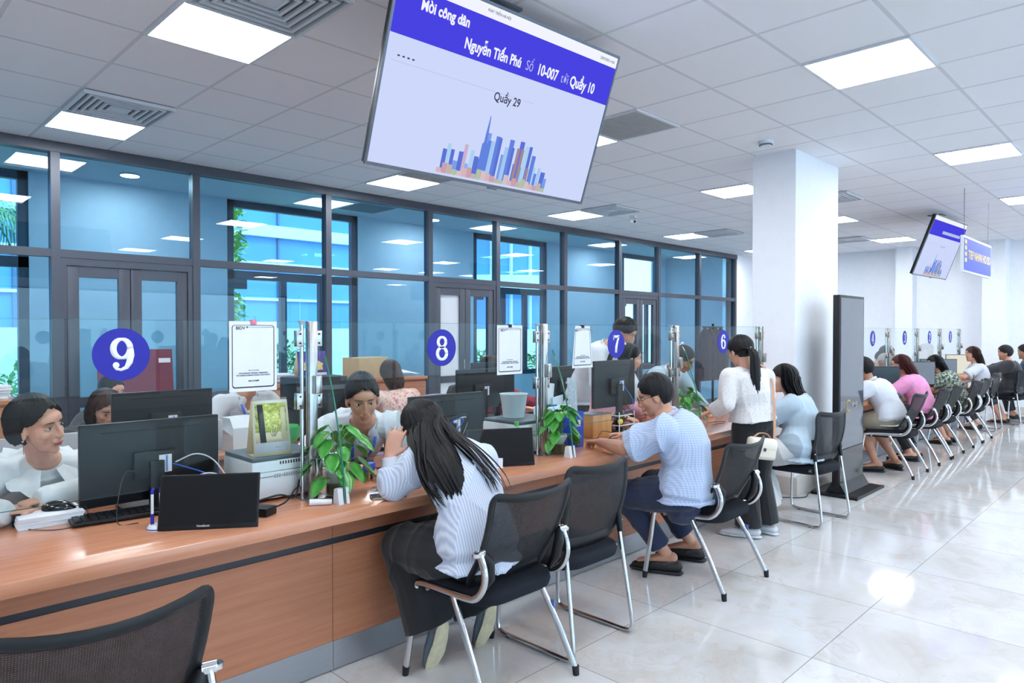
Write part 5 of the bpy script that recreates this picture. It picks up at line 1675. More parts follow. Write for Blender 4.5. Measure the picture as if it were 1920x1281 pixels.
def skinmat(name, c, c2):
    m = bpy.data.materials.new(name); m.use_nodes = True; t = NT(m); b = t.n['Principled BSDF']
    n = t.noise(t.coord(), 14, 3)
    t.link(t.ramp(n, [(0.3, lin(c)), (0.7, lin(c2))]), b.inputs['Base Color'])
    b.inputs['Roughness'].default_value = 0.5
    b.inputs['Subsurface Weight'].default_value = 0.12
    b.inputs['Subsurface Radius'].default_value = (1.0, 0.35, 0.2)
    b.inputs['Subsurface Scale'].default_value = 0.01
    M[name] = m
skinmat('skin_fair', '#c4917a', '#cf9f89'); skinmat('skin_tan', '#ab7a60', '#b8876c'); skinmat('skin_warm', '#b7836a', '#c3927a')
def hairmat(name, c, c2, rough=0.38):
    m = bpy.data.materials.new(name); m.use_nodes = True; t = NT(m); b = t.n['Principled BSDF']
    v = t.coord((1, 1, 0.12))
    n = t.noise(v, 170, 3)
    t.link(t.ramp(n, [(0.3, lin(c)), (0.75, lin(c2))]), b.inputs['Base Color'])
    b.inputs['Roughness'].default_value = rough + 0.08
    b.inputs['Specular IOR Level'].default_value = 0.22
    t.link(t.bump(n, 0.55, 0.003), b.inputs['Normal'])
    M[name] = m
hairmat('hair_black', '#0c0b0d', '#1c1a1c'); hairmat('hair_brown', '#2a1d1a', '#4a332c'); hairmat('hair_auburn', '#33181a', '#5a2c2a'); hairmat('hair_grey', '#8f8b88', '#bdb8b2', 0.6)
mat('brow', '#43342d', 0.8); mat('eye_white', '#c4bfbb', 0.3); mat('eye_dark', '#15100e', 0.15); mat('lip_red', '#a8483f', 0.4); mat('lip_natural', '#b07362', 0.45)
def cloth(name, c, var=0.05, fn=None, rough=0.85, weave=260):
    m = bpy.data.materials.new(name); m.use_nodes = True; t = NT(m); b = t.n['Principled BSDF']
    base = lin(c)
    v = t.coord()
    n = t.noise(v, 9, 3)
    cc = t.ramp(n, [(0.3, tuple(x * (1 - var) for x in base[:3]) + (1,)), (0.7, tuple(min(1, x * (1 + var)) for x in base[:3]) + (1,))])
    if fn: cc = fn(t, v, cc)
    t.link(cc, b.inputs['Base Color'])
    b.inputs['Roughness'].default_value = rough
    b.inputs['Sheen Weight'].default_value = 0.15
    t.link(t.bump(t.noise(v, weave, 2), 0.25, 0.001), b.inputs['Normal'])
    M[name] = m
def wave(t, v, d, sc_, dist=0.0):
    w = t.add('ShaderNodeTexWave', wave_type='BANDS', bands_direction=d)
    w.inputs['Scale'].default_value = sc_; w.inputs['Distortion'].default_value = dist
    w.inputs['Detail'].default_value = 1
    t.link(v, w.inputs['Vector'])
    return w.outputs['Fac']
cloth('white_cotton', '#ccd0d9', 0.02)
cloth('white_silk', '#cfd2d6', 0.02, rough=0.6)
cloth('stripe_cotton', '#d0d6e2', 0.02, lambda t, v, c: t.mix(t.math('MULTIPLY', wave(t, v, 'X', 34), 0.58), c, lin('#7f96c0')))
cloth('check_cotton', '#bdcae0', 0.02, lambda t, v, c: t.mix(t.math('MULTIPLY', t.math('ADD', wave(t, v, 'X', 24), wave(t, v, 'Z', 24)), 0.27), c, lin('#6483b8')))
cloth('lightblue_linen', '#a9bccb', 0.05, weave=160)
cloth('pink_shirt', '#dd86b8', 0.08, lambda t, v, c: t.mix(t.math('MULTIPLY', t.noise(v, 22, 4), 0.5), c, lin('#efb3d3')))
cloth('navy_trouser', '#1d2946', 0.1)
cloth('black_cloth', '#15161b', 0.15)
cloth('white_trouser', '#c9c9c9', 0.03)
cloth('beige_short', '#8f8778', 0.05)
cloth('dark_polo', '#23252b', 0.12)
cloth('teal_dark', '#2d4048', 0.12)
def flor(cols, sc_):
    def f(t, v, c):
        n = t.noise(v, sc_, 4, 0.6); k = len(cols)
        return t.ramp(n, [(0.3 + 0.4 * i / (k - 1), lin(x)) for i, x in enumerate(cols)], 'CONSTANT')
    return f
cloth('floral_pink', '#e5c3b8', 0.1, flor(['#d98fa0', '#ecd9cf', '#e8b9a4', '#c77f9a', '#efe2d6'], 26))
cloth('floral_dark', '#3b463f', 0.1, flor(['#2b332f', '#39463f', '#8d9a8b', '#c9c8b2', '#2f3a37'], 38))
cloth('red_pattern', '#7c2037', 0.1, flor(['#5a1830', '#8e2440', '#a53350', '#6d1d39'], 30))
cloth('white_lace', '#d6d5d6', 0.03, lambda t, v, c: t.mix(t.math('MULTIPLY', t.math('GREATER_THAN', t.noise(v, 110, 2), 0.54), 0.45), c, lin('#bdb2ae')), weave=130)
mat('sandal_grey', '#5d6b78', 0.6, var=0.1); mat('sole_cream', '#c8bfa0', 0.7, var=0.12, nscale=40); mat('clog_black', '#17181b', 0.6)
mat('lanyard_blue', '#3f5fd0', 0.5); mat('lanyard_grey', '#a9b7bd', 0.6)

def ik(a, b, l1, l2, hint):
    a, b = V(a), V(b)
    d = b - a; L = d.length
    k = max(1.0, L / (l1 + l2) * 1.002); l1, l2 = l1 * k, l2 * k
    u = d.normalized()
    x = (l1 * l1 - l2 * l2 + L * L) / (2 * L)
    h = math.sqrt(max(0, l1 * l1 - x * x))
    q = V(hint) - u * V(hint).dot(u)
    q = q.normalized() if q.length > 1e-4 else perp(u)[0]
    return a + u * x + q * h

def hand(m, w, d, n, side, s=1.0, curl=0.5, spread=1.0, thumb=1.0):
    """w wrist, d finger direction, n back-of-hand normal; side +1 puts the thumb at +(d x n)"""
    w, d, n = V(w), V(d).normalized(), V(n)
    n = (n - d * n.dot(d)).normalized()
    t = d.cross(n) * side
    kn = w + d * 0.088 * s
    m.tube([w - d * 0.02 * s, w + d * 0.02 * s, w + d * 0.055 * s, kn], [(0.026 * s, 0.019 * s), (0.033 * s, 0.017 * s), (0.040 * s, 0.015 * s), (0.040 * s, 0.012 * s)], 14, (t, 1), True)
    for k, (off, L) in enumerate(((0.030, 0.072), (0.010, 0.080), (-0.011, 0.074), (-0.030, 0.058))):
        b = kn + t * off * s - d * (0.004 if k in (0, 2) else (0.012 if k == 3 else 0)) * s
        dd = (d + t * off * 4 * (spread - 0.35)).normalized()
        ax = dd.cross(n).normalized()
        p = [b - dd * 0.01 * s, b]
        c = 0
        for j, f in enumerate((0.45, 0.31, 0.24)):
            c += curl * (0.75 if j == 0 else 1.0) * (1 + 0.12 * k)
            dj = dd * math.cos(c) - n * math.sin(c)
            p.append(p[-1] + dj * L * f * s)
        m.tube(p, [0.0088 * s, 0.0090 * s, 0.0083 * s, 0.0076 * s, 0.0062 * s], 9, None, True)
    b = w + d * 0.025 * s + t * 0.024 * s
    td = (t * 0.8 * thumb + d * 0.65 - n * 0.3).normalized()
    p = [b, b + td * 0.03 * s, b + td * 0.055 * s + d * 0.006 * s, b + td * 0.062 * s + d * 0.030 * s - n * 0.004 * s]
    m.tube(p, [0.0145 * s, 0.0115 * s, 0.0100 * s, 0.0078 * s], 9, None, True)

class Person:
    def __init__(s, label, pel, neck, head, look, rs, voxel=0.007, size=0.95, bulk=1.0, skin='skin_fair', slouch=0.04, up=None, fem=True):
        s.pel, s.neck, s.head = V(pel), V(neck), V(head)
        s.k = size; s.b = bulk; s.vx = voxel; s.skin = skin
        s.rs = V(rs).normalized()
        s.o = V((s.pel.x, s.pel.y, 0))
        s.e = empty('person', s.o, 0, label, 'person')
        s.F = V(look).normalized()
        U = V(up) if up else (V((0, 0, 1)) * 0.75 + (s.head - s.neck).normalized() * 0.4)
        U = (U - s.F * U.dot(s.F)).normalized()
        s.U = U; s.Rr = s.F.cross(U).normalized()
        s.M = Matrix((s.Rr, s.F, s.U)).transposed()
        s.ax = (s.neck - s.pel).normalized()
        s.front = V((0, 0, 1)).cross(s.rs); s.front.normalize()
        fr = (s.rs.cross(s.ax)) * -1
        s.fr = fr.normalized() if fr.dot(s.front) > 0 else -fr.normalized()
        s.back = -s.fr
        s.slouch = slouch
        s.sh = {}
        for q in (-1, 1):
            s.sh[q] = s.neck - s.ax * 0.06 * size + s.rs * q * (0.158 if fem else 0.178) * size
        s.hipj = {q: s.pel + s.rs * q * 0.088 * size for q in (-1, 1)}
        s.arm = {}; s.leg = {}
        s.m = MB(); s.fem = fem
    def H(s, x, y, z):
        return s.head + s.M @ (V((x, y, z)) * s.k * 1.0)
    def spine(s, t):
        if t < 0:
            return s.pel + V((0, 0, 1)) * t * (s.neck - s.pel).length
        return s.pel.lerp(s.neck, t) + s.back * s.slouch * math.sin(PI * max(0, min(1, t)))
    def rings(s, rows, ease=0.0):
        pts, rr = [], []
        for t, a, b in rows:
            pts.append(s.spine(t)); rr.append((a * s.k * s.b + ease, b * s.k * s.b + ease))
        return pts, rr
    TOR = [(-0.08, .12, .09), (-0.02, .155, .105), (0.05, .172, .118), (.18, .16, .11), (.38, .13, .096), (.58, .142, .108), (.74, .155, .108), (.86, .165, .092), (.93, .135, .075), (.985, .075, .058)]
    def set_arm(s, q, wrist, hint, hd=None, hn=None, curl=0.5, spread=1.0, elbow=None):
        w = V(wrist); k = s.k
        e = V(elbow) if elbow else ik(s.sh[q], w, 0.285 * k, 0.25 * k, hint)
        s.arm[q] = (e, w, hd, hn, curl, spread)
    def set_leg(s, q, knee, ankle, toe=None):
        s.leg[q] = (V(knee), V(ankle), V(toe) if toe else s.front)
    def body(s, face=True, hands=True, mouth='lip_natural'):
        m, k = s.m, s.k
        p, r = s.rings(s.TOR)
        m.tube(p, r, 20, (s.rs, 1), True)
        m.tube([s.sh[-1], s.neck - s.ax * 0.05 * k + s.back * 0.01, s.sh[1]], [0.05 * k, 0.058 * k, 0.05 * k], 12, None, True)
        m.tube([s.neck - s.ax * 0.05, s.neck, s.neck.lerp(s.H(0, -0.02, -0.06), 0.6), s.H(0, -0.015, -0.03)], [0.058 * k, 0.052 * k, 0.050 * k, 0.052 * k], 14, None, True)
        for q, (e, w, hd, hn, curl, spread) in s.arm.items():
            sh = s.sh[q]
            m.tube([sh, sh.lerp(e, 0.4), e], [0.050 * k * s.b, 0.045 * k * s.b, 0.037 * k * s.b], 12, None, True)
            m.tube([e, e.lerp(w, 0.3), w], [0.037 * k * s.b, 0.038 * k * s.b, 0.025 * k], 12, None, True)
            if hands:
                d = V(hd) if hd else (w - e).normalized()
                n = V(hn) if hn else V((0, 0, 1))
                # thumb on the inner side
                hand(m, w, d, n, 1 if (d.cross((n - d * n.dot(d)).normalized())).dot(s.rs) * q < 0 else -1, k, curl, spread)
        for q, (kn, an, toe) in s.leg.items():
            h = s.hipj[q]
            m.tube([h, h.lerp(kn, 0.35), kn], [0.085 * k * s.b, 0.08 * k * s.b, 0.056 * k * s.b], 14, None, True)
            m.tube([kn, kn.lerp(an, 0.3), an.lerp(kn, 0.15), an], [0.053 * k, 0.055 * k * s.b, 0.038 * k, 0.036 * k], 12, None, True)
            heel = an - V((0, 0, 0.045)) - toe * 0.02 if toe.z > -0.3 else an - toe * 0.02
            if toe.z > -0.3:
                m.tube([an - V((0, 0, 0.02)) - toe * 0.035, an - V((0, 0, 0.035)) + toe * 0.06, an - V((0, 0, 0.055)) + toe * 0.15], [(0.034, 0.036), (0.038, 0.028), (0.036, 0.014)], 12, (toe.cross(V((0, 0, 1))), 1), True)
            else:
                side = toe.cross(V((0, -1, 0))).normalized()
                m.tube([an - toe * 0.03, an + toe * 0.06, an + toe * 0.15], [(0.033, 0.033), (0.037, 0.026), (0.035, 0.015)], 12, (side, 1), True)
        # head
        E = lambda c, r: m.ell(s.H(*c), (r[0] * k, r[1] * k, r[2] * k), s.M, 22, 14)
        E((0, -0.012, 0.03), (0.073, 0.093, 0.086))
        E((0, 0.028, -0.012), (0.064, 0.060, 0.078))
        E((0, 0.038, -0.062), (0.046, 0.044, 0.042))
        E((0, 0.066, -0.088), (0.022, 0.018, 0.018))
        E((0, 0.055, 0.045), (0.055, 0.034, 0.035))
        for q in (-1, 1):
            E((q * 0.036, 0.058, -0.016), (0.022, 0.022, 0.022))
            E((q * 0.077, -0.004, -0.006), (0.008, 0.019, 0.030))
        if face:
            m.tube([s.H(0, 0.088, 0.022), s.H(0, 0.100, 0.0), s.H(0, 0.105, -0.020)], [0.007 * k, 0.009 * k, 0.0115 * k], 10, None, True)
            E((0, 0.098, -0.024), (0.019, 0.012, 0.010))
            E((0, 0.086, -0.048), (0.024, 0.014, 0.014))
        me = vox(m, s.vx, 3)
        if face:
            c = getco(me); no = getno(me)
            Mi = np.array(s.M.inverted()); L = (c - np.array(s.head)) @ Mi.T / k
            F = np.array(s.F)
            dep = np.zeros(len(c))
            for q in (-1, 1):
                dd = ((L[:, 0] - q * 0.031) / 0.019) ** 2 + ((L[:, 2] - 0.012) / 0.012) ** 2
                dep -= 0.0065 * np.exp(-dd) * (L[:, 1] > 0.04)
                dd = ((L[:, 0] - q * 0.033) / 0.024) ** 2 + ((L[:, 2] - 0.034) / 0.008) ** 2
                dep += 0.003 * np.exp(-dd) * (L[:, 1] > 0.04)
            dep -= 0.003 * np.exp(-(L[:, 0] / 0.022) ** 2 - ((L[:, 2] + 0.055) / 0.003) ** 2) * (L[:, 1] > 0.05)
            dep -= 0.004 * np.exp(-(L[:, 0] / 0.02) ** 2 - ((L[:, 2] + 0.070) / 0.006) ** 2) * (L[:, 1] > 0.05)
            setco(me, c + F[None, :] * (dep * k)[:, None])
        s.bo = add_mesh(me, 'body', s.skin, s.e, s.o)
        if face:
            for q in (-1, 1):
                b = MB().ell(s.H(q * 0.031, 0.0735, 0.012), (0.0140 * k, 0.009 * k, 0.0050 * k), s.M, 16, 10)
                s.fin(b, 'eye', 'eye_white')
                b = MB().ell(s.H(q * 0.031, 0.0795, 0.012), (0.0058 * k, 0.0036 * k, 0.0056 * k), s.M, 12, 8)
                s.fin(b, 'iris', 'eye_dark')
                b = MB().tube([s.H(q * 0.014, 0.0795, 0.014), s.H(q * 0.024, 0.0835, 0.0185), s.H(q * 0.034, 0.0815, 0.0185), s.H(q * 0.043, 0.0765, 0.0145)], [0.0006 * k, 0.0012 * k, 0.0012 * k, 0.0005 * k], 6)
                s.fin(b, 'eyelash', 'eye_dark')
                b = MB().tube([s.H(q * 0.013, 0.088, 0.0355), s.H(q * 0.028, 0.0885, 0.0385), s.H(q * 0.043, 0.080, 0.0375), s.H(q * 0.052, 0.072, 0.033)], [(0.0022 * k, 0.001 * k), (0.0026 * k, 0.001 * k), (0.0018 * k, 0.0009 * k), (0.0006 * k, 0.0005 * k)], 8, (s.U, 1))
                s.fin(b, 'eyebrow', 'brow')
            b = MB()
            b.tube([s.H(-0.023, 0.0875, -0.0545), s.H(-0.008, 0.0975, -0.0505), s.H(0, 0.0978, -0.052), s.H(0.008, 0.0975, -0.0505), s.H(0.023, 0.0875, -0.0545)], [0.0012 * k, 0.004 * k, 0.0036 * k, 0.004 * k, 0.0012 * k], 8)
            b.tube([s.H(-0.020, 0.0875, -0.0565), s.H(0, 0.097, -0.0605), s.H(0.020, 0.0875, -0.0565)], [0.0012 * k, 0.0052 * k, 0.0012 * k], 8)
            s.fin(b, 'lips', mouth)
        return s.bo
    def fin(s, mb, name, m, par=None):
        bmesh.ops.translate(mb.bm, verts=mb.bm.verts, vec=-s.o)
        return mb.build(name, m, par or s.e, 60)
    def top(s, m_, name='shirt', hem=-0.12, sleeve=1.0, ease=0.02, cuff=0.05, wr=0.006, seed=1, vneck=0.0, hemw=(0.205, 0.155), collar=None, k1=16, seg=None, loose=0.0):
        m = MB(); k = s.k
        rows = [(hem, hemw[0], hemw[1])] + [(t, a + (loose if t < 0.6 else 0), b + (loose if t < 0.6 else 0)) for t, a, b in s.TOR if t > hem + 0.04 and t < 0.95] + [(.965, .095, .068)]
        p, r = s.rings(rows, ease)
        m.tube(p, r, 24, (s.rs, 1))
        m.tube([s.sh[-1] - s.rs * 0.0, s.neck - s.ax * 0.045 * k, s.sh[1]], [(0.058 + ease * 0.5) * k, (0.062 + ease * 0.4) * k, (0.058 + ease * 0.5) * k], 14, None, True)
        for q, (e, w, *_) in s.arm.items():
            sh = s.sh[q]
            if sleeve <= 1.0:
                end = sh.lerp(e, sleeve) if sleeve < 1 else e
                m.tube([sh - (e - sh).normalized() * 0.01, sh.lerp(end, 0.5), end], [(0.056 + ease) * k * s.b, (0.056 + ease) * k * s.b, (0.050 + ease * 1.3) * k * s.b], 16)
                m.ell(sh, ((0.056 + ease) * k * s.b,) * 3)
            else:
                f = sleeve - 1
                end = e.lerp(w, f)
                m.tube([sh, sh.lerp(e, 0.5), e], [(0.055 + ease) * k * s.b, (0.052 + ease) * k * s.b, (0.045 + ease) * k * s.b], 16, None, True)
                m.tube([e, e.lerp(end, 0.5), e.lerp(end, 0.9), end], [(0.045 + ease) * k * s.b, (0.045 + ease) * k * s.b, (0.036 + ease) * k, cuff * k], 16)
                m.ell(e, ((0.045 + ease) * k * s.b,) * 3)
        me = vox(m, s.vx * 1.15, 4)
        c = getco(me); n = getno(me)
        d = folds(c, seed, k1) * wr
        if vneck > 0:
            N = np.array(s.neck + s.fr * 0.06 * k); ax = np.array(s.ax); rs = np.array(s.rs); fr = np.array(s.fr)
            rel = c - np.array(s.neck)
            dn = -(rel @ ax); sd = np.abs(rel @ rs); ff = rel @ fr
            ins = (ff > 0.0) & (dn < vneck) & (sd < 0.055 * (1 - dn / vneck) + 0.008)
            d = np.where(ins, -0.045, d)
        setco(me, c + n * d[:, None])
        o = add_mesh(me, name, m_, s.e, s.o)
        if collar:
            b = MB()
            pts = []
            a0 = 35 if vneck else 10
            for i in range(21):
                a = R_(a0 + (360 - 2 * a0) * i / 20)
                pts.append(s.neck + s.ax * 0.012 * k + s.fr * math.cos(a) * 0.068 * k + s.rs * math.sin(a) * 0.072 * k - s.ax * 0.02 * (1 + math.cos(a)) * 0.9)
            b.tube(pts, [(0.026 * k, 0.007 * k)] * 21, 10, (s.ax + s.back * 0.2, 1), True)
            if vneck:
                for q in (-1, 1):
                    a = s.neck + s.fr * 0.062 * k + s.rs * q * 0.045 * k - s.ax * 0.02
                    b.tube([a + s.ax * 0.012, a - s.ax * 0.035 + s.rs * q * 0.022 + s.fr * 0.02, a - s.ax * 0.07 + s.rs * q * 0.022 + s.fr * 0.022], [(0.022, 0.005), (0.026, 0.005), (0.004, 0.003)], 8, (s.rs, 1), True)
            s.fin(b, 'collar', collar)
        return o
    def trousers(s, m_, name='trousers', length=1.0, w=0.02, flare=0.0, wr=0.006, seed=2, top=0.12):
        m = MB(); k = s.k
        p, r = s.rings([(-0.10, .13, .10), (-0.03, .162, .116), (0.05, .174, .120), (top, .158, .110)], 0.008)
        m.tube(p, r, 20, (s.rs, 1), True)
        for q, (kn, an, toe) in s.leg.items():
            h = s.hipj[q]
            m.tube([h, h.lerp(kn, 0.4), kn], [(0.088 + min(w, 0.006)) * k * s.b, (0.082 + w) * k * s.b, (0.058 + w) * k * s.b], 16, None, True)
            if length > 0:
                en = kn.lerp(an, length)
                m.tube([kn, kn.lerp(en, 0.5), en], [(0.056 + w) * k * s.b, (0.052 + w + flare * 0.4) * k, (0.045 + w + flare) * k], 16)
                m.ell(kn, ((0.057 + w) * k * s.b,) * 3)
        me = vox(m, s.vx * 1.2, 4)
        c = getco(me); n = getno(me)
        setco(me, c + n * (folds(c, seed, 15) * wr)[:, None])
        return add_mesh(me, name, m_, s.e, s.o)
    def shoes(s, m_, sole='sole_cream', name='shoe', big=1.0):
        k = s.k
        for q, (kn, an, toe) in s.leg.items():
            b = MB()
            if toe.z > -0.3:
                t = V((toe.x, toe.y, 0)).normalized(); side = t.cross(V((0, 0, 1)))
                base = V((an.x, an.y, 0.0))
                P = lambda a, z: base + t * a * big + V((0, 0, z * big))
                b.tube([P(-0.055, 0.045), P(-0.02, 0.048), P(0.05, 0.042), P(0.12, 0.034), P(0.165, 0.028)], [(0.034, 0.03), (0.042, 0.036), (0.045, 0.03), (0.046, 0.022), (0.03, 0.014)], 14, (side, 1), True)
                o = s.fin(b, name, m_)
                b = MB().tube([P(-0.06, 0.011), P(0.0, 0.011), P(0.10, 0.011), P(0.17, 0.012)], [(0.036, 0.0105), (0.040, 0.0105), (0.048, 0.0105), (0.034, 0.0105)], 14, (side, 1), True)
                s.fin(b, 'sole', sole, o)
            else:
                t = toe.normalized(); bk = V((0, -1, 0)); bk = (bk - t * bk.dot(t)).normalized(); side = t.cross(bk)
                P = lambda a, z: an + t * a - bk * 0.0 + bk * z
                b.tube([P(-0.035, -0.005), P(0.0, 0.0), P(0.07, -0.004), P(0.145, -0.008)], [(0.036, 0.03), (0.043, 0.034), (0.047, 0.03), (0.040, 0.02)], 14, (side, 1), True)
                o = s.fin(b, name, m_)
                b = MB().tube([P(-0.045, 0.028), P(0.02, 0.032), P(0.10, 0.024), P(0.16, 0.012)], [(0.036, 0.012), (0.042, 0.012), (0.050, 0.012), (0.038, 0.012)], 14, (side, 1), True)
                s.fin(b, 'sole', sole, o)
    def cap(s, hm, thick=1.0, hairline=0.060, sides=-0.01, backz=-0.075, front=0.045, vol=0.0, seed=3, part=0.0, name='hair', rough=0.003):
        """short hair / scalp cover: an ellipsoid that sinks below the skin where the face is"""
        m = MB()
        c0 = V((0, -0.014, 0.030))
        R = V((0.0765 + 0.006 * thick, 0.099 + 0.007 * thick, 0.091 + 0.009 * thick + vol))
        n1, n2 = 112, 76
        rings = []
        rd = np.random.RandomState(seed)
        ph = rd.uniform(0, 6, 8)
        for i in range(n2 + 1):
            a = -PI / 2 + PI * (0.01 + 0.98 * i / n2)
            ring = []
            for j in range(n1):
                b = 2 * PI * j / n1
                d = V((math.cos(a) * math.cos(b), math.cos(a) * math.sin(b), math.sin(a)))
                p = c0 + V((d.x * R.x, d.y * R.y, d.z * R.z))
                hl = hairline + 0.022 - 9.0 * p.x * p.x + 0.004 * math.sin(p.x * 150)
                face = p.y > front - 0.02 and p.z < hl + (0.01 if p.y > 0.07 else 0) 
                ear = p.y > -0.03 and p.z < sides
                low = p.z < backz
                hid = face or ear or low
                f = 1.0
                if p.z < 0.01: f = 1.0 - 0.05 * min(1, (0.01 - p.z) / 0.075) * (1.0 if backz > -0.07 else 0.3)
                if hid: f = 0.74
                w = 1 + rough * 5 * (math.sin(9 * b + ph[0] + 3 * a) * 0.3 + math.sin(17 * b + ph[1] - 5 * a) * 0.25 + math.sin(31 * b + 4 * a + ph[2]) * 0.2)
                p = c0 + V((d.x * R.x, d.y * R.y, d.z * R.z)) * f * (w if f > 0.8 else 1)
                ring.append(s.H(*p))
            rings.append(ring)
        m.grid_close(rings)
        o = s.fin(m, name, hm)
        s.hair = o
        return o
    def strands(s, hm, guide, n=150, a0=-200, a1=20, wfac=None, rad=0.009, seed=5, tip=0.25, jit=0.010, name='hair_lock', start=12, lat=1.0, skull=1.03, rlen=0.25, loose=0.0):
        """long hair: locks run over the skull then follow the guide points (world). angles in head frame: -90 is the back"""
        rd = random.Random(seed)
        m = MB()
        G = bez(guide, 4)
        G0 = G[0]
        K = len(G)
        wf = wfac or [1.0] * len(guide)
        for i in range(n):
            az = a0 + (a1 - a0) * (i + rd.random()) / n
            th0 = start + rd.uniform(-6, 10)
            thE = 96 + rd.uniform(-6, 10)
            pts = []
            lay = skull + rd.uniform(0, 0.07)
            for j in range(6):
                th = R_(th0 + (thE - th0) * j / 5); a = R_(az)
                p = V((0.080 * math.sin(th) * math.cos(a), 0.102 * math.sin(th) * math.sin(a) - 0.014, 0.094 * math.cos(th) + 0.030))
                p = V((p.x * lay, (p.y + 0.014) * lay - 0.014, (p.z - 0.03) * lay + 0.03))
                pts.append(s.H(*p))
            end = pts[-1]
            off = end - G0
            L = 1 - rlen * rd.random()
            jx, jy = rd.gauss(0, jit), rd.gauss(0, jit)
            kk = 2 + int((K - 2) * L)
            for j in range(1, kk):
                t = j / (K - 1) * (len(guide) - 1)
                i0 = min(int(t), len(guide) - 2)
                w = wf[i0] + (wf[i0 + 1] - wf[i0]) * (t - i0)
                u = j / K
                o = off * w * lat
                pts.append(G[j] + o + s.rs * jx * (0.4 + u) + V((0, 0, 0)) + s.fr * jy * 0.5 + s.rs * math.sin(u * 7 + i) * 0.006 * (0.3 + loose))
            rr = []
            for j in range(len(pts)):
                u = j / (len(pts) - 1)
                r = rad * (0.55 + 0.45 * min(1, u * 5)) * (1 if u < 0.7 else 1 - (1 - tip) * (u - 0.7) / 0.3)
                rr.append((r, r * 0.45))
            m.tube(pts, rr, 6, (s.rs, 1))
        return s.fin(m, name, hm, s.hair)
    def lanyard(s, m_, badge=True, lo=0.50, e=0.035):
        b = MB()
        tip = s.spine(lo) + s.fr * (0.108 * s.k * s.b + e)
        for q in (-1, 1):
            a = s.neck + s.rs * q * 0.066 * s.k + s.back * 0.02 + s.ax * 0.005
            c = s.neck + s.rs * q * 0.062 * s.k + s.fr * (0.060 * s.k + e * 0.7) - s.ax * 0.045
            d = s.spine(0.78) + s.rs * q * 0.045 + s.fr * (0.108 * s.k * s.b + e)
            b.tube(bez([a, c, d, tip + s.rs * q * 0.012], 5), [(0.0085, 0.0016)] * 16, 6, (s.rs, 1))
        o = s.fin(b, 'lanyard', m_)
        if badge:
            s.fin(MB().box(tip - s.ax * 0.045, (0.055, 0.006, 0.085), s.fr.to_track_quat('Y', 'Z').to_matrix(), 0.002), 'name_badge', 'white_plastic', o)
        return o

Rt = V((1, 0, 0))
# visitor in striped shirt, head on hand ------------------------------------------------
p = Person('long-haired woman in striped shirt leaning her head on her hand at counter 8', (1.96, 2.13, 0.56), (1.99, 2.37, 0.955), (1.93, 2.47, 1.045), (-0.02, 0.86, -0.46), (0.97, -0.12, 0.02), 0.0052, 0.96, 1.0, slouch=0.06, up=(-0.22, 0.30, 1))
p.sh[-1] = V((1.84, 2.40, 0.905)); p.sh[1] = V((2.16, 2.345, 0.885))
p.set_arm(-1, (1.785, 2.515, 0.905), (0, 0, 0), (0.30, -0.10, 0.95), (-0.75, -0.65, 0.1), 0.42, 1.5, elbow=(1.775, 2.50, 0.795))
p.arm[-1] = (V((1.765, 2.47, 0.80)), V((1.77, 2.50, 0.93)), (0.28, -0.06, 0.96), (-0.75, -0.65, 0.1), 0.30, 1.7)
p.set_arm(1, (2.06, 2.70, 0.79), (1, -0.3, -0.5), (-0.7, 0.7, 0), (0, 0, 1), 0.5)
p.set_leg(-1, (1.84, 2.50, 0.53), (1.90, 2.34, 0.165), (0.02, 0.30, -0.95))
p.set_leg(1, (2.08, 2.52, 0.53), (2.19, 2.34, 0.165), (0.06, 0.32, -0.95))
p.body()
p.top('stripe_cotton', 'striped_shirt', -0.10, 1.72, 0.024, 0.040, 0.016, 11, 0, (0.19, 0.14), None, 11, loose=0.008)
b = MB(); e_, w_ = p.arm[-1][0], p.arm[-1][1]
b.tube([e_.lerp(w_, 0.66), e_.lerp(w_, 1.0)], [0.038, 0.036], 20); p.fin(b, 'cuff', 'white_cotton')
p.trousers('black_cloth', 'wide_trousers', 0.9, 0.045, 0.05, 0.009, 5)
p.shoes('sandal_grey', 'sole_cream', 'sandal')
p.cap('hair_black', 1.4, 0.050, -0.05, -0.10, 0.05, 0.004)
g = [p.H(0, -0.07, -0.06), (1.90, 2.335, 0.985), (1.868, 2.225, 0.92), (1.872, 2.155, 0.84), (1.895, 2.115, 0.755), (1.915, 2.10, 0.70)]
p.strands('hair_black', g, 190, -205, 25, [1.0, 0.92, 0.78, 0.66, 0.52, 0.3], 0.0105, 5, 0.2, 0.012, lat=0.9, rlen=0.25)
p.strands('hair_black', [p.H(0, -0.07, -0.06), (1.92, 2.27, 0.985), (1.93, 2.14, 0.93), (1.97, 2.06, 0.85), (2.0, 2.03, 0.78)], 26, -80, 10, [0.85, 0.7, 0.5, 0.35, 0.2], 0.005, 15, 0.1, 0.02, loose=1)
p.strands('hair_black', [p.H(-0.02, -0.07, -0.06), (1.87, 2.31, 0.96), (1.80, 2.23, 0.87), (1.80, 2.17, 0.79), (1.83, 2.14, 0.73)], 24, -180, -100, [1, 0.9, 0.6, 0.4, 0.3], 0.006, 25, 0.1, 0.014, loose=1)
hb = MB()
rd = random.Random(2)
for k in range(34):
    a = k * 2.4; rr = 0.028 * rd.uniform(0.5, 1.1)
    c = V((0.0, -0.105, 0.06))
    hb.tube([p.H(c.x + rr * math.cos(a + t), c.y - 0.012 * rd.random(), c.z + rr * math.sin(a + t)) for t in (0, 0.6, 1.2, 1.8, 2.4)], [0.003, 0.005, 0.0055, 0.005, 0.002], 6)
p.fin(hb, 'half_bun', 'hair_black', p.hair)

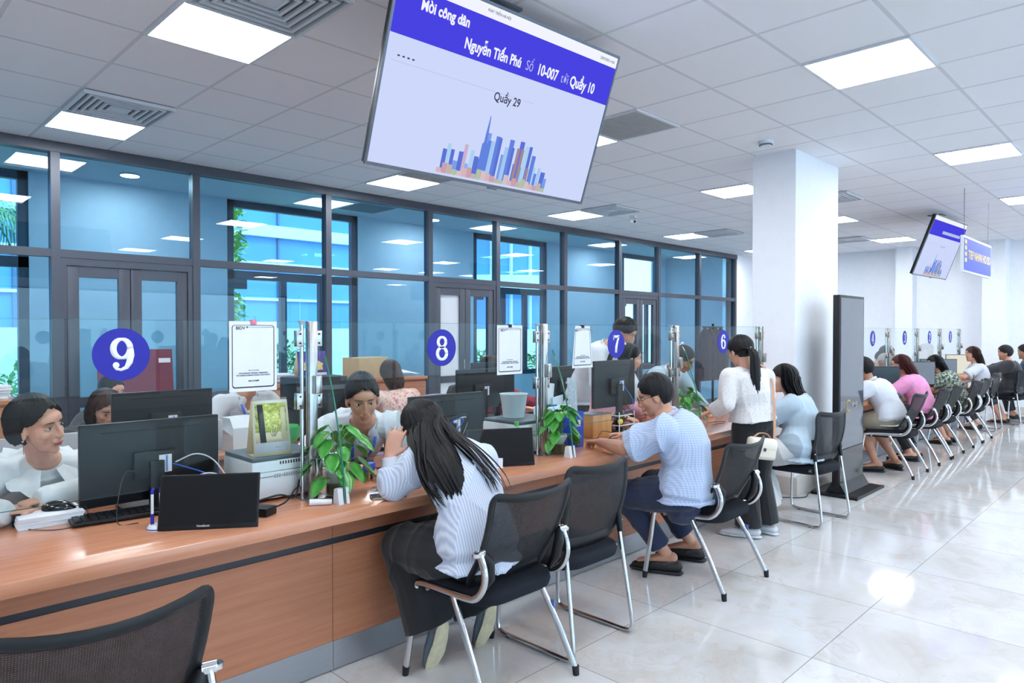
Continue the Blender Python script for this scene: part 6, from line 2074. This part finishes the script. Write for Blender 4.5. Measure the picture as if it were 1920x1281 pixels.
# man in checked shirt -----------------------------------------------------------------
p = Person('man with glasses in pale blue checked short-sleeved shirt seated at counter 7', (3.57, 2.12, 0.55), (3.51, 2.20, 0.98), (3.465, 2.245, 1.10), (-0.52, 0.78, -0.36), (0.86, 0.40, 0.0), 0.0055, 1.0, 1.17, 'skin_warm', 0.06, fem=False)
p.set_arm(-1, (3.40, 2.60, 0.80), (0, 0, 0), (0.35, 0.93, -0.12), (0.1, -0.1, 1), 0.45, 1.1, elbow=(3.275, 2.33, 0.805))
p.set_arm(1, (3.70, 2.60, 0.815), (0, 0, 0), (-0.35, 0.9, -0.05), (0.1, 0, 1), 0.5, 1.0, elbow=(3.86, 2.40, 0.80))
p.set_leg(-1, (3.46, 2.47, 0.49), (3.575, 2.31, 0.13), (0.25, -0.9, -0.1))
p.set_leg(1, (3.82, 2.50, 0.50), (3.90, 2.32, 0.13), (0.45, -0.8, -0.1))
p.leg[-1] = (p.leg[-1][0], V((3.66, 2.29, 0.12)), V((-0.35, 0.93, 0)))
p.leg[1] = (p.leg[1][0], V((3.98, 2.31, 0.12)), V((-0.3, 0.95, 0)))
p.body()
p.top('check_cotton', 'checked_shirt', -0.09, 0.88, 0.022, 0.05, 0.018, 21, 0, (0.18, 0.145), 'check_cotton', 10, loose=0.01)
p.trousers('navy_trouser', 'trousers', 0.86, 0.012, 0.01, 0.007, 6)
for q, (kn, an, toe) in p.leg.items():
    base = V((an.x, an.y, 0)); t = toe; sd = t.cross(V((0, 0, 1)))
    P_ = lambda a, z: base + t * a + V((0, 0, z))
    b = MB().tube([P_(-0.06, 0.05), P_(-0.01, 0.052), P_(0.06, 0.05), P_(0.13, 0.042), P_(0.18, 0.035)], [(0.040, 0.034), (0.047, 0.038), (0.052, 0.038), (0.054, 0.032), (0.036, 0.02)], 14, (sd, 1), True)
    b.tube([P_(-0.065, 0.014), P_(0.0, 0.014), P_(0.11, 0.014), P_(0.19, 0.016)], [(0.042, 0.014), (0.047, 0.014), (0.056, 0.014), (0.04, 0.014)], 14, (sd, 1), True)
    b.tube([P_(0.01, 0.06) + sd * 0.05, P_(-0.05, 0.075) + sd * 0.025, P_(-0.075, 0.075), P_(-0.05, 0.075) - sd * 0.025, P_(0.01, 0.06) - sd * 0.05], [(0.012, 0.005)] * 5, 8, (V((0, 0, 1)), 1))
    o = p.fin(b, 'clog', 'clog_black')
    for hx in range(5):
        b = MB().ell(P_(0.04 + 0.025 * hx, 0.075 - 0.005 * hx) + sd * (0.032 if hx % 2 else -0.028), (0.008, 0.008, 0.006))
        p.fin(b, 'clog_hole', p.skin, o)
p.cap('hair_black', 1.3, 0.056, 0.012, -0.060, 0.045, 0.008, 7, rough=0.004)
b = MB()
for q in (-1, 1):
    b.tube([p.H(q * 0.033 + 0.025 * math.cos(a), 0.102 - 0.004 * abs(math.cos(a)), 0.010 + 0.018 * math.sin(a)) for a in [2 * PI * i / 16 for i in range(17)]], 0.0014, 6)
    b.tube([p.H(q * 0.058, 0.098, 0.015), p.H(q * 0.077, 0.06, 0.015), p.H(q * 0.083, -0.01, 0.014), p.H(q * 0.081, -0.025, 0.0)], 0.0014, 6)
b.tube([p.H(-0.008, 0.102, 0.013), p.H(0, 0.106, 0.016), p.H(0.008, 0.102, 0.013)], 0.0013, 6)
p.fin(b, 'glasses', 'black_plastic')

# standing woman with ponytail ------------------------------------------------------------
p = Person('standing woman with a ponytail, white lace top and black trousers at counter 6', (4.78, 2.27, 0.80), (4.755, 2.31, 1.205), (4.75, 2.36, 1.335), (0.30, 0.90, -0.30), (0.86, -0.50, 0), 0.006, 0.93, 0.93, slouch=0.01)
p.set_arm(-1, (4.60, 2.50, 0.90), (0, 0, 0), (0.1, 0.9, -0.4), (-0.3, 0, 1), 0.6, 1, elbow=(4.565, 2.36, 0.965))
p.set_arm(1, (5.02, 2.50, 0.92), (0, 0, 0), (-0.1, 0.95, -0.1), (0, 0, 1), 0.5, 1, elbow=(5.02, 2.27, 1.0))
p.set_leg(-1, (4.72, 2.28, 0.43), (4.715, 2.27, 0.07), (-0.35, 0.93, 0))
p.set_leg(1, (4.89, 2.26, 0.43), (4.90, 2.22, 0.07), (0.1, 0.99, 0))
p.body()
p.top('white_lace', 'lace_top', 0.10, 1.88, 0.024, 0.050, 0.007, 31, 0, (0.175, 0.135), None, 16, loose=0.008)
p.trousers('black_cloth', 'trousers', 0.97, 0.028, 0.03, 0.005, 7, 0.14)
p.shoes('white_plastic', 'white_plastic', 'shoe')
p.cap('hair_brown' if False else 'hair_black', 1.3, 0.052, -0.03, -0.085, 0.045, 0.0, 9)
p.strands('hair_black', [p.H(0, -0.115, -0.01), p.H(0, -0.150, -0.07), (4.70, 2.195, 1.15), (4.70, 2.185, 1.06), (4.705, 2.19, 0.99)], 70, -175, -5, [0.25, 0.28, 0.38, 0.34, 0.15], 0.009, 6, 0.2, 0.006, 'ponytail', 40)
p.fin(MB().tube([p.H(0.016 * math.cos(a), -0.122 - 0.004 * math.sin(a), -0.015 + 0.016 * math.sin(a)) for a in [2 * PI * i / 14 for i in range(15)]], 0.004, 8), 'hair_tie', 'white_plastic', p.hair)
# crossbody bag, a thing of its own
e = empty('handbag', (4.615, 2.13, 0.60), 0.0, 'cream crossbody handbag with tan strap hanging at the hip of the ponytail woman', 'handbag')
mat('leather_cream', '#ddd6c6', 0.4, var=0.03); mat('leather_tan', '#b58463', 0.5, var=0.06); mat('brass', '#b09a6a', 0.3, 0.9)
RZ = Matrix.Rotation(-0.50, 3, 'Z') @ Matrix.Rotation(0.14, 3, 'Y')
MB().box((0, 0, 0.07), (0.215, 0.075, 0.150), RZ, 0.022).build('bag_body', 'leather_cream', e, 60)
MB().box(RZ @ V((0, -0.041, -0.005)) + V((0, 0, 0.07)), (0.175, 0.018, 0.105), RZ, 0.008).build('front_pocket', 'leather_cream', e, 60)
MB().box(RZ @ V((0, -0.050, 0.025)) + V((0, 0, 0.07)), (0.178, 0.006, 0.05), RZ, 0.002).build('pocket_flap', 'leather_cream', e, 60)
MB().box(RZ @ V((-0.01, -0.055, -0.002)) + V((0, 0, 0.07)), (0.02, 0.006, 0.022), RZ, 0.002).build('clasp', 'strip_black', e)
MB().tube(bez([RZ @ V((-0.07, 0, 0.075)) + V((0, 0, 0.07)), RZ @ V((-0.03, 0, 0.103)) + V((0, 0, 0.07)), RZ @ V((0.03, 0, 0.103)) + V((0, 0, 0.07)), RZ @ V((0.07, 0, 0.072)) + V((0, 0, 0.07))], 5), [(0.008, 0.004)] * 16, 8, ((0, 1, 0), 1)).build('top_handle', 'leather_tan', e)
o_ = V((4.615, 2.13, 0.60))
st = [V((4.72, 2.085, 0.70)), V((4.76, 2.10, 0.82)), V((4.815, 2.13, 0.98)), V((4.86, 2.165, 1.12)), V((4.87, 2.22, 1.215)), V((4.86, 2.30, 1.245)), V((4.84, 2.38, 1.17))]
MB().tube(bez([q - o_ for q in st], 5), [(0.011, 0.002)] * 31, 8, ((0.9, -0.4, 0), 1)).build('shoulder_strap', 'leather_tan', e)
MB().lathe([(0.006, -0.002), (0.010, -0.002), (0.010, 0.002), (0.006, 0.002)], V((4.715, 2.085, 0.69)) - o_, 12, Matrix.Rotation(PI / 2, 3, 'X')).build('ring', 'brass', e)

# seated woman in light blue ------------------------------------------------------------------
p = Person('seated woman with long hair in loose light blue shirt beside the pillar', (5.42, 2.20, 0.555), (5.50, 2.28, 0.955), (5.46, 2.34, 1.095), (-0.45, 0.86, -0.10), (0.93, 0.30, 0), 0.007, 0.95, 1.0, slouch=0.04)
p.set_arm(-1, (5.42, 2.60, 0.80), (0, 0, 0), (0.1, 0.98, 0), (0, 0, 1), 0.5, 1, elbow=(5.30, 2.42, 0.79))
p.set_arm(1, (5.62, 2.62, 0.80), (0.7, 0, -0.6), (-0.3, 0.9, 0), (0, 0, 1), 0.5, 1)
p.set_leg(-1, (5.22, 2.50, 0.52), (5.26, 2.38, 0.08), (-0.1, 0.99, 0))
p.set_leg(1, (5.44, 2.54, 0.52), (5.44, 2.46, 0.08), (0.1, 0.99, 0))
p.body()
p.top('lightblue_linen', 'loose_shirt', -0.16, 1.0, 0.034, 0.07, 0.019, 41, 0, (0.195, 0.155), 'lightblue_linen', 11, loose=0.02)
p.trousers('white_trouser', 'trousers', 0.95, 0.035, 0.055, 0.007, 8)
p.shoes('white_plastic', 'white_plastic', 'shoe')
p.cap('hair_black', 1.4, 0.052, -0.06, -0.10, 0.045, 0.004, 11)
p.strands('hair_black', [p.H(0, -0.075, -0.06), (5.505, 2.265, 0.99), (5.52, 2.225, 0.90), (5.53, 2.20, 0.83)], 130, -200, 10, [1, 0.95, 0.75, 0.45], 0.010, 7, 0.25, 0.008)
p.strands('hair_black', [p.H(0.05, -0.06, -0.06), (5.56, 2.20, 0.93), (5.58, 2.14, 0.80), (5.585, 2.12, 0.68)], 14, -70, -10, [0.6, 0.4, 0.3, 0.2], 0.007, 17, 0.2, 0.006)

# clerk on the left, facing the visitors ------------------------------------------------------
p = Person('woman clerk in white ruffled blouse with chin-length black hair behind counter 9', (0.66, 3.66, 0.56), (0.665, 3.40, 0.945), (0.625, 3.27, 1.10), (0.62, -0.78, -0.10), (-0.97, -0.20, 0), 0.0048, 0.97, 1.0, slouch=0.05)
p.set_arm(-1, (0.67, 3.25, 0.815), (0, 0, 0), (-0.95, -0.1, -0.05), (0, 0, 1), 0.5, 1, elbow=(0.90, 3.34, 0.81))
p.set_arm(1, (0.47, 3.18, 0.80), (0, 0, 0), (0.9, -0.2, 0), (0, 0, 1), 0.5, 1, elbow=(0.33, 3.37, 0.80))
p.set_leg(-1, (0.78, 3.30, 0.50), (0.78, 3.35, 0.09)); p.set_leg(1, (0.58, 3.30, 0.50), (0.58, 3.35, 0.09))
p.body(mouth='lip_red')
p.top('white_silk', 'blouse', -0.1, 2.25, 0.022, 0.040, 0.010, 51, 0.0, (0.18, 0.13), None, 14)
rf = MB()
rows = []
for q in (-1, 1):
    rows = []
    for i in range(6):
        v = i / 5
        row = []
        for j in range(19):
            u = j / 18
            a = R_(20 + 140 * u)
            rad = 0.070 + 0.085 * v + 0.010 * v * math.sin(u * 34)
            row.append(p.neck + p.rs * q * math.sin(a) * rad * 1.15 + p.fr * math.cos(a) * (rad * 0.92 + 0.028 * v) - p.ax * (0.0 + 0.055 * v * (0.35 + 0.65 * abs(math.cos(a)))) + V((0, 0, 0.006 * v * math.cos(u * 34))))
        rows.append(row)
    rf.sheet(rows, 0.003)
p.fin(rf, 'ruffled_collar', 'white_silk')
p.lanyard('lanyard_grey', False, 0.52, 0.08)
b = MB()
for q in (-1, 1):
    a = p.neck + p.fr * 0.09 - p.ax * 0.10
    b.tube([a, a + p.rs * q * 0.012 - p.ax * 0.06 + p.fr * 0.03, a + p.rs * q * 0.016 - p.ax * 0.15 + p.fr * 0.045], 0.003, 6)
p.fin(b, 'neck_tie', 'white_silk')
p.cap('hair_black', 1.8, 0.068, -0.0, -0.09, 0.030, 0.008, 13)
p.strands('hair_black', [p.H(0, -0.06, -0.06), p.H(0.0, -0.055, -0.10), p.H(0, -0.045, -0.125)], 150, -188, 6, [1, 0.98, 0.9], 0.010, 8, 0.5, 0.004, 'hair_lock', 6, rlen=0.1)
p.fin(MB().tube([p.H(0.080, 0.0, -0.035), p.H(0.082, 0.0, -0.09)], 0.0012, 6), 'earring', 'chrome')
p.fin(MB().ell(p.H(0.081, 0.0, -0.034), (0.004, 0.004, 0.004)), 'earring_stud', 'chrome')

# clerk with blue lanyard ------------------------------------------------------------------------
p = Person('male clerk in white shirt with blue lanyard leaning forward behind counter 8', (2.20, 3.62, 0.60), (2.06, 3.16, 1.0), (1.955, 3.00, 1.135), (-0.36, -0.84, -0.34), (-0.90, 0.30, 0), 0.0048, 1.0, 1.04, 'skin_warm', 0.05, fem=False)
p.set_arm(1, (1.90, 2.98, 0.80), (0, 0, 0), (0.1, -0.95, 0.05), (0, 0, 1), 0.6, 1, elbow=(1.73, 3.22, 0.80))
p.set_arm(-1, (2.12, 2.92, 0.80), (0, 0, 0), (-0.6, -0.7, 0), (0, 0, 1), 0.5, 1, elbow=(2.38, 3.06, 0.80))
p.set_leg(-1, (2.32, 3.28, 0.50), (2.32, 3.35, 0.09)); p.set_leg(1, (2.08, 3.28, 0.50), (2.08, 3.35, 0.09))
p.body()
p.top('white_cotton', 'shirt', -0.1, 1.85, 0.024, 0.040, 0.014, 61, 0.10, (0.18, 0.13), 'white_cotton', 13)
p.trousers('black_cloth', 'trousers', 0.9, 0.01, 0, 0.004, 9)
p.lanyard('lanyard_blue', False, 0.52, 0.045)
p.cap('hair_black', 1.6, 0.062, 0.012, -0.055, 0.042, 0.010, 15, rough=0.005)
e = empty('ink_pad', (1.90, 2.86, 0.79), 0.5, 'small blue case held in the fingers of the clerk with blue lanyard', 'case')
MB().box((0, 0, 0.025), (0.07, 0.035, 0.03), None, 0.004).build('case_body', 'file_blue', e)
MB().box((0, 0, 0.045), (0.066, 0.032, 0.008), None, 0.002).build('lid', mat('blue_light', '#5c7fe0', 0.4), e)

def simple(label, pel, neck, head, look, rs, arms, legs, top, hairf, size=0.96, bulk=1.0, skin='skin_fair', fem=True, face=True, bottom=None, slv=1.85, hemv=-0.1, collar=None, vx=0.009, seed=1, slouch=0.04, vneck=0.0, shoes=None, tl=0.9, tw=0.015, up=None, ease=0.022):
    p = Person(label, pel, neck, head, look, rs, vx, size, bulk, skin, slouch, up, fem)
    for q, a in arms.items(): p.set_arm(q, a[0], (0, 0, 0), (a[0][0] - a[1][0], a[0][1] - a[1][1], a[0][2] - a[1][2]), (0, 0, 1), 0.5, 1, elbow=a[1])
    for q, l in legs.items(): p.set_leg(q, *l)
    p.body(face=face)
    p.top(top, 'shirt' if not top.startswith('floral') else 'dress', hemv, slv, ease, 0.042, 0.009, seed, vneck, (0.185, 0.135), collar, 13)
    if bottom: p.trousers(bottom, 'trousers' if tl > 0.3 else 'shorts', tl, tw, 0.0, 0.005, seed + 1)
    if shoes: p.shoes(shoes, shoes, 'shoe')
    hairf(p)
    return p
def sit_arms(c, f, z=0.79, w=0.26, d=0.33, wd=0.12):
    """forearms resting ahead: c chest (x,y), f +1/-1 facing y"""
    return {q: ((c[0] + q * f * wd, c[1] + f * d, z + 0.01), (c[0] + q * f * w, c[1] + f * 0.12, z + 0.005)) for q in (-1, 1)}
def sit_legs(x, y, f, dk=0.38, da=0.28):
    return {q: ((x + q * f * 0.11, y + f * dk, 0.52), (x + q * f * 0.11, y + f * da, 0.09), (0, f, 0)) for q in (-1, 1)}
def short(m='hair_black', t=1.6): return lambda p: p.cap(m, t, 0.054, 0.012, -0.055, 0.045, 0.006, 3, rough=0.004)
def longh(m='hair_black', L=0.22, n=100, w=1.0):
    def f(p):
        p.cap(m, 1.3, 0.052, -0.05, -0.09, 0.045, 0.004)
        a = p.H(0, -0.075, -0.06); dn = V((0, 0, -1)) * 0.6 - p.ax * 0.4
        bk = p.back * 0.05
        p.strands(m, [a, a + dn * L * 0.33 + bk * 0.6, a + dn * L * 0.7 + bk, a + dn * L + bk * 1.1], n, -200, 20, [1, 0.95 * w, 0.85 * w, 0.5 * w], 0.0105, 5, 0.25, 0.008)
    return f
def bunh(m='hair_black', tail=0.0):
    def f(p):
        p.cap(m, 1.2, 0.054, -0.01, -0.07, 0.045, 0.002)
        if tail:
            a = p.H(0, -0.12, 0.04)
            p.strands(m, [a, a + p.M @ V((0, -0.05, -0.02)), a + p.M @ V((0, -0.06, -0.10)), a + p.M @ V((0, -0.05, -0.1 - tail))], 50, -170, -10, [0.2, 0.3, 0.35, 0.15], 0.009, 3, 0.2, 0.005, 'ponytail', 35)
        else:
            p.fin(MB().ell(p.H(0, -0.115, 0.03), (0.034, 0.028, 0.034)), 'hair_bun', m, p.hair)
    return f

# staff behind the counter
simple('clerk in white shirt with blue lanyard, face hidden behind the poster at counter 9', (2.25, 5.10, 0.56), (2.22, 4.93, 1.02), (2.27, 4.85, 1.18), (0.15, -0.95, -0.15), (-1, 0, 0), {1: ((1.98, 4.62, 0.78), (1.93, 4.90, 0.80)), -1: ((2.36, 4.60, 0.78), (2.52, 4.88, 0.80))}, sit_legs(2.25, 5.1, -1), 'white_cotton', short(), 1.0, 1.0, 'skin_warm', False, True, 'black_cloth', collar='white_cotton', seed=71, vneck=0.09).lanyard('lanyard_blue', False, 0.6, 0.04)
simple('staff woman in a floral pink blouse seen from behind, seated before the rear cabinet', (3.52, 4.78, 0.56), (3.53, 4.90, 0.97), (3.52, 4.96, 1.11), (0.35, 0.9, -0.2), (1, -0.1, 0), sit_arms((3.53, 4.85), 1, 0.85, 0.25, 0.25), sit_legs(3.52, 4.75, 1, 0.33, 0.25), 'floral_pink', longh('hair_brown', 0.14, 110, 0.9), 0.96, 1.0, seed=72, bottom='black_cloth')
simple('staff woman in dark red patterned blouse with blue lanyard behind counter 8', (4.62, 4.95, 0.56), (4.58, 4.78, 0.99), (4.50, 4.72, 1.13), (0.55, -0.80, -0.25), (-0.93, -0.35, 0), {-1: ((4.80, 4.30, 0.79), (4.82, 4.60, 0.80)), 1: ((4.52, 4.32, 0.79), (4.38, 4.62, 0.80))}, sit_legs(4.62, 4.95, -1), 'red_pattern', longh('hair_brown', 0.10, 90, 0.9), 0.96, 1.05, seed=73, bottom='black_cloth').lanyard('lanyard_blue', True, 0.5, 0.04)
simple('man in white shirt bending over behind badge 7', (4.93, 3.98, 0.88), (4.93, 3.68, 1.35), (4.95, 3.52, 1.47), (0.30, -0.75, -0.55), (-0.95, -0.2, 0), {1: ((4.78, 3.42, 0.80), (4.68, 3.60, 1.02)), -1: ((5.1, 3.40, 0.80), (5.18, 3.62, 1.02))}, {-1: ((5.03, 3.98, 0.47), (5.03, 4.02, 0.08), (0, -1, 0)), 1: ((4.83, 3.98, 0.47), (4.83, 4.02, 0.08), (0, -1, 0))}, 'white_cotton', short(), 1.0, 1.06, 'skin_warm', False, True, 'black_cloth', collar='white_cotton', seed=74, shoes='clog_black')
def girlhair(p):
    bunh('hair_black', 0.10)(p)
    b = MB()
    for k in range(5): b.ell(p.H(0.03 * math.cos(k), -0.075 - 0.008 * k, 0.115 + 0.01 * math.sin(k * 2)), (0.014, 0.007, 0.009))
    p.fin(b, 'hair_bow', 'white_plastic', p.hair)
simple('girl in a pink top with black ponytail and white bow, in profile behind counter 7', (4.50, 3.45, 0.62), (4.55, 3.30, 1.13), (4.60, 3.22, 1.265), (0.75, -0.60, -0.20), (-0.75, -0.66, 0), {1: ((4.40, 3.12, 0.82), (4.36, 3.33, 0.87)), -1: ((4.72, 3.12, 0.82), (4.76, 3.32, 0.85))}, sit_legs(4.5, 3.5, -1, 0.25, 0.2), mat('pink_knit', '#d9a3b0', 0.9) and 'pink_knit', girlhair, 0.92, 0.95, seed=75, bottom='black_cloth', vx=0.008)
def mask_hair(p):
    bunh('hair_black')(p)
    b = MB()
    for k in range(6): b.ell(p.H(-0.03 + 0.022 * math.cos(k * 1.05), -0.09, 0.095 + 0.02 * math.sin(k * 1.05)), (0.011, 0.011, 0.011))
    p.fin(b, 'hair_flower', 'white_plastic', p.hair)
p = simple('staff woman in dark vest with white hair flower bending over counter 6', (5.36, 3.66, 0.74), (5.32, 3.28, 1.13), (5.26, 3.13, 1.24), (0.25, -0.75, -0.55), (-0.95, 0.15, 0), {1: ((5.12, 3.0, 0.80), (5.06, 3.24, 0.90)), -1: ((5.40, 2.98, 0.80), (5.58, 3.22, 0.90))}, {-1: ((5.46, 3.62, 0.42), (5.46, 3.68, 0.08), (0, -1, 0)), 1: ((5.26, 3.62, 0.42), (5.26, 3.68, 0.08), (0, -1, 0))}, 'lightblue_linen', mask_hair, 0.95, 0.95, 'skin_tan', seed=76, bottom='black_cloth', collar='white_cotton', vx=0.008)
b = MB(); P1, r1 = p.rings([(-0.05, .172, .125), (.18, .165, .118), (.38, .145, .108), (.58, .150, .118), (.70, .140, .112)], 0.03); b.tube(P1, r1, 24, (p.rs, 1)); p.fin(b, 'vest', 'dark_polo')
simple('woman with a pale hair clip whose forehead shows above the rear monitor at counter 9', (1.52, 5.75, 0.52), (1.535, 5.68, 0.90), (1.53, 5.62, 1.04), (0.35, -0.9, -0.25), (-1, 0, 0), sit_arms((1.53, 5.6), -1, 0.78), sit_legs(1.52, 5.8, -1), 'dark_polo', bunh(), 0.95, seed=77, bottom='black_cloth')
simple('woman with loose brown hair bowed behind the monitors at counter 9', (1.28, 5.02, 0.52), (1.27, 4.90, 0.88), (1.27, 4.80, 1.0), (0.1, -0.85, -0.5), (-1, 0, 0), sit_arms((1.27, 4.85), -1, 0.78), sit_legs(1.28, 5.05, -1), 'dark_polo', longh('hair_brown', 0.16, 110, 1.1), 0.95, seed=78, bottom='black_cloth')
simple('dark-haired staff member low behind counter 7, right of the girl in pink', (5.9, 4.6, 0.5), (5.88, 4.4, 0.93), (5.86, 4.3, 1.06), (0.2, -0.9, -0.3), (-1, 0, 0), sit_arms((5.88, 4.35), -1, 0.78), sit_legs(5.9, 4.6, -1), 'dark_polo', short('hair_brown', 1.8), 0.95, seed=79, bottom='black_cloth')
simple('staff woman in dark clothes behind far badges 4 and 3', (10.75, 3.5, 0.56), (10.72, 3.25, 1.02), (10.72, 3.1, 1.16), (-0.2, -0.9, -0.2), (-1, 0, 0), sit_arms((10.72, 3.3), -1, 0.79), sit_legs(10.75, 3.5, -1), 'teal_dark', longh('hair_black', 0.12, 60), 0.96, seed=80, vx=0.012, bottom='black_cloth')
simple('grey-haired man bowed over the far counter beside the woman in pink', (10.1, 3.38, 0.58), (10.05, 3.08, 0.98), (10.02, 2.93, 1.06), (-0.3, -0.7, -0.65), (-1, 0, 0), {1: ((9.85, 2.88, 0.79), (9.75, 3.05, 0.80)), -1: ((10.15, 2.86, 0.79), (10.3, 3.05, 0.80))}, sit_legs(10.1, 3.4, -1, 0.3, 0.3), 'teal_dark', short('hair_grey', 1.2), 1.0, 1.0, 'skin_tan', False, seed=81, vx=0.011, bottom='black_cloth')

# far visitors
p = simple('man in white polo with black sling strap right of the display stand', (7.96, 2.26, 0.56), (7.95, 2.46, 0.94), (7.93, 2.53, 1.07), (0.1, 0.95, -0.3), (1, 0, 0), sit_arms((7.95, 2.40), 1, 0.80, 0.26, 0.28), {-1: ((7.84, 2.52, 0.52), (7.86, 2.38, 0.10), (-0.3, 0.95, 0)), 1: ((8.08, 2.50, 0.52), (8.15, 2.27, 0.10), (0.4, 0.9, 0))}, 'white_cotton', short(), 1.0, 1.12, 'skin_tan', False, False, 'beige_short', slv=0.85, collar='white_cotton', seed=91, shoes='clog_black', tl=0.05, hemv=-0.14)
b = MB().tube(bez([p.neck + V((-0.05, 0.02, 0.03)), p.neck + V((0.04, -0.085, -0.04)), p.spine(0.6) + V((0.10, -0.155, 0)), p.spine(0.3) + V((0.19, -0.08, 0))], 6), [(0.018, 0.004)] * 19, 8, ((0.8, 0, 0.6), 1)); p.fin(b, 'sling_strap', 'strip_black')
simple('woman in a bright pink shirt with reddish-brown hair at far counter 4', (8.97, 2.22, 0.56), (9.0, 2.40, 0.95), (8.96, 2.45, 1.085), (-0.4, 0.88, -0.2), (0.95, 0.3, 0), {-1: ((8.93, 2.74, 0.80), (8.76, 2.50, 0.79)), 1: ((9.1, 2.72, 0.80), (9.25, 2.5, 0.79))}, {-1: ((8.86, 2.52, 0.52), (8.80, 2.30, 0.09), (-0.2, 0.97, 0)), 1: ((9.08, 2.54, 0.52), (9.05, 2.32, 0.09), (0, 1, 0))}, 'pink_shirt', longh('hair_auburn', 0.19, 110, 1.0), 0.96, 1.08, fem=True, face=False, bottom='black_cloth', slv=0.95, seed=92, shoes='clog_black', hemv=-0.15, ease=0.03)
simple('woman in a dark floral dress with black hair at far counter 3', (10.6, 2.22, 0.56), (10.62, 2.42, 0.92), (10.58, 2.48, 1.04), (-0.6, 0.75, -0.2), (0.92, 0.35, 0), {-1: ((10.52, 2.72, 0.80), (10.38, 2.50, 0.79)), 1: ((10.7, 2.74, 0.80), (10.86, 2.5, 0.79))}, {-1: ((10.49, 2.52, 0.52), (10.42, 2.32, 0.09), (0, 1, 0)), 1: ((10.71, 2.54, 0.52), (10.7, 2.32, 0.09), (0, 1, 0))}, 'floral_dark', longh('hair_black', 0.24, 100, 0.9), 0.96, 1.1, face=False, bottom='floral_dark', tl=0.4, tw=0.05, slv=0.9, seed=93, shoes='clog_black', hemv=-0.15)
simple('woman in a white short-sleeved shirt with long dark hair at far counter 2', (12.35, 2.28, 0.56), (12.38, 2.36, 0.99), (12.36, 2.40, 1.13), (-0.5, 0.86, -0.1), (0.92, 0.35, 0), {-1: ((12.16, 2.70, 0.80), (12.10, 2.45, 0.80)), 1: ((12.45, 2.72, 0.80), (12.62, 2.5, 0.80))}, sit_legs(12.35, 2.24, 1, 0.3, 0.12), 'white_cotton', longh('hair_brown', 0.26, 100, 0.9), 0.96, 1.0, face=False, bottom='black_cloth', slv=0.8, seed=94, shoes='clog_black', vx=0.011)
simple('visitor in black at the far right, seated with bare calves', (13.52, 2.10, 0.56), (13.50, 2.13, 1.0), (13.46, 2.17, 1.13), (-0.3, 0.92, -0.1), (0.95, 0.2, 0), {-1: ((13.2, 2.66, 0.80), (13.2, 2.40, 0.80)), 1: ((13.6, 2.7, 0.80), (13.76, 2.5, 0.80))}, sit_legs(13.52, 2.10, 1, 0.32, 0.1), 'dark_polo', short('hair_black', 1.5), 1.0, 1.15, 'skin_warm', False, face=False, bottom='black_cloth', slv=0.9, tl=0.1, seed=95, shoes='clog_black', vx=0.011)
simple('person in dark blue behind the visitor in black, at the right picture edge', (14.3, 1.95, 0.58), (14.3, 2.0, 1.0), (14.26, 2.03, 1.13), (-0.3, 0.9, -0.1), (0.95, 0.2, 0), sit_arms((14.3, 2.0), 1, 0.7), {-1: ((14.2, 2.3, 0.5), (14.2, 2.2, 0.09), (0, 1, 0)), 1: ((14.4, 2.3, 0.5), (14.4, 2.2, 0.09), (0, 1, 0))}, 'navy_trouser', short(), 1.0, 1.0, 'skin_tan', False, face=False, bottom='black_cloth', seed=96, shoes='clog_black', vx=0.012)
clone(CS, (14.3, 1.98, 0), 0, 'sled chair at the right edge, under the person in dark blue')
e = empty('shoulder_bag', (10.98, 2.12, 0.52), 0.2, 'soft brown bag hanging on the chair of the woman in the floral dress', 'bag')
mat('bag_brown', '#54443f', 0.7, var=0.1)
m = MB(); m.tube([(0, 0, 0.0), (0, 0, 0.06), (0, 0, 0.16), (0, 0, 0.24)], [(0.12, 0.05), (0.16, 0.075), (0.14, 0.06), (0.09, 0.02)], 20, ((1, 0, 0), 1), True)
m.build('bag_body', 'bag_brown', e)
MB().tube(bez([(-0.08, 0, 0.22), (-0.05, -0.01, 0.36), (0.05, -0.01, 0.36), (0.08, 0, 0.22)], 6), [(0.008, 0.003)] * 19, 8, ((0, 1, 0), 1)).build('bag_handle', 'bag_brown', e)
e = empty('stand_cup', (12.05, 2.62, 0.75), 0, 'tall pale blue plastic holder standing on the far counter beside the white-shirt woman', 'holder')
MB().box((0, 0, 0.11), (0.07, 0.05, 0.22), None, 0.006).build('holder', mat('pale_blue_pl', '#b7d3ee', 0.3), e)
MB().bx(-0.036, 0.036, -0.026, 0.026, 0.0, 0.05).build('blue_base', 'file_blue', e)
office_chair(3.5, 4.62, 0.0, 'chair_lilac', 'lilac office chair under the staff woman in floral blouse', 0.98)
office_chair(2.25, 5.12, PI, 'chair_grey', 'grey office chair of the clerk hidden behind the poster', 1.02)
office_chair(4.66, 5.02, PI, 'chair_black', 'black office chair of the woman in dark red', 0.95)
office_chair(2.22, 3.66, PI + 0.3, 'chair_black', 'black office chair under the clerk with blue lanyard', 0.72)
